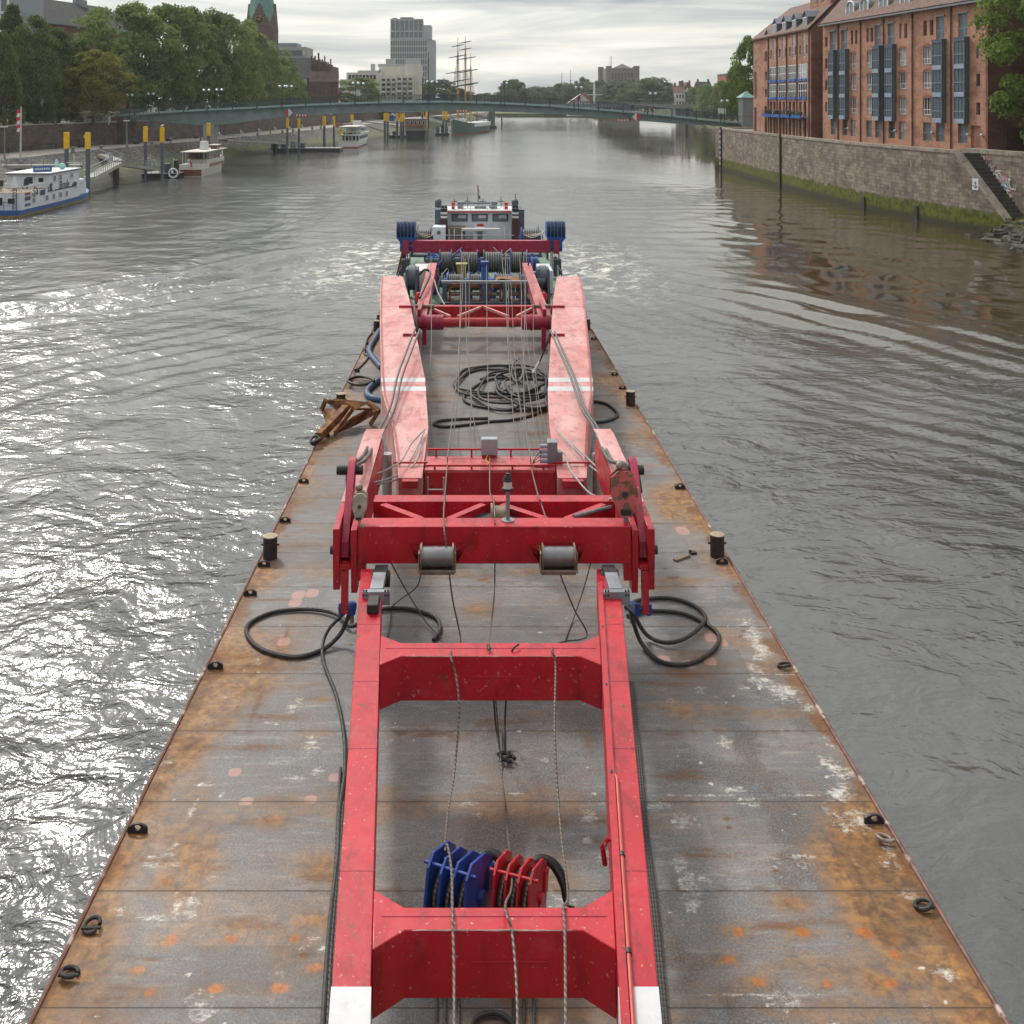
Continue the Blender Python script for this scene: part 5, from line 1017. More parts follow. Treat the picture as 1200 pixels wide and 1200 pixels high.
    f = Matrix.Translation((-53.0, 126.4, 4.53)) @ Matrix.Rotation(R_(38), 4, 'Z'); s = MB(); P = [f @ Vector(q) for q in ((-1.1, -.06, 0), (1.1, -.06, 0), (1.1, .06, 0), (-1.1, .06, 0), (-1.1, -.06, .72), (1.1, -.06, .72), (1.1, .06, .72), (-1.1, .06, .72))]; s.hexa(P); ro = s.build('roof_sign', M_BOATBLUE, t)
    for k in range(7): q = MB(); q.hexa([f @ Vector((-.9 + k * .26 + a, b_, c_)) for a, b_, c_ in ((0, -.09, .22), (.18, -.09, .22), (.18, -.062, .22), (0, -.062, .22), (0, -.09, .5), (.18, -.09, .5), (.18, -.062, .5), (0, -.062, .5))]); q.build('sign_letter', M_LAMP, ro)
    q = MB(); q.ball((-52.6, 131.5, 4.9), (.5, .3, .4), 8, 6); q.ball((-53.2, 131.2, 5.3), (.25, .2, .5), 8, 6); q.build('roof_figure', M_COPPERL, t)
    r = MB()
    for y in np.arange(117.3, 124.6, 1.0): r.box(X1 - .12, X1 - .07, y - .02, y + .02, 2.65, 3.4)
    for x in np.arange(X0 + .2, X1, 1.0): r.box(x - .02, x + .02, 117.25, 117.29, 2.65, 3.4)
    r.box(X1 - .13, X1 - .06, 117.25, 124.6, 3.38, 3.44); r.box(X0 + .2, X1 - .07, 117.24, 117.3, 3.38, 3.44); r.box(X1 - .12, X1 - .08, 117.25, 124.6, 3.0, 3.04); r.build('deck_railing', M_WHITE, t)
    r = MB(); r.box(X0 + .2, X1 - .1, 117.25, 124.6, 2.653, 2.7); r.build('sun_deck', M_WOOD, t)
    r = MB()
    for x in (-52.5, -52.1): r.cyl((x, 117.12, .5), (x, 117.12, 3.3), .04, 6)
    for z in np.arange(.7, 3.2, .35): r.cyl((-52.5, 117.12, z), (-52.1, 117.12, z), .03, 5)
    for x in np.arange(-56.6, -52.6, .8): r.cyl((x, 116.8, .75), (x, 116.8, 1.7), .03, 5)
    r.box(-56.6, -52.6, 116.77, 116.83, 1.68, 1.74); r.build('ladder', M_NAVY, t)
    m = MB(); m.cyl((-52.9, 136.2, 2.9), (-52.9, 136.2, 6.0), .05, 6); m.tube([(-53.9, 136.2, 5.1), (-51.9, 136.2, 5.1)], .035, 5); m.build('signal_mast', M_WHITE, t)
    m = MB(); [m.cyl((X0 + 1 + 4 * abs(math.sin(a)), y, 1.0), (X0 + 1 + 4 * abs(math.sin(a)), y, 2.0), .03, 5) for a, y in ((1.2, 137.5), (.9, 139))]; m.tube([(X1 - .6, 136, 1.95), (X1 - 1, 138, 2.0), (X1 - 2, 139.6, 2.05)], .03, 5); m.build('bow_rail', M_WHITE, t)
    for x, y, lab in ((-55.2, 119.5, 'dark folding chair at the front of the houseboat sun deck'), (-53.4, 122.3, 'dark folding chair beside the white parasol on the houseboat')):
        c = thing('deck_chair', lab, 'chair', (x, y, 2.7)); q = MB(); q.box(x - .3, x + .3, y - .3, y + .3, 3.1, 3.16); q.build('seat', M_DARK, c); q = MB(); q.bar((x, y + .3, 3.1), (x, y + .55, 3.95), .6, .06); q.build('backrest', M_DARK, c)
        for sx in (-.26, .26): q = MB(); q.bar((x + sx, y - .3, 2.71), (x + sx, y + .3, 3.1), .04, .04); q.bar((x + sx, y + .3, 2.71), (x + sx, y - .3, 3.1), .04, .04); q.build('leg', M_DARK, c)
    p = thing('parasol', 'white folded parasol on the houseboat sun deck', 'parasol', (-54.2, 121.3, 2.7)); q = MB(); q.cyl((-54.2, 121.3, 2.7), (-54.2, 121.3, 4.4), .04, 6); q.build('pole', M_POST, p); q = MB(); q.cyl((-54.2, 121.3, 3.0), (-54.2, 121.3, 4.35), .5, 8, .05); q.build('canopy', M_WHITE, p)
M_COPPERL = mat('pale_turquoise_paint', (.3, .6, .55), .6)
houseboat()
def yacht():
    X0, X1, Y0, Y1 = -51.7, -47.2, 180, 201; t = thing('wooden_yacht', 'white motor yacht with mahogany stern and cream awning roof', 'boat', (-49.5, 190, 0))
    h = MB(); hull(h, X0, X1, Y0, Y1, -.4, 1.35, .5, .22, 18, .96, 1.6); h.build('hull', M_BOATW, t)
    s = MB(); s.box(X0 + .35, X1 - .35, Y0 - .05, Y0 - .003, .15, 1.2); s.build('transom', M_MAHOG, t)
    s = MB(); s.box(X0 + .2, X1 - .2, Y0 + .3, Y0 + 5, 1.36, 2.1); s.build('aft_bulwark', M_BOATW, t); s = MB(); s.box(X0 + .3, X1 - .15, Y0 + 5.003, Y0 + 16, 1.36, 1.95); s.build('wooden_band', M_MAHOG, t)
    s = MB(); s.box(X0 + .5, X1 - .35, Y0 + 4, Y0 + 16.5, 1.953, 2.75); s.build('cabin_side', M_BOATW, t)
    s = MB(); s.box(X0 + .6, X1 - .45, Y0 + 5.0, Y0 + 14, 2.753, 4.15); s.build('saloon', M_MAHOG, t)
    for k in range(6): pane(t, X1 - .45, Y0 + 5.4 + k * 1.4, Y0 + 6.4 + k * 1.4, 2.95, 4.0, fm=M_BOATW if k < 3 else M_MAHOG)
    for k in range(4): paney(t, Y0 + 5.0, X0 + .75 + k * .85, X0 + 1.5 + k * .85, 2.9, 4.0, fm=M_MAHOG)
    s = MB(); s.box(X0 + .1, X1 + .05, Y0 + 1.2, Y0 + 17, 4.153, 4.32); s.build('awning_roof', M_CREAM, t)
    s = MB(); [s.cyl((x, y, 2.1), (x, y, 4.15), .05, 6) for x in (X0 + .4, X1 - .3) for y in (Y0 + 1.6, Y0 + 3.6)]; s.build('awning_post', M_WHITE, t)
    s = MB(); s.cyl((-49.4, Y0 + 9, 4.32), (-49.4, Y0 + 9, 5.9), .85, 14, .75); s.build('funnel', M_WHITE, t); s = MB(); s.box(-49, -47.9, Y0 + 12, Y0 + 14.5, 4.323, 5.0); s.box(-51, -50.2, Y0 + 11, Y0 + 12.4, 4.323, 4.9); s.build('skylight', M_MAHOG, t); s = MB(); s.box(-49.3, -47.6, Y0 + 11.6, Y0 + 15, 5.003, 5.12); s.build('skylight_roof', M_CREAM, t)
    s = MB(); s.cyl((-49.4, Y0 - .05, 1.9), (-49.4, Y0 - .7, 3.0), .03, 5); so = s.build('flag_staff', M_MAHOG, t); s = MB(); s.add([(-49.4, Y0 - .55, 2.8), (-49.3, Y0 - .5, 1.7), (-49.05, Y0 - .45, 1.75), (-49.1, Y0 - .6, 2.6)], [(0, 1, 2, 3), (3, 2, 1, 0)]); s.build('flag', M_BRIGHTRED, so)
    s = MB(); pts = [(X1 - .3, Y0 + 14, 2.9), (X1 - .8, Y0 + 17, 3.4), (-48.8, Y0 + 20, 3.7)]; s.tube(pts, .04, 5); s.tube([(a, b, c - .5) for a, b, c in pts], .03, 5); s.build('bow_rail', M_WHITE, t)
yacht()
def river_ship():
    X0, X1, Y0, Y1 = -38.2, -32.6, 291.5, 330; t = thing('excursion_boat', 'white two deck excursion boat with yellow flag under the bridge', 'boat', (-35.5, 310, 0))
    h = MB(); hull(h, X0, X1, Y0, Y1, -.4, 1.5, .3, .15, 16, .95, .6); h.build('hull', M_WHITE, t); h = MB(); hull(h, X0 - .03, X1 + .03, Y0 - .04, Y1, -.3, .3, .3, .05, 16, .95, 0); h.build('boot_topping', M_BOOT, t)
    s = MB(); s.box(X0 + .25, X1 - .2, Y0 + 6, Y0 + 32, 1.5, 3.5); s.build('lower_saloon', M_WHITE, t); s = MB(); s.box(X0 + .1, X1 - .05, Y0 + .2, Y0 + 33, 3.503, 3.75); s.build('upper_deck', M_WHITE, t)
    for k in range(12): pane(t, X1 - .2, Y0 + 6.6 + k * 2.05, Y0 + 8.1 + k * 2.05, 2.1, 3.2, gm=M_GLASS)
    s = MB(); s.box(X0 + .6, X1 - .6, Y0 + 13, Y0 + 30, 3.753, 5.6); s.build('upper_saloon', M_WHITE, t)
    for k in range(7): pane(t, X1 - .6, Y0 + 13.6 + k * 2.2, Y0 + 15.3 + k * 2.2, 4.3, 5.3)
    for k in range(5): paney(t, Y0 + 6.0, X0 + .5 + k * 1.0, X0 + 1.35 + k * 1.0, 1.7, 3.3)
    s = MB(); s.box(X0 + .1, X1 - .1, Y0 + .8, Y0 + 20, 5.9, 6.05); s.build('canopy', M_CREAM, t); s = MB(); [s.cyl((x, y, 3.7), (x, y, 5.9), .06, 6) for x in (X0 + .3, (X0 + X1) / 2, X1 - .3) for y in np.arange(Y0 + 1, Y0 + 13, 3.6)]; [s.cyl((x, Y0 + .5, 1.5), (x, Y0 + .5, 3.5), .06, 6) for x in (X0 + .3, -36.3, -34.5, X1 - .3)]; s.build('deck_post', M_WHITE, t)
    s = MB(); s.box(X0 + .05, X1, Y0 + .1, Y0 + .16, 4.4, 4.7); s.box(X1 - .06, X1, Y0 + .1, Y0 + 13, 4.4, 4.7); s.box(X0 + .05, X1, Y0 + .1, Y0 + .16, 1.5, 2.1); s.build('railing_board', M_CREAM, t)
    s = MB(); s.box(-36.5, -34, Y0 + 22, Y0 + 25, 5.603, 7.3); s.build('wheelhouse', M_WHITE, t); s = MB(); s.add([(X0 + .4, Y0 - .2, 5.4), (X0 + 1.6, Y0 - .3, 5.1), (X0 + .9, Y0 - .2, 3.5), (X0 + .2, Y0 - .1, 3.9)], [(0, 1, 2, 3), (3, 2, 1, 0)]); s.build('flag', M_YELLOW, t)
    s = MB(); r = random.Random(3); [s.box(x, x + .5, y, y + .5, 3.76, 4.5) for x, y in [(r.uniform(X0 + .6, X1 - 1), Y0 + 1 + k * .9) for k in range(12)]]; s.build('deck_seats', M_MAHOG, t)
river_ship()
M_BLACKH = mat('black_blue_hull', (.018, .022, .03), .5, var=.2)
def dark_ship():
    X0, X1, Y0, Y1 = -23.2, -15.6, 352, 384; t = thing('restaurant_ship', 'black hulled ship with wooden balcony and white stern windows', 'boat', (-19.4, 366, 0))
    h = MB(); hull(h, X0, X1, Y0, Y1, -.4, 3.2, .35, .3, 16, .9, 1.0); h.build('hull', M_BLACKH, t); s = MB(); s.box(X0 + .3, X1 - .4, Y0 + .3, Y0 + 14, 3.203, 6.9); s.build('stern_house', M_MAHOG, t); s = MB(); s.box(X0 + .1, X1 - .3, Y0 + .1, Y0 + 14.4, 6.903, 7.15); s.build('roof', M_DARK, t)
    for k in range(5):
        paney(t, Y0 + .3, X0 + .7 + k * 1.35, X0 + 1.6 + k * 1.35, 5.2, 6.6, gm=M_GLASS); paney(t, Y0 - .02 + .3, X0 + .7 + k * 1.35, X0 + 1.7 + k * 1.35, 3.35, 4.3, gm=M_GLASSL)
    s = MB(); s.box(X0 + .2, X1 - .3, Y0 - .6, Y0 + .28, 4.5, 4.62); s.box(X0 + .2, X1 - .3, Y0 - .65, Y0 - .55, 4.62, 5.3); s.build('balcony', M_WARMW, t)
    s = MB(); s.xprism([(Y0 + 16, 3.3), (Y0 + 16, 5), (Y0 + 20, 6.6), (Y0 + 24, 5), (Y0 + 24, 3.3)], X1 - 4.5, X1 - .6); s.build('white_tent', M_WHITE, t)
    for k, (y, z) in enumerate(((360, 22), (372, 31))): s = MB(); s.cyl((-17.4 + k * 1.6, y, 3), (-17.4 + k * 1.6, y, z), .28, 6, .12); s.tube([(-20 + k * 1.6, y, z * .62), (-14.5 + k * 1.6, y, z * .66)], .14, 5); [s.tube([(-17.4 + k * 1.6, y, z - 1), (-17.4 + k * 1.6 + d, y + 2, 3.4)], .04, 4) for d in (-3, 3)]; s.build('mast', M_DARK, t)
M_WARMW = mat('warm_brown_wood', (.25, .1, .035), .5, var=.2)
dark_ship()
M_MAST = mat('ochre_mast', (.45, .27, .07), .5, var=.1)
def tall_ship():
    t = thing('sailing_ship', 'three masted sailing ship with green hull and ochre masts', 'boat', (-4, 425, 0)); A = Matrix.Translation((-7.5, 405, 0)) @ Matrix.Rotation(R_(-13), 4, 'Z')
    def loft(mb, hw, z0, z1, fl, sheer):
        q = MB(); hull(q, -hw, hw, 0, 56, z0, z1, .3, fl, 18, .8, sheer, up=0); mb.add([A @ Vector(p) for p in q.v], q.f)
    h = MB(); loft(h, 4.1, .5, 3.7, .2, 2.4); h.build('hull', M_BGREEN, t); h = MB(); loft(h, 3.5, -.6, .55, .1, 0); h.build('red_underbody', M_BOOT, t); h = MB(); q = MB(); hull(q, -4.2, 4.2, 16, 55.5, 2.7, 4.3, .02, 0, 8, .85, .3, up=0); h.add([A @ Vector(p) for p in q.v], q.f); h.build('white_bulwark', M_WHITE, t)
    for k, (u, vt, Y, yards) in enumerate(((536.5, 44, 416, (84, 95, 66, 53.5, 101)), (545.3, 42.5, 430, (84, 68.5, 57.5, 49.5, 99)), (551.6, 62, 444, (82.5, 67.5, 99)))):
        b = PW(u, vt, Y); m = MB(); m.cyl((b.x, b.y, 3), (b.x, b.y, b.z - 8), .42, 8, .3); m.cyl((b.x, b.y, b.z - 8), b, .22, 6, .1); mo = m.build('mast', M_MAST, t)
        for i, v in enumerate(yards):
            z = CAMZ - (v - VH) / F * Y; hw = (11 if v > 90 else 10 if v > 78 else 7.5 if v > 60 else 5.2) * (.62 if k == 2 else 1) * .5 * 1.5 / 1.5; q = MB(); q.tube([(b.x - hw, b.y + hw * .25, z - hw * .17), (b.x, b.y - .3, z), (b.x + hw, b.y - hw * .25, z + hw * .17)], [.12, .24, .12], 6); q.build('yard', M_DARK, mo)
        q = MB()
        for d in (-3.6, -2.2, 2.2, 3.6): q.tube([(b.x + d, b.y + 1, 4.5), (b.x + d * .2, b.y, b.z * .62)], .06, 4); q.tube([(b.x + d * .8, b.y + 2, 5), (b.x, b.y, b.z - 4)], .05, 4)
        q.build('rigging', M_ROPED, mo)
    q = MB(); q.tube([A @ Vector((0, 2, 6.2)), A @ Vector((0, -9, 9.0))], .25, 6); q.build('bowsprit', M_MAST, t)
    for d in (8, 12): q = MB(); q.tube([A @ Vector((0, -7, 8.5)), A @ Vector((0, d, 24 + d))], .05, 4); q.build('forestay', M_ROPED, t)
    r = random.Random(9); q = MB(); [q.box(-8 + r.uniform(-2, 3) + k * .35, -7.2 + r.uniform(-2, 3) + k * .35, 410 + k * 2.6, 411.4 + k * 2.6, 3.8, 5.4 + r.random()) for k in range(12)]; q.build('deckhouse', M_WHITE, t)
tall_ship()
# mooring piles
def pile(u, vt, Y, zt=8.9, lab='', w=.62, ylo=2.0, yl=None):
    x = (u - U0) / F * Y; t = thing('mooring_pile', lab, 'pile', (x, Y, 0), group='yellow topped mooring piles'); zt = CAMZ - (vt - VH) / F * Y
    m = MB(); m.cyl((x, Y, -1.5), (x, Y, zt - ylo), w * .46, 12); m.build('shaft', M_PILE, t); m = MB(); m.box(x - w / 2, x + w / 2, Y - w / 2, Y + w / 2, zt - ylo, zt); m.cyl((x + (.4 if u % 2 < 1 else -.4), Y - .2, zt - .75), (x + (.4 if u % 2 < 1 else -.4), Y - .2, zt - .35), .12, 8); m.build('yellow_cap', M_YELLOW, t, bev=.03)
PL = [(78, 155, 143, 2.3, 'yellow topped pile behind the houseboat roof, left of the pair'), (103, 155.3, 143, 2.3, 'yellow topped pile behind the houseboat bow, right of the pair'), (170.5, 148.3, 176, 2.6, 'yellow topped pile rising through the end of the gangway'), (190, 149, 173, 2.6, 'yellow topped pile with a gull, left of the wooden yacht'), (244.5, 144, 206, 2.6, 'yellow topped pile behind the funnel of the wooden yacht'),
      (336.8, 138.3, 262, 2.6, 'yellow topped pile just below the left diamond board'), (350.3, 138.8, 258, 2.6, 'yellow topped pile under the left striped bar'), (380, 136, 300, 2.9, 'left one of two yellow topped piles before the excursion boat'), (391.3, 136, 296, 2.9, 'right one of two yellow topped piles before the excursion boat'), (412.6, 134.3, 330, 2.9, 'yellow topped pile behind the excursion boat stern'),
      (451, 132.5, 352, 2.8, 'first of the piles between the excursion boat and the black ship'), (454.3, 132.5, 351, 2.8, 'second of the piles between the excursion boat and the black ship'), (465.3, 133, 366, 2.8, 'third of the piles between the excursion boat and the black ship'), (470, 133.5, 362, 2.8, 'fourth of the piles between the excursion boat and the black ship'), (472.8, 133, 370, 2.8, 'fifth pile, touching the stern of the black ship'),
      (495, 130.8, 400, 2.8, 'pile behind the mast of the black ship'), (500, 131, 402, 2.8, 'pile behind the white tent of the black ship'), (519.5, 130.2, 402, 3.4, 'left pile of the pair before the tall ship bow'), (523, 130.2, 401, 3.4, 'right pile of the pair before the tall ship bow'), (558.8, 131, 470, 1.4, 'dark pile with a thin yellow top at the stern of the tall ship'), (572, 131, 500, .9, 'dark pile at the middle of the far landing stage'), (588, 131, 520, 1.0, 'lone pile right of the far landing stage')]
for u, v, Y, yl, lab in PL: pile(u, v, Y, lab=lab, ylo=yl, w=.62 if Y < 300 else .85)
p = PW(190, 148.6, 173); m = MB(); m.ball(p + Vector((0, 0, .2)), (.3, .16, .15), 8, 6); m.ball(p + Vector((.24, 0, .38)), .09, 6, 5); m.add([p + Vector(q) for q in ((-.25, -.08, .22), (-.62, 0, .2), (-.25, .08, .22))], [(0, 1, 2), (2, 1, 0)]); m.cyl(p + Vector((0, .05, 0)), p + Vector((0, .05, .15)), .02, 4); m.cyl(p + Vector((0, -.05, 0)), p + Vector((0, -.05, .15)), .02, 4); m.build('gull', M_WHITE, None, p, label='white gull sitting on a yellow pile by the yacht', cat='gull')
# gangways and pontoons
def gangway(name, lab, pts, w, cat='gangway', h=1.05, sp=1.6, dm=None, legs=()):
    P = [Vector(p) for p in pts]; t = thing(name, lab, cat, P[0]); d = MB(); r = MB()
    for a, b in zip(P, P[1:]):
        dr = (b - a).normalized(); sd = Vector((-dr.y, dr.x, 0)).normalized() * w / 2
        d.bar(a, b, w, .22); d.bar(a + sd - Vector((0, 0, .25)), b + sd - Vector((0, 0, .25)), .12, .3); d.bar(a - sd - Vector((0, 0, .25)), b - sd - Vector((0, 0, .25)), .12, .3); n = max(1, int((b - a).length / sp))
        for s in (sd, -sd):
            r.bar(a + s + Vector((0, 0, h)), b + s + Vector((0, 0, h)), .07, .07); r.bar(a + s + Vector((0, 0, h * .55)), b + s + Vector((0, 0, h * .55)), .04, .04)
            for k in range(n + 1): p = a + (b - a) * k / n + s; r.box(p.x - .035, p.x + .035, p.y - .035, p.y + .035, p.z, p.z + h)
    d.build('walkway', dm or M_CONC, t); r.build('railing', M_GREYS, t)
    for (x, y, z0, z1, rr) in legs: m = MB(); m.cyl((x, y, z0), (x, y, z1), rr, 10); m.build('support_pile', M_DARK, t)
    return t
def onz(u, v, Y): return PW(u, v, Y)
gangway('access_bridge', 'level grey access bridge with railings above the houseboat', [PW(-40, 194, 158), PW(10, 194, 158), PW(96, 193.5, 160)], 2.4, legs=[(PW(28, 193, 158).x, 158, -1, 3.2, .35)])
gangway('gangway', 'pale gangway sloping down from the landing to the houseboat', [PW(138, 191, 165), PW(122, 199, 156), PW(104, 208.5, 147)], 1.6, sp=1.2, legs=[(PW(134.5, 195, 163).x, 163.5, -1, 3.3, .5)])
gangway('gangway', 'short gangway dropping from the landing to the dark pontoon', [PW(139, 191.5, 166), PW(186, 198, 176)], 1.6, sp=1.1)
gangway('access_bridge', 'grey landing bridge with a gate frame joining both gangways', [PW(139, 189, 166.5), PW(134, 186.5, 176), PW(120, 181, 190)], 1.8)
def pontoon(u0, u1, Y0, Y1, zt, lab, boxes=()):
    x0, x1 = (u0 - U0) / F * Y0, (u1 - U0) / F * Y0; t = thing('pontoon', lab, 'pontoon', ((x0 + x1) / 2, Y0, 0)); m = MB(); m.box(x0, x1, Y0, Y1, -.5, zt); m.build('float', M_DARK, t); m = MB(); m.box(x0 - .05, x1 + .05, Y0 - .05, Y1, zt + .003, zt + .1); m.build('decking', M_CONCD, t)
    r = MB(); [r.box(x - .04, x + .04, Y0 + .1, Y0 + .18, zt, zt + 1.1) for x in np.arange(x0 + .2, x1, 1.4)]; r.build('post', M_PILE, t)
    for (a, b, h, m_) in boxes: q = MB(); xa = (a - U0) / F * (Y0 + 1.5); xb = (b - U0) / F * (Y0 + 1.5); q.box(xa, xb, Y0 + 1.2, Y0 + 2.4, zt + .1, zt + .1 + h); q.build('equipment_locker', m_, t, bev=.04)
    return x0, x1
pontoon(166, 208, 176, 183, .75, 'dark steel pontoon at the stern of the wooden yacht', ((193, 199, 1.6, M_NAVY), (204, 208, 2.2, M_DARK)))
p = PW(203, 203, 175.7); m = MB(); m.tube([p + Vector((.75 * math.cos(a), 0, .75 * math.sin(a))) for a in np.linspace(0, 6.283, 16)[:-1]], .16, 6, closed=True); m.build('lifebuoy', M_WHITE, None, p, label='white lifebuoy hanging on the dark pontoon', cat='lifebuoy')
p = PW(203.4, 188, 178); m = MB(); m.cyl((p.x, 178, .8), p + Vector((0, 0, .3)), .12, 8); m.build('white_post', M_WHITE, None, (p.x, 178, .8), label='thin white post on the dark pontoon beside the yacht', cat='post')
pontoon(285, 398, 268, 275, .9, 'long landing stage left of the excursion boat', ((318, 326, 1.5, M_NAVY), (329, 335, 1.7, M_NAVY), (340, 347, 1.8, M_CONCD), (352, 357, 1.3, M_NAVY)))
gangway('access_bridge', 'level grey footway from the promenade to the long landing stage', [PW(262, 163.5, 243), PW(300, 165.5, 256), PW(333, 167.5, 266)], 2.2, sp=1.8, legs=[(PW(322, 168, 262).x, 262, -1, 2.6, .5)])
gangway('access_bridge', 'dark sloping access bridge right behind the excursion boat', [PW(430, 142, 410), PW(470, 147, 385)], 2.4, sp=2)
pontoon(456, 476, 372, 380, .9, 'small landing stage left of the black ship', ((460, 464, 1.4, M_DARK), (468, 473, 1.8, M_CONCD)))
pontoon(510, 526, 398, 410, .9, 'dark landing stage at the bow of the tall ship', ((511, 515, 2.2, M_NAVY), (517, 520, 3.0, M_DARK), (521, 525, 2.4, M_PILE)))
pontoon(563, 582, 500, 512, 1.2, 'far landing stage beyond the tall ship', ((573, 580, 7, M_PILE), (566, 569, 2.5, M_DARK)))
# street furniture of the promenade
def lamp_left(u, vb, vt, Y, lab, arm=.7):
    a = PW(u, vb, Y); b = PW(u, vt, Y); t = thing('promenade_lamp', lab, 'street lamp', a, group='lamp posts on the promenade'); m = MB(); m.cyl(a, a + Vector((0, 0, 1.3)), .2, 8); m.cyl(a + Vector((0, 0, 1.3)), b, .11, 8, .09); m.build('pole', M_POST, t); m = MB(); m.box(b.x - arm, b.x + .5, b.y - .15, b.y + .15, b.z - .05, b.z + .18); m.build('lamp_head', M_LIGHTW, t, bev=.04)
lamp_left(148.8, 175, 142, 190, 'grey promenade lamp with small boxes beside the bridge end'); lamp_left(5.3, 193, 149, 163, 'grey lamp post left of the striped flagpole')
lamp_left(235.2, 167, 146, 230, 'slim lamp post left of the bridge pier'); lamp_left(316.8, 157, 137, 290, 'slim lamp post under the left diamond board'); lamp_left(388.3, 146, 134, 380, 'slim lamp post near the excursion boat')
t = thing('flagpole', 'tall white flagpole with a hanging red and white flag at the left', 'flagpole', PW(24, 190, 165)); a, b = PW(24, 190, 165), PW(24.8, 125, 165); m = MB(); m.cyl(a, b, .17, 8, .1); m.build('pole', M_LIGHTW, t); m = MB()
for k in range(6): m.m = k % 2; z1 = b.z - .4 - k * .6; m.add([(b.x - .12 - .5, b.y, z1 - .1), (b.x - .08, b.y, z1), (b.x - .08, b.y, z1 - .6), (b.x - .12 - .55, b.y - .2, z1 - .7)], [(0, 1, 2, 3), (3, 2, 1, 0)])
m.build('flag', [M_BRIGHTRED, M_WHITE], t)
BO_L = [(85.5, 178, 'first low stone bollard along the promenade edge, behind the left pile pair'), (118.5, 176, 'second low stone bollard along the promenade edge, left of the lamp with boxes'), (178, 171, 'third low bollard on the promenade edge, between the two piles'), (302, 160, 'fourth low bollard on the promenade edge, right of the pier'), (331, 156.5, 'fifth low bollard on the promenade edge'), (343.5, 155, 'sixth low bollard on the promenade edge'), (366, 152.5, 'seventh low bollard on the promenade edge'), (376, 151, 'eighth low bollard on the promenade edge')]
for u, v, lab in BO_L: q = PZ(u, v, 4.0); m = MB(); m.cyl(q, q + Vector((0, 0, .75)), .35, 10, .3); m.ball(q + Vector((0, 0, .8)), (.42, .42, .2), 10, 6); m.build('mooring_bollard', M_CONCD, None, q, label=lab, cat='bollard', group='bollards along the promenade')
for i in range(10):
    y = 205 + 17 * i; x = interp(WL, y) + 2.2; t = thing('cafe_chair', 'white cafe chair at the foot of the promenade wall, %s from the bridge pier' % ordw(i - 4), 'chair', (x, y, 4), group='chairs along the promenade wall') if i > 3 else thing('promenade_bench', 'dark bench against the promenade wall, %s from the left' % ordw(i), 'bench', (x, y, 4), group='benches along the wall')
    m_ = M_WHITE if i > 3 else M_DARK; l = 1.0 if i > 3 else 2.2
    q = MB(); q.box(x - .3, x + .3, y - l / 2, y + l / 2, 4.4, 4.48); q.build('seat', m_, t); q = MB(); q.bar((x - .3, y, 4.48), (x - .45, y, 5.1), l, .06, up=(1, 0, 0)); q.build('backrest', m_, t)
    for s in (-1, 1): q = MB(); q.box(x - .28, x + .28, y + s * l * .42 - .04, y + s * l * .42 + .04, 4, 4.4); q.build('leg', m_, t)
t = thing('wall_handrail', 'long dark handrail along the left promenade wall', 'railing', (interp(WL, 180) + 1.4, 180, 4)); m = MB(); P = [Vector((interp(WL, y) + 1.2, y, 5.0 + max(0, (y - 196)) * .06)) for y in (166, 174, 182, 190, 198, 206)]; m.tube(P, .09, 6); [m.cyl(p, p - Vector((0, 0, 1.1)), .1, 6) for p in P]; m.build('hand_rail', M_DARK, t)
def kiosk():
    Y = 218; t = thing('promenade_kiosk', 'small white kiosk with dark windows under the round linden tree', 'kiosk', PW(115, 146, Y)); m = MB(); x0, x1, z0, zt = block(m, 98, 127, 133, Y, 5, 8.3); m.build('wall', M_LIGHTW, t); m = MB(); m.box(x0 - .5, x1 + .5, Y - 1, Y + 5.5, zt + .003, zt + .35); m.build('roof', M_CREAM, t)
    for a, b in ((101, 111), (112, 114.5)): paney(t, Y, (a - U0) / F * Y, (b - U0) / F * Y, 9.5, zt - .5)
    m = MB(); block(m, 115, 120, 136, Y - .3, .29, vb=145); m.build('blue_door', M_BFRAMEL, t)
    t = thing('street_sign', 'slim white sign pole right of the kiosk', 'sign', PW(127.5, 146, 214)); m = MB(); m.cyl(PW(127.5, 146, 214), PW(127.5, 131, 214), .16, 8); m.build('pole', M_WHITE, t); m = MB(); a = PW(121, 132, 214); m.box(a.x, a.x + 1.0, 213.9, 214, a.z - 1.2, a.z); m.build('sign_plate', M_WHITE, t)
    t = thing('low_building', 'low brick and glass pavilion behind the bridge landing', 'building', PW(142, 140, 234)); m = MB(); block(m, 130, 152, 134, 232, 8, 8.3); m.build('wall', M_BRICKD, t); m = MB(); block(m, 129, 153, 128, 232.5, 7, vb=134); m.build('glass_storey', M_GLASSL, t)
kiosk()
t = thing('blue_stall', 'blue roofed stall on the promenade behind the black ship', 'stall', PW(458, 142, 440)); m = MB(); block(m, 455, 462, 135.5, 440, 4, vb=142); m.build('stall_box', M_BLUEB, t); m = MB(); a, b = PW(454, 135.5, 440), PW(463, 135.5, 440); m.yprism([(a.x, a.z), (b.x, a.z), ((a.x + b.x) / 2, a.z + 1)], 439, 445); m.build('roof', M_BFRAMEL, t)
t = thing('red_container', 'orange red box near the piles under the bridge', 'container', PW(397, 148, 350)); m = MB(); block(m, 393, 402, 145, 350, 3, vb=149.5); m.build('container_box', M_REDTILE, t, bev=.05)
m = MB(); block(m, 403, 410, 145.5, 352, 3, vb=149.5); m.build('brown_box', M_TILE, None, PW(406, 149, 352), label='brown crate beside the orange red box under the bridge', cat='crate', bev=.04)
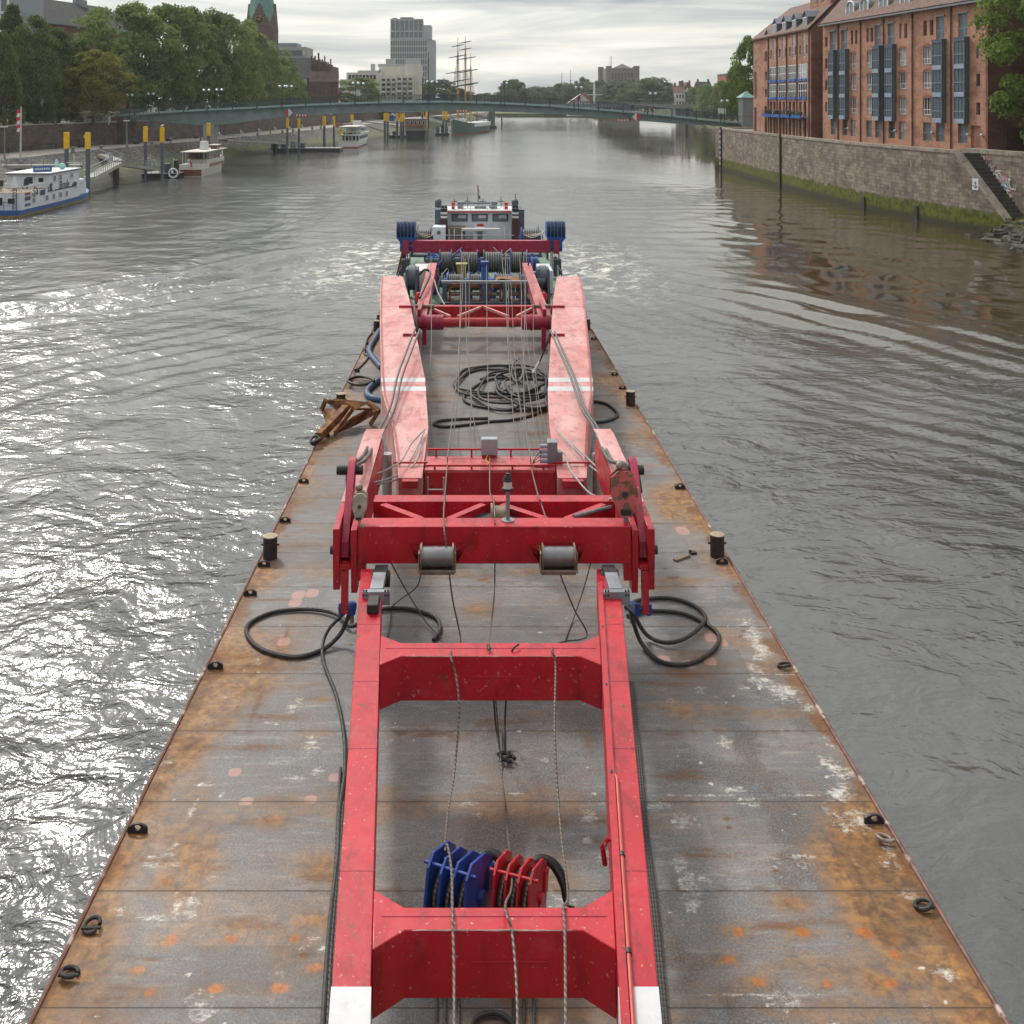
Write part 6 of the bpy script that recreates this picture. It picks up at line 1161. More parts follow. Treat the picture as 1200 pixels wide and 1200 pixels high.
# ------------------------------------------------------------------ the barge and its deck
BX = 5.72; BY0, BY1 = .8, 56.6
def vnoise(X, Y, seed, oct=4):
    rs = np.random.RandomState(seed); tab = rs.rand(256, 256); out = np.zeros_like(X); amp = 1.0; tot = 0
    for o in range(oct):
        f = 2 ** o; x = X * f + 17.3 * o + seed; y = Y * f + 9.1 * o; xi = np.floor(x).astype(int); yi = np.floor(y).astype(int); fx = x - xi; fy = y - yi; fx = fx * fx * (3 - 2 * fx); fy = fy * fy * (3 - 2 * fy)
        g = lambda a, b: tab[a % 256, b % 256]
        out += amp * (g(xi, yi) * (1 - fx) * (1 - fy) + g(xi + 1, yi) * fx * (1 - fy) + g(xi, yi + 1) * (1 - fx) * fy + g(xi + 1, yi + 1) * fx * fy); tot += amp; amp *= .55
    return out / tot
def sstep(x, a, b): t = np.clip((x - a) / (b - a), 0, 1); return t * t * (3 - 2 * t)
def mat_deck():
    m = NT('worn_steel_deck'); A = m.n('ShaderNodeAttribute', attribute_name='wear'); sp = m.n('ShaderNodeSeparateColor'); m.l(A.outputs['Color'], sp.inputs[0]); B = m.n('ShaderNodeAttribute', attribute_name='wear_shade'); sp2 = m.n('ShaderNodeSeparateColor'); m.l(B.outputs['Color'], sp2.inputs[0])
    sx = m.n('ShaderNodeSeparateXYZ'); m.l(m.pos, sx.inputs[0]); X, Y = sx.outputs[0], sx.outputs[1]
    n1 = m.noise(.8, 8, .65); n2 = m.noise(5, 8, .7, .3); n3 = m.noise(30, 4, .6); nst = m.noise(2.2, 7, .65, 0, sc3=(.55, 3.2, 1)); nlong = m.noise(2.0, 7, .7, .2, sc3=(4, .5, 1))
    c = m.mix(m.ramp(n1, .3, .7), (.058, .063, .07), (.15, .155, .162)); c = m.mix(m.math('MULTIPLY', m.ramp(nst, .5, .75), .6), c, (.30, .295, .275)); c = m.mix(m.math('MULTIPLY', m.ramp(nlong, .55, .72), .45), c, (.12, .105, .085))
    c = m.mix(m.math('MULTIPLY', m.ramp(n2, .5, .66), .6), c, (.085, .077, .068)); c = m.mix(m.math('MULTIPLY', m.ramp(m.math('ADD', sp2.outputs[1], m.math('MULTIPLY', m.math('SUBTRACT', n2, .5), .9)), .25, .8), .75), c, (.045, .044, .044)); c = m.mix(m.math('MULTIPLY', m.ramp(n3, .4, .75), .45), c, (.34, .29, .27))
    c = m.mix(sp2.outputs[2], c, m.mix(m.ramp(n2, .35, .65), (.085, .036, .010), (.28, .13, .028)))
    n4 = m.noise(11, 10, .82, .4); n5 = m.noise(3.0, 9, .8, .2, sc3=(.6, 2.2, 1)); nn = m.math('ADD', m.math('MULTIPLY', n4, .55), m.math('MULTIPLY', n5, .45))
    wn = m.n('ShaderNodeTexWhiteNoise', noise_dimensions='2D'); cb = m.n('ShaderNodeCombineXYZ'); m.l(m.math('FLOOR', m.math('DIVIDE', m.math('ADD', X, m.math('MULTIPLY', m.math('FLOOR', m.math('DIVIDE', m.math('SUBTRACT', Y, 13.07), 1.865)), 1.7)), 5.2)), cb.inputs[0]); m.l(m.math('FLOOR', m.math('DIVIDE', m.math('SUBTRACT', Y, 13.07), 1.865)), cb.inputs[1]); m.l(cb.outputs[0], wn.inputs[0])
    hv = m.n('ShaderNodeHueSaturation'); m.l(c, hv.inputs['Color']); m.l(m.ramp(wn.outputs[0], 0, 1, .78, 1.15), hv.inputs['Value']); c = hv.outputs[0]
    def layer(c, a, col, k=1.3, lo=.45, hi=.62, top=1.0):
        v = m.math('ADD', a, m.math('MULTIPLY', m.math('SUBTRACT', nn, .5), k)); v = m.math('MULTIPLY', m.ramp(v, lo, hi, 0, top), m.ramp(a, .02, .2)); return m.mix(v, c, col)
    c = layer(c, sp.outputs[2], m.mix(m.ramp(n3, .3, .7), (.42, .40, .35), (.66, .64, .6)), 2.3, .42, .72, .85)
    c = layer(c, sp.outputs[0], m.mix(m.ramp(n4, .35, .65), (.06, .026, .012), (.19, .075, .02)), 2.2, .36, .72, .92)
    c = layer(c, sp.outputs[1], m.mix(m.ramp(n4, .35, .65), (.22, .055, .006), (.40, .13, .012)), 1.9, .34, .7)
    c = layer(c, sp2.outputs[0], (.4, .22, .19), .9, .45, .7, .75)
    # plate seams and a fine scatter of scrapes
    ym = m.math('FRACT', m.math('DIVIDE', m.math('SUBTRACT', Y, 12.14), 1.865)); d = m.math('ABSOLUTE', m.math('SUBTRACT', ym, .5)); seam = m.ramp(d, .4925, .4975); halo = m.math('MULTIPLY', m.ramp(d, .44, .495), m.ramp(n2, .45, .62)); c = m.mix(m.math('MULTIPLY', halo, .6), c, (.09, .05, .025))
    c = m.mix(m.math('MULTIPLY', seam, .75), c, (.05, .035, .025))
    sc1 = m.noise(1.1, 9, .8, 1.6, sc3=(1, 6, 1)); c = m.mix(m.math('MULTIPLY', m.ramp(m.math('ABSOLUTE', m.math('SUBTRACT', sc1, .5)), .012, .002), m.ramp(n1, .45, .6)), c, (.16, .06, .02))
    h = m.math('ADD', m.math('MULTIPLY', n2, .012), m.math('ADD', m.math('MULTIPLY', seam, -.012), m.math('MULTIPLY', m.noise(.55, 3), .05)))
    r = m.ramp(n1, .3, .7, .45, .72); r = m.math('ADD', r, m.math('MULTIPLY', sp.outputs[0], .2))
    return m.out(c, r, 0, m.bump(h, .8), .5)
M_DECK = mat_deck(); M_HULL = mat('rusty_dark_hull', (.05, .03, .022), .75, var=.4, scale=.8, dirt=(.14, .06, .025), dlo=.5, dhi=.65)
def build_barge():
    t = thing('deck_barge', 'long flat steel deck barge with rust streaked grey plates', 'barge', (0, 28, 0), BARGE)
    xs = np.linspace(-BX, BX, 231); ys = np.unique(np.concatenate([np.arange(BY0, 27, .05), np.arange(27, 42, .1), np.arange(42, BY1, .25), [BY1]])); X, Y = np.meshgrid(xs, ys)
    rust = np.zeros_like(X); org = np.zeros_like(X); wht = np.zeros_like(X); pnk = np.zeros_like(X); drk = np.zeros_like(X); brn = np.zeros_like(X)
    def blob(L, u, v, wu, wv, a=1.0, p=2):
        x, y = bl(u, v); rx = wu / 1200 * y; ry = abs(bl(u, v - wv)[1] - bl(u, v + wv)[1]) / 2
        np.maximum(L, a * np.exp(-((np.abs(X - x) / rx) ** p + (np.abs(Y - y) / max(ry, .05)) ** p)), out=L)
    rs0 = np.random.RandomState(4)
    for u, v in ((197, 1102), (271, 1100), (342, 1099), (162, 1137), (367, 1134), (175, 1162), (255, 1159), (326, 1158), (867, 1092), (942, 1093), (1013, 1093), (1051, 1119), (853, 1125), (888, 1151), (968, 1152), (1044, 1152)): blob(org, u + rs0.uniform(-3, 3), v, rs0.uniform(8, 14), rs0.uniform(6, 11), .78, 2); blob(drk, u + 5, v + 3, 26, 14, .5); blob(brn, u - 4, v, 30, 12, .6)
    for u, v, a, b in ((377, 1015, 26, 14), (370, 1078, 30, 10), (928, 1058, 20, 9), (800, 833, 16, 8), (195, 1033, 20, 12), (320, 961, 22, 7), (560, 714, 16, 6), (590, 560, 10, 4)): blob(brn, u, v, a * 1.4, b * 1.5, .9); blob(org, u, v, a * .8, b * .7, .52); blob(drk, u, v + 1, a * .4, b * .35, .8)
    for u, v, a, b in ((313, 782, 60, 7), (325, 840, 60, 9), (300, 876, 62, 8), (318, 703, 50, 3), (797, 908, 44, 13), (828, 1000, 60, 13), (800, 790, 34, 12), (790, 860, 26, 5), (255, 1017, 20, 5), (280, 965, 24, 6), (300, 830, 8, 40), (690, 870, 10, 30), (620, 640, 40, 5), (905, 1085, 60, 10), (335, 745, 4, 20), (700, 985, 16, 8), (960, 1080, 60, 7), (300, 1085, 60, 5), (350, 640, 30, 4), (820, 720, 12, 5), (690, 905, 18, 5), (470, 860, 20, 6), (440, 900, 5, 30), (350, 600, 20, 4), (340, 590, 40, 5)): blob(rust, u, v, a, b, .62)
    for u, v, a, b in ((347, 913, 26, 10), (365, 872, 18, 22), (372, 905, 12, 12), (545, 942, 22, 9), (560, 955, 14, 6), (690, 955, 20, 18), (715, 1000, 12, 14), (770, 945, 40, 10), (820, 932, 120, 3.5), (930, 932, 140, 3), (800, 960, 30, 22), (860, 925, 30, 8), (880, 940, 26, 10), (850, 870, 18, 12), (1010, 960, 34, 30), (1000, 905, 30, 14), (985, 870, 40, 20), (960, 830, 40, 16), (1070, 1050, 30, 16), (1040, 1010, 24, 14), (690, 985, 14, 10), (600, 930, 60, 2.5), (900, 1165, 160, 2), (240, 920, 24, 5), (225, 950, 8, 26), (140, 1070, 24, 12), (910, 790, 90, 2), (950, 770, 40, 4), (190, 1075, 60, 8), (1110, 1140, 24, 20)): blob(wht, u, v, a, b, .56)
    rs = np.random.RandomState(5)
    for k in range(75): x, y = rs.uniform(-5.2, 5.2), rs.uniform(9.5, 22); r = rs.uniform(.025, .055); np.maximum(wht, .8 * np.exp(-(((X - x) / r) ** 2 + ((Y - y) / r) ** 2) ** 2), out=wht)
    for k in range(70): x, y = rs.uniform(-5.4, 5.4), rs.uniform(9.5, 40); r = rs.uniform(.03, .1); np.maximum(rust, .85 * np.exp(-(((X - x) / r) ** 2 + ((Y - y) / (r * .7)) ** 2)), out=rust)
    for u, v in ((275, 905), (289, 939), (364, 937), (392, 911), (333, 752), (833, 747), (832, 775), (845, 753), (350, 697), (346, 706), (778, 773), (800, 622), (288, 939), (366, 695)): blob(pnk, u, v, 9, 6, 1.0, 3)
    ed = BX - np.abs(X); n1 = vnoise(X * .6, Y * .35, 1, 5); n2 = vnoise(X * 2.2, Y * 1.5, 2, 4); near = sstep(-Y, -60, -8)
    brn[:] = np.maximum(brn, sstep(n1 * 1.8 - ed * .45, .3, .95)); rust = np.maximum(rust, sstep(n2 * 1.3 - ed * 1.1, .15, .75) * .8); rust = np.maximum(rust, sstep(vnoise(X * .8, Y * 2.6, 33, 5), .63, .78) * .55 * (1 - .6 * sstep(Y, 24, 34)))
    n3 = vnoise(X * 1.1, Y * .9, 21, 5); rim = np.exp(-((ed - .55 - .9 * (n1 - .4)) / .5) ** 2) * (X > 0) * sstep(Y, 9, 12) * (1 - sstep(Y, 20, 26)); wht = np.maximum(wht, rim * sstep(n3, .38, .66) * .62); wht = np.maximum(wht, sstep(vnoise(X * 1.6, Y * 1.3, 31, 5), .62, .76) * .5 * (1 - sstep(Y, 20, 26)))
    far = sstep(Y, 24, 34); rust = np.maximum(rust, far * sstep(vnoise(X * .5, Y * 2.4, 8, 5), .6, .72) * .6); brn = np.maximum(brn, far * sstep(vnoise(X * .35, Y * .8, 9, 4), .5, .7) * .6 * (np.abs(X) > 3.2))
    brn = np.maximum(brn, sstep(vnoise(X * .4, Y * .5, 12, 5), .46, .68) * .8 * (1 - sstep(Y, 11, 16)) + sstep(vnoise(X * .5, Y * 1.2, 41, 5), .56, .74) * .5)
    drk = np.maximum(drk, sstep(vnoise(X * .7, Y * .6, 14, 5), .5, .72) * .8 * sstep(X, -2.4, -1)); drk = np.maximum(drk, .55 * np.exp(-((X - .4) / 1.6) ** 2 - ((Y - 17.5) / 4.5) ** 2))  # last term puts the shade and wet under the frame into the deck colour
    n, m_ = X.shape; co = np.stack([X, Y - 28, np.zeros_like(X)], -1).reshape(-1, 3).astype(np.float32); idx = np.arange(n * m_).reshape(n, m_); q = np.stack([idx[:-1, :-1], idx[:-1, 1:], idx[1:, 1:], idx[1:, :-1]], -1).reshape(-1, 4).astype(np.int32)
    me = bpy.data.meshes.new('deck'); me.vertices.add(len(co)); me.vertices.foreach_set('co', co.ravel()); me.loops.add(q.size); me.loops.foreach_set('vertex_index', q.ravel()); me.polygons.add(len(q)); me.polygons.foreach_set('loop_start', np.arange(0, q.size, 4, dtype=np.int32)); me.update(calc_edges=True)
    for nm, ch in (('wear', (rust, org, wht)), ('wear_shade', (pnk, drk, brn))):
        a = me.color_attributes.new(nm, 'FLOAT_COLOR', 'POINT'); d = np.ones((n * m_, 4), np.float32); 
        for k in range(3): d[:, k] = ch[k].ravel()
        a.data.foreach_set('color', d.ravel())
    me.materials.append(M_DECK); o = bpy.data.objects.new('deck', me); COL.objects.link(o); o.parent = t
    h = MB(); h.box(-BX, BX, BY0, BY1, -3.4, -.012); h.build('hull', M_HULL, t)
    for s in (-1, 1): e = MB(); e.tube([(s * (BX - .02), BY0 + k * (BY1 - BY0) / 30, .0) for k in range(31)], .035, 8); e.build('edge_bar', M_EDGE, t)
M_EDGE = mat('worn_red_edge', (.13, .055, .04), .6, var=.3, scale=4, dirt=(.4, .3, .26), dlo=.55, dhi=.62)
build_barge()
BOOMH = 2.0
def P3(u, v, h): return Vector(bl3(u, v, h))
def B(mb, name, m, parent=None, **k): return mb.build(name, m, parent, frame=BARGE, **k)
def bth(name, label, cat, base, group=None): return thing(name, label, cat, base, BARGE, group)

# ------------------------------------------------------------------ red boom frame in the foreground
def build_boom():
    t = bth('crane_boom', 'bright red ladder shaped crane boom lying in the foreground, ends painted white', 'crane boom', (0, 14, 0)); top, bot = BOOMH, 1.27
    lo = lambda y: -1.92 - (y - 9.97) * .0780; li = lambda y: -1.515 - (y - 9.74) * .0759; ro = lambda y: 1.26 + (y - 9.74) * .1026; ri = lambda y: .87 + (y - 9.74) * .0993
    ye = 19.6; ys = 3.0
    for f, g, nm in ((lo, li, 'l'), (ri, ro, 'r')):
        m = MB(); m.prism([(f(ys), ys), (g(ys), ys), (g(ye), ye), (f(ye), ye)], bot, top); lg = B(m, 'boom_leg', M_RED, t, bev=.012)
        m = MB(); w = 10.02; m.prism([(f(8.6) - .004, 8.6), (g(8.6) + .004, 8.6), (g(w) + .004, w), (f(w) - .004, w)], bot - .003, top + .004); B(m, 'white_band', M_WHITEP, lg)
        for y in (11.6, 13.9, 15.6, 17.4): m = MB(); m.prism([(f(y) - .003, y - .006), (g(y) + .003, y - .006), (g(y) + .003, y + .006), (f(y) - .003, y + .006)], bot, top + .003); B(m, 'weld_seam', M_CRIM, lg)
    for y0, y1 in ((10.74, 11.06), (16.35, 16.78), (5.2, 5.5)):
        a = .34; b = .26; e = .003
        m = MB(); pl = [(li(y0 - b) + e, y0 - b), (li(y0) + a, y0), (ri(y0) - a, y0), (ri(y0 - b) - e, y0 - b), (ri(y1 + b) - e, y1 + b), (ri(y1) - a, y1), (li(y1) + a, y1), (li(y1 + b) + e, y1 + b)]
        m.prism(pl, bot + .02, top - .004); cb = B(m, 'boom_crossbeam', M_RED, t, bev=.012)
        m = MB(); yc = (y0 + y1) / 2 + .03; m.box(li(y1) + .1, ri(y1) - .1, yc - .006, yc + .006, top - .004, top + .001); B(m, 'weld_seam', M_CRIM, cb)
        m = MB(); yf = y0 - .006; m.tube([(-.62, yf, 1.62), (-.55, yf, 1.68), (.28, yf, 1.68), (.36, yf, 1.62)], .006, 5); B(m, 'weld_seam', M_RED, cb)
        m = MB(); r = random.Random(int(y0 * 10)); m.tube([(x, y0 + .002, top - .008 + r.uniform(-.003, .003)) for x in np.arange(li(y0) + .42, ri(y0) - .42, .06)], [r.uniform(.002, .009) for x in np.arange(li(y0) + .42, ri(y0) - .42, .06)], 5); B(m, 'worn_edge', M_CHIP, cb)
    m = MB(); m.tube([(ri(y) + .12, y, top + .035) for y in np.linspace(8, 13.2, 8)] + [(ri(y) + .05, y, top + .035) for y in np.linspace(13.4, 18.8, 8)], .024, 8); pp = B(m, 'pipe', M_PIPERED, t)
    m = MB(); [m.cyl((ri(y) + (.12 if y < 13.3 else .05), y - .03, top + .035), (ri(y) + (.12 if y < 13.3 else .05), y + .03, top + .035), .034, 8) for y in (9.1, 10.4, 11.8, 13.3, 15.4, 17.2)]; B(m, 'pipe_clamp', M_DARK, pp)
    m = MB(); m.prism([(ri(y) + .004, y) if k == 0 else (ri(y) + .09, y) for k, y in ((0, 8), (1, 8), (1, 18.9), (0, 18.9))], top + .001, top + .06); B(m, 'edge_strip', M_RED, t)
    m = MB(); y = 12.05; x = ri(y) - .01; m.tube([(x - .06, y, top - .25), (x - .09, y, top - .05), (x - .02, y, top + .06), (x + .03, y, top + .02)], .03, 8); B(m, 'lifting_hook', M_RED, t)
    for x0, x1 in ((-2.42, -2.12), (1.93, 2.2)):      # grey hinge brackets carrying the boom ends
        m = MB(); xc = (x0 + x1) / 2; m.box(xc - .12, xc + .12, 18.47, 19.15, top + .003, top + .13); m.box(x0 - .1, x1 + .1, 18.35, 18.467, top - .12, top + .12); br = B(m, 'hinge_bracket', M_GREYS, t, bev=.01)
        m = MB(); [m.cyl((x, 18.34, top + z), (x, 18.37, top + z), .018, 6) for x in (x0 - .07, x0 - .02, x1 + .02, x1 + .07) for z in (.06, .14)]; B(m, 'bracket_bolt', M_DARK, br)
        m = MB(); m.cyl((xc - .17, 19.4, top - .1), (xc + .17, 19.4, top - .1), .15, 12); m.box(xc - .12, xc + .12, 19.16, 19.55, top - .05, top + .1); B(m, 'hinge_pin', M_DARK, br)
    return t
M_CHIP = mat('bare_worn_steel', (.36, .3, .25), .6, .2, var=.3, scale=9); M_PIPERED = mat('orange_red_pipe', (.45, .05, .035), .45, var=.1)
build_boom()
x, y = bl(438, 712, 2.0); m = MB(); m.box(x - .1, x + .1, y - .25, y + .14, 2.003, 2.16); B(m, 'rubber_block', M_BLACK, None, base=(x, y, 2.0), bev=.02, label='black rubber block lying on the left boom leg below the bracket', cat='block')

# ------------------------------------------------------------------ transverse lifting frame
def build_frame():
    t = bth('lifting_frame', 'massive red transverse frame with two front rollers resting over the boom', 'crane frame', (0, 21, 0)); H = 2.67
    m = MB(); m.box(-2.76, 2.56, 19.94, 20.4, 1.95, H); fb = B(m, 'front_beam', M_RED, t, bev=.015)
    m = MB(); m.box(-2.6, 2.45, 21.3, 21.68, 2.0, H - .003); B(m, 'rear_beam', M_RED, t, bev=.012)
    for a, b in (((-2.4, 21.25), (-1.55, 20.45)), ((-.3, 21.25), (-1.0, 20.45)), ((.08, 21.25), (.95, 20.45)), ((2.2, 21.25), (1.35, 20.45))):
        m = MB(); m.bar((a[0], a[1], H - .18), (b[0], b[1], H - .18), .16, .3); B(m, 'diagonal_brace', M_RED, t, bev=.008)
    m = MB(); m.box(-2.4, 2.3, 20.402, 21.297, 2.02, 2.05); B(m, 'floor_plate', M_CRIM, t)
    m = MB(); m.tube([(2.35, 21.25, H - .1), (1.5, 20.5, H - .02)], .045, 8); B(m, 'strut_rod', M_DRUM, t)
    m = MB(); m.box(-.62, .58, 20.62, 21.1, 2.06, 2.5); B(m, 'sheave_housing', M_DARK, t); m = MB(); m.cyl((-.12, 20.72, 2.52), (.14, 20.72, 2.52), .26, 20); m.cyl((-.16, 20.72, 2.52), (-.12, 20.72, 2.52), .31, 20); m.cyl((.14, 20.72, 2.52), (.18, 20.72, 2.52), .31, 20); B(m, 'guide_sheave', M_ROLLB, t)
    for s, xo, xi in ((-1, -3.26, -2.79), (1, 3.03, 2.59)):
        lo_, hi_ = min(xo, xi), max(xo, xi)
        for xa, xb, nm in ((xo, xo - s * .13, 'cheek_plate'), (xi, xi + s * .12, 'cheek_plate')):
            a, b = min(xa, xb), max(xa, xb); outer = xa == xo
            prof = [(19.94, 2.62), (19.94, 1.95), (20.0, 1.42), (20.35, 1.42), (20.9, 1.6), (26.0, 1.6), (26.6, 2.2), (26.4, 2.66), (25.7, 2.75), (20.6, 2.68)] if outer else [(19.945, 2.6), (19.945, 1.95), (20.02, 1.35), (20.3, 1.35), (20.8, 1.7), (25.8, 1.7), (26.2, 2.3), (25.8, 2.6), (20.5, 2.64)]
            m = MB(); m.xprism(prof, a, b); B(m, nm, M_RED, t, bev=.01)
        m = MB(); m.prism([(lo_ + .14, 21.2), (hi_ - .13, 21.2), (hi_ - .13, 26.0), (lo_ + .14, 26.0)], 2.58, [2.66, 2.66, 2.73, 2.73]); B(m, 'side_beam_top', M_PINK2, t)
        m = MB(); m.xprism([(21.2, 2.70), (21.2, 2.685), (25.7, 2.76), (26.35, 2.68), (26.35, 2.70), (25.7, 2.775)], lo_, hi_); B(m, 'side_beam_cover', M_PINK, t)  # paler top sheet, the sheen of the beam tops put into its colour
        m = MB(); m.box(lo_ + .14, hi_ - .13, 19.97, 20.5, 1.82, 1.93); B(m, 'fork_web', M_RED, t)
        m = MB(); xc = (lo_ + hi_) / 2 + s * .02; m.xprism([(20.1, 2.0), (20.35, 2.0), (21.6, 3.42), (21.45, 3.55), (21.25, 3.5), (20.12, 2.3)], xc - .075, xc + .075); ar = B(m, 'link_arm', M_CRIM, t, bev=.01)
        m = MB(); m.cyl((xc - .32, 21.35, 3.3), (xc + .22, 21.35, 3.3), .1, 12); m.cyl((xc - .3, 20.25, 2.1), (xc + .3, 20.25, 2.1), .09, 12); B(m, 'pivot_pin', M_DARK, ar)
        m = MB(); m.xprism([(19.98, 1.8), (20.12, 1.8), (20.05, 1.0), (19.9, 1.0)], xc - .05, xc + .08); B(m, 'hanger_bar', M_RED, t)
        m = MB(); m.xprism([(20.0, 2.4), (20.3, 2.4), (20.4, 1.9), (20.0, 1.6)], hi_ + .003 if s < 0 else lo_ - .16, hi_ + .16 if s < 0 else lo_ - .003); B(m, 'knee_plate', M_RED, t)
    for k, xc in enumerate((-1.21, 1.12)):
        m = MB(); m.cyl((xc - .29, 19.68, 2.2), (xc + .29, 19.68, 2.2), .19, 24); ro = B(m, 'roller', M_ROLL, t); m = MB(); [m.cyl((xc + a, 19.68, 2.2), (xc + a + .03, 19.68, 2.2), .255, 24) for a in (-.32, .29)]; B(m, 'roller_flange', M_ROLLB, ro)
        m = MB(); [m.box(xc + a, xc + a + .025, 19.5, 19.935, 1.95, 2.32) for a in (-.36, .335)]; m.bar((xc - .36, 19.49, 2.0), (xc + .36, 19.49, 2.0), .03, .035); m.box(xc - .33, xc + .33, 19.55, 19.93, 1.9, 1.94); B(m, 'roller_guard', M_BRASS, ro)
        for sg in (-1, 1): m = MB(); m.add([(xc + sg * .37, 19.935, 2.34), (xc + sg * .56, 19.935, 2.34), (xc + sg * .37, 19.6, 2.34), (xc + sg * .37, 19.935, 2.1), (xc + sg * .5, 19.935, 2.2), (xc + sg * .37, 19.6, 2.1)], [(0, 1, 2), (2, 1, 0), (0, 2, 5, 3), (3, 5, 2, 0), (3, 4, 5), (5, 4, 3)]); B(m, 'roller_gusset', M_RED, t, smooth=False)
    return t
M_ROLL = mat('bare_steel_roller', (.2, .2, .21), .35, .7, var=.15, scale=4); M_ROLLB = mat('bronze_steel', (.2, .15, .1), .5, .5, var=.3, scale=5); M_BRASS = mat('rusty_pale_steel', (.25, .2, .16), .6, .3, var=.3, scale=5)
build_frame()
M_LENS = NT('signal_lens').out((.6, .55, .5), .15)
t = bth('signal_mast', 'short grey mast with a glass signal lamp on the front beam', 'signal lamp', (.17, 20.25, 2.67)); m = MB(); m.cyl((.17, 20.25, 2.67), (.17, 20.25, 3.28), .04, 10); m.cyl((.17, 20.25, 2.672), (.17, 20.25, 2.69), .13, 12); B(m, 'mast_tube', M_GREYS, t)
m = MB(); m.cyl((.17, 20.25, 3.28), (.17, 20.25, 3.31), .12, 12); B(m, 'lamp_base', M_DARK, t); m = MB(); m.cyl((.17, 20.25, 3.45), (.17, 20.25, 3.56), .1, 12, .06); m.cyl((.17, 20.25, 3.56), (.17, 20.25, 3.6), .045, 10); B(m, 'lamp_cap', M_DARK, t); m = MB(); m.cyl((.17, 20.25, 3.31), (.17, 20.25, 3.45), .085, 12); B(m, 'lamp_lens', M_LENS, t)

def pulley_block(c, lab, s=1.0, m_=None):
    x, y, z = c; t = bth('pulley_block', lab, 'pulley block', c); n = [(-.24, .34), (-.1, .46), (.1, .46), (.24, .34), (.27, .0), (.12, -.42), (-.12, -.42), (-.27, 0)]
    for dy in (-.12, .06): m = MB(); vs = [(x + a * s, y + dy + b * .5 * s, z + b * .85 * s) for a, b in n] + [(x + a * s, y + dy + .05 + b * .5 * s, z + b * .85 * s) for a, b in n]; k = len(n); m.add(vs, [tuple(range(k)), tuple(range(2 * k - 1, k - 1, -1))] + [(i, k + i, k + (i + 1) % k, (i + 1) % k) for i in range(k)]); B(m, 'cheek', m_, t)
    m = MB(); m.cyl((x, y - .06, z + .03), (x, y + .06, z - .01), .2 * s, 16); B(m, 'sheave', M_DARK, t); m = MB(); m.cyl((x, y - .16, z + .02), (x, y + .14, z - .02), .06 * s, 10); m.box(x - .1 * s, x + .1 * s, y - .32, y - .25, z - .32 * s, z - .22 * s); B(m, 'pin', M_DARK, t)
    m = MB(); m.tube([(x, y - .2, z - .38 * s), (x + .03, y - .25, z - .55 * s), (x + .1, y - .25, z - .62 * s)], .05 * s, 7); m.ball((x - .05, y + .26, z + .47 * s), (.08, .1, .08), 8, 6); B(m, 'shackle', M_BRASS, t)
xx, yy = bl(731, 578, 3.15); pulley_block((xx, yy, 3.15), 'rusty red steel pulley block hanging beside the right crimson arm', 1.0, M_RUSTRED)
xx, yy = bl(422, 592, 3.0); pulley_block((xx, yy, 3.0), 'dark narrow pulley block hanging beside the left crimson arm', .55, M_BRASS)

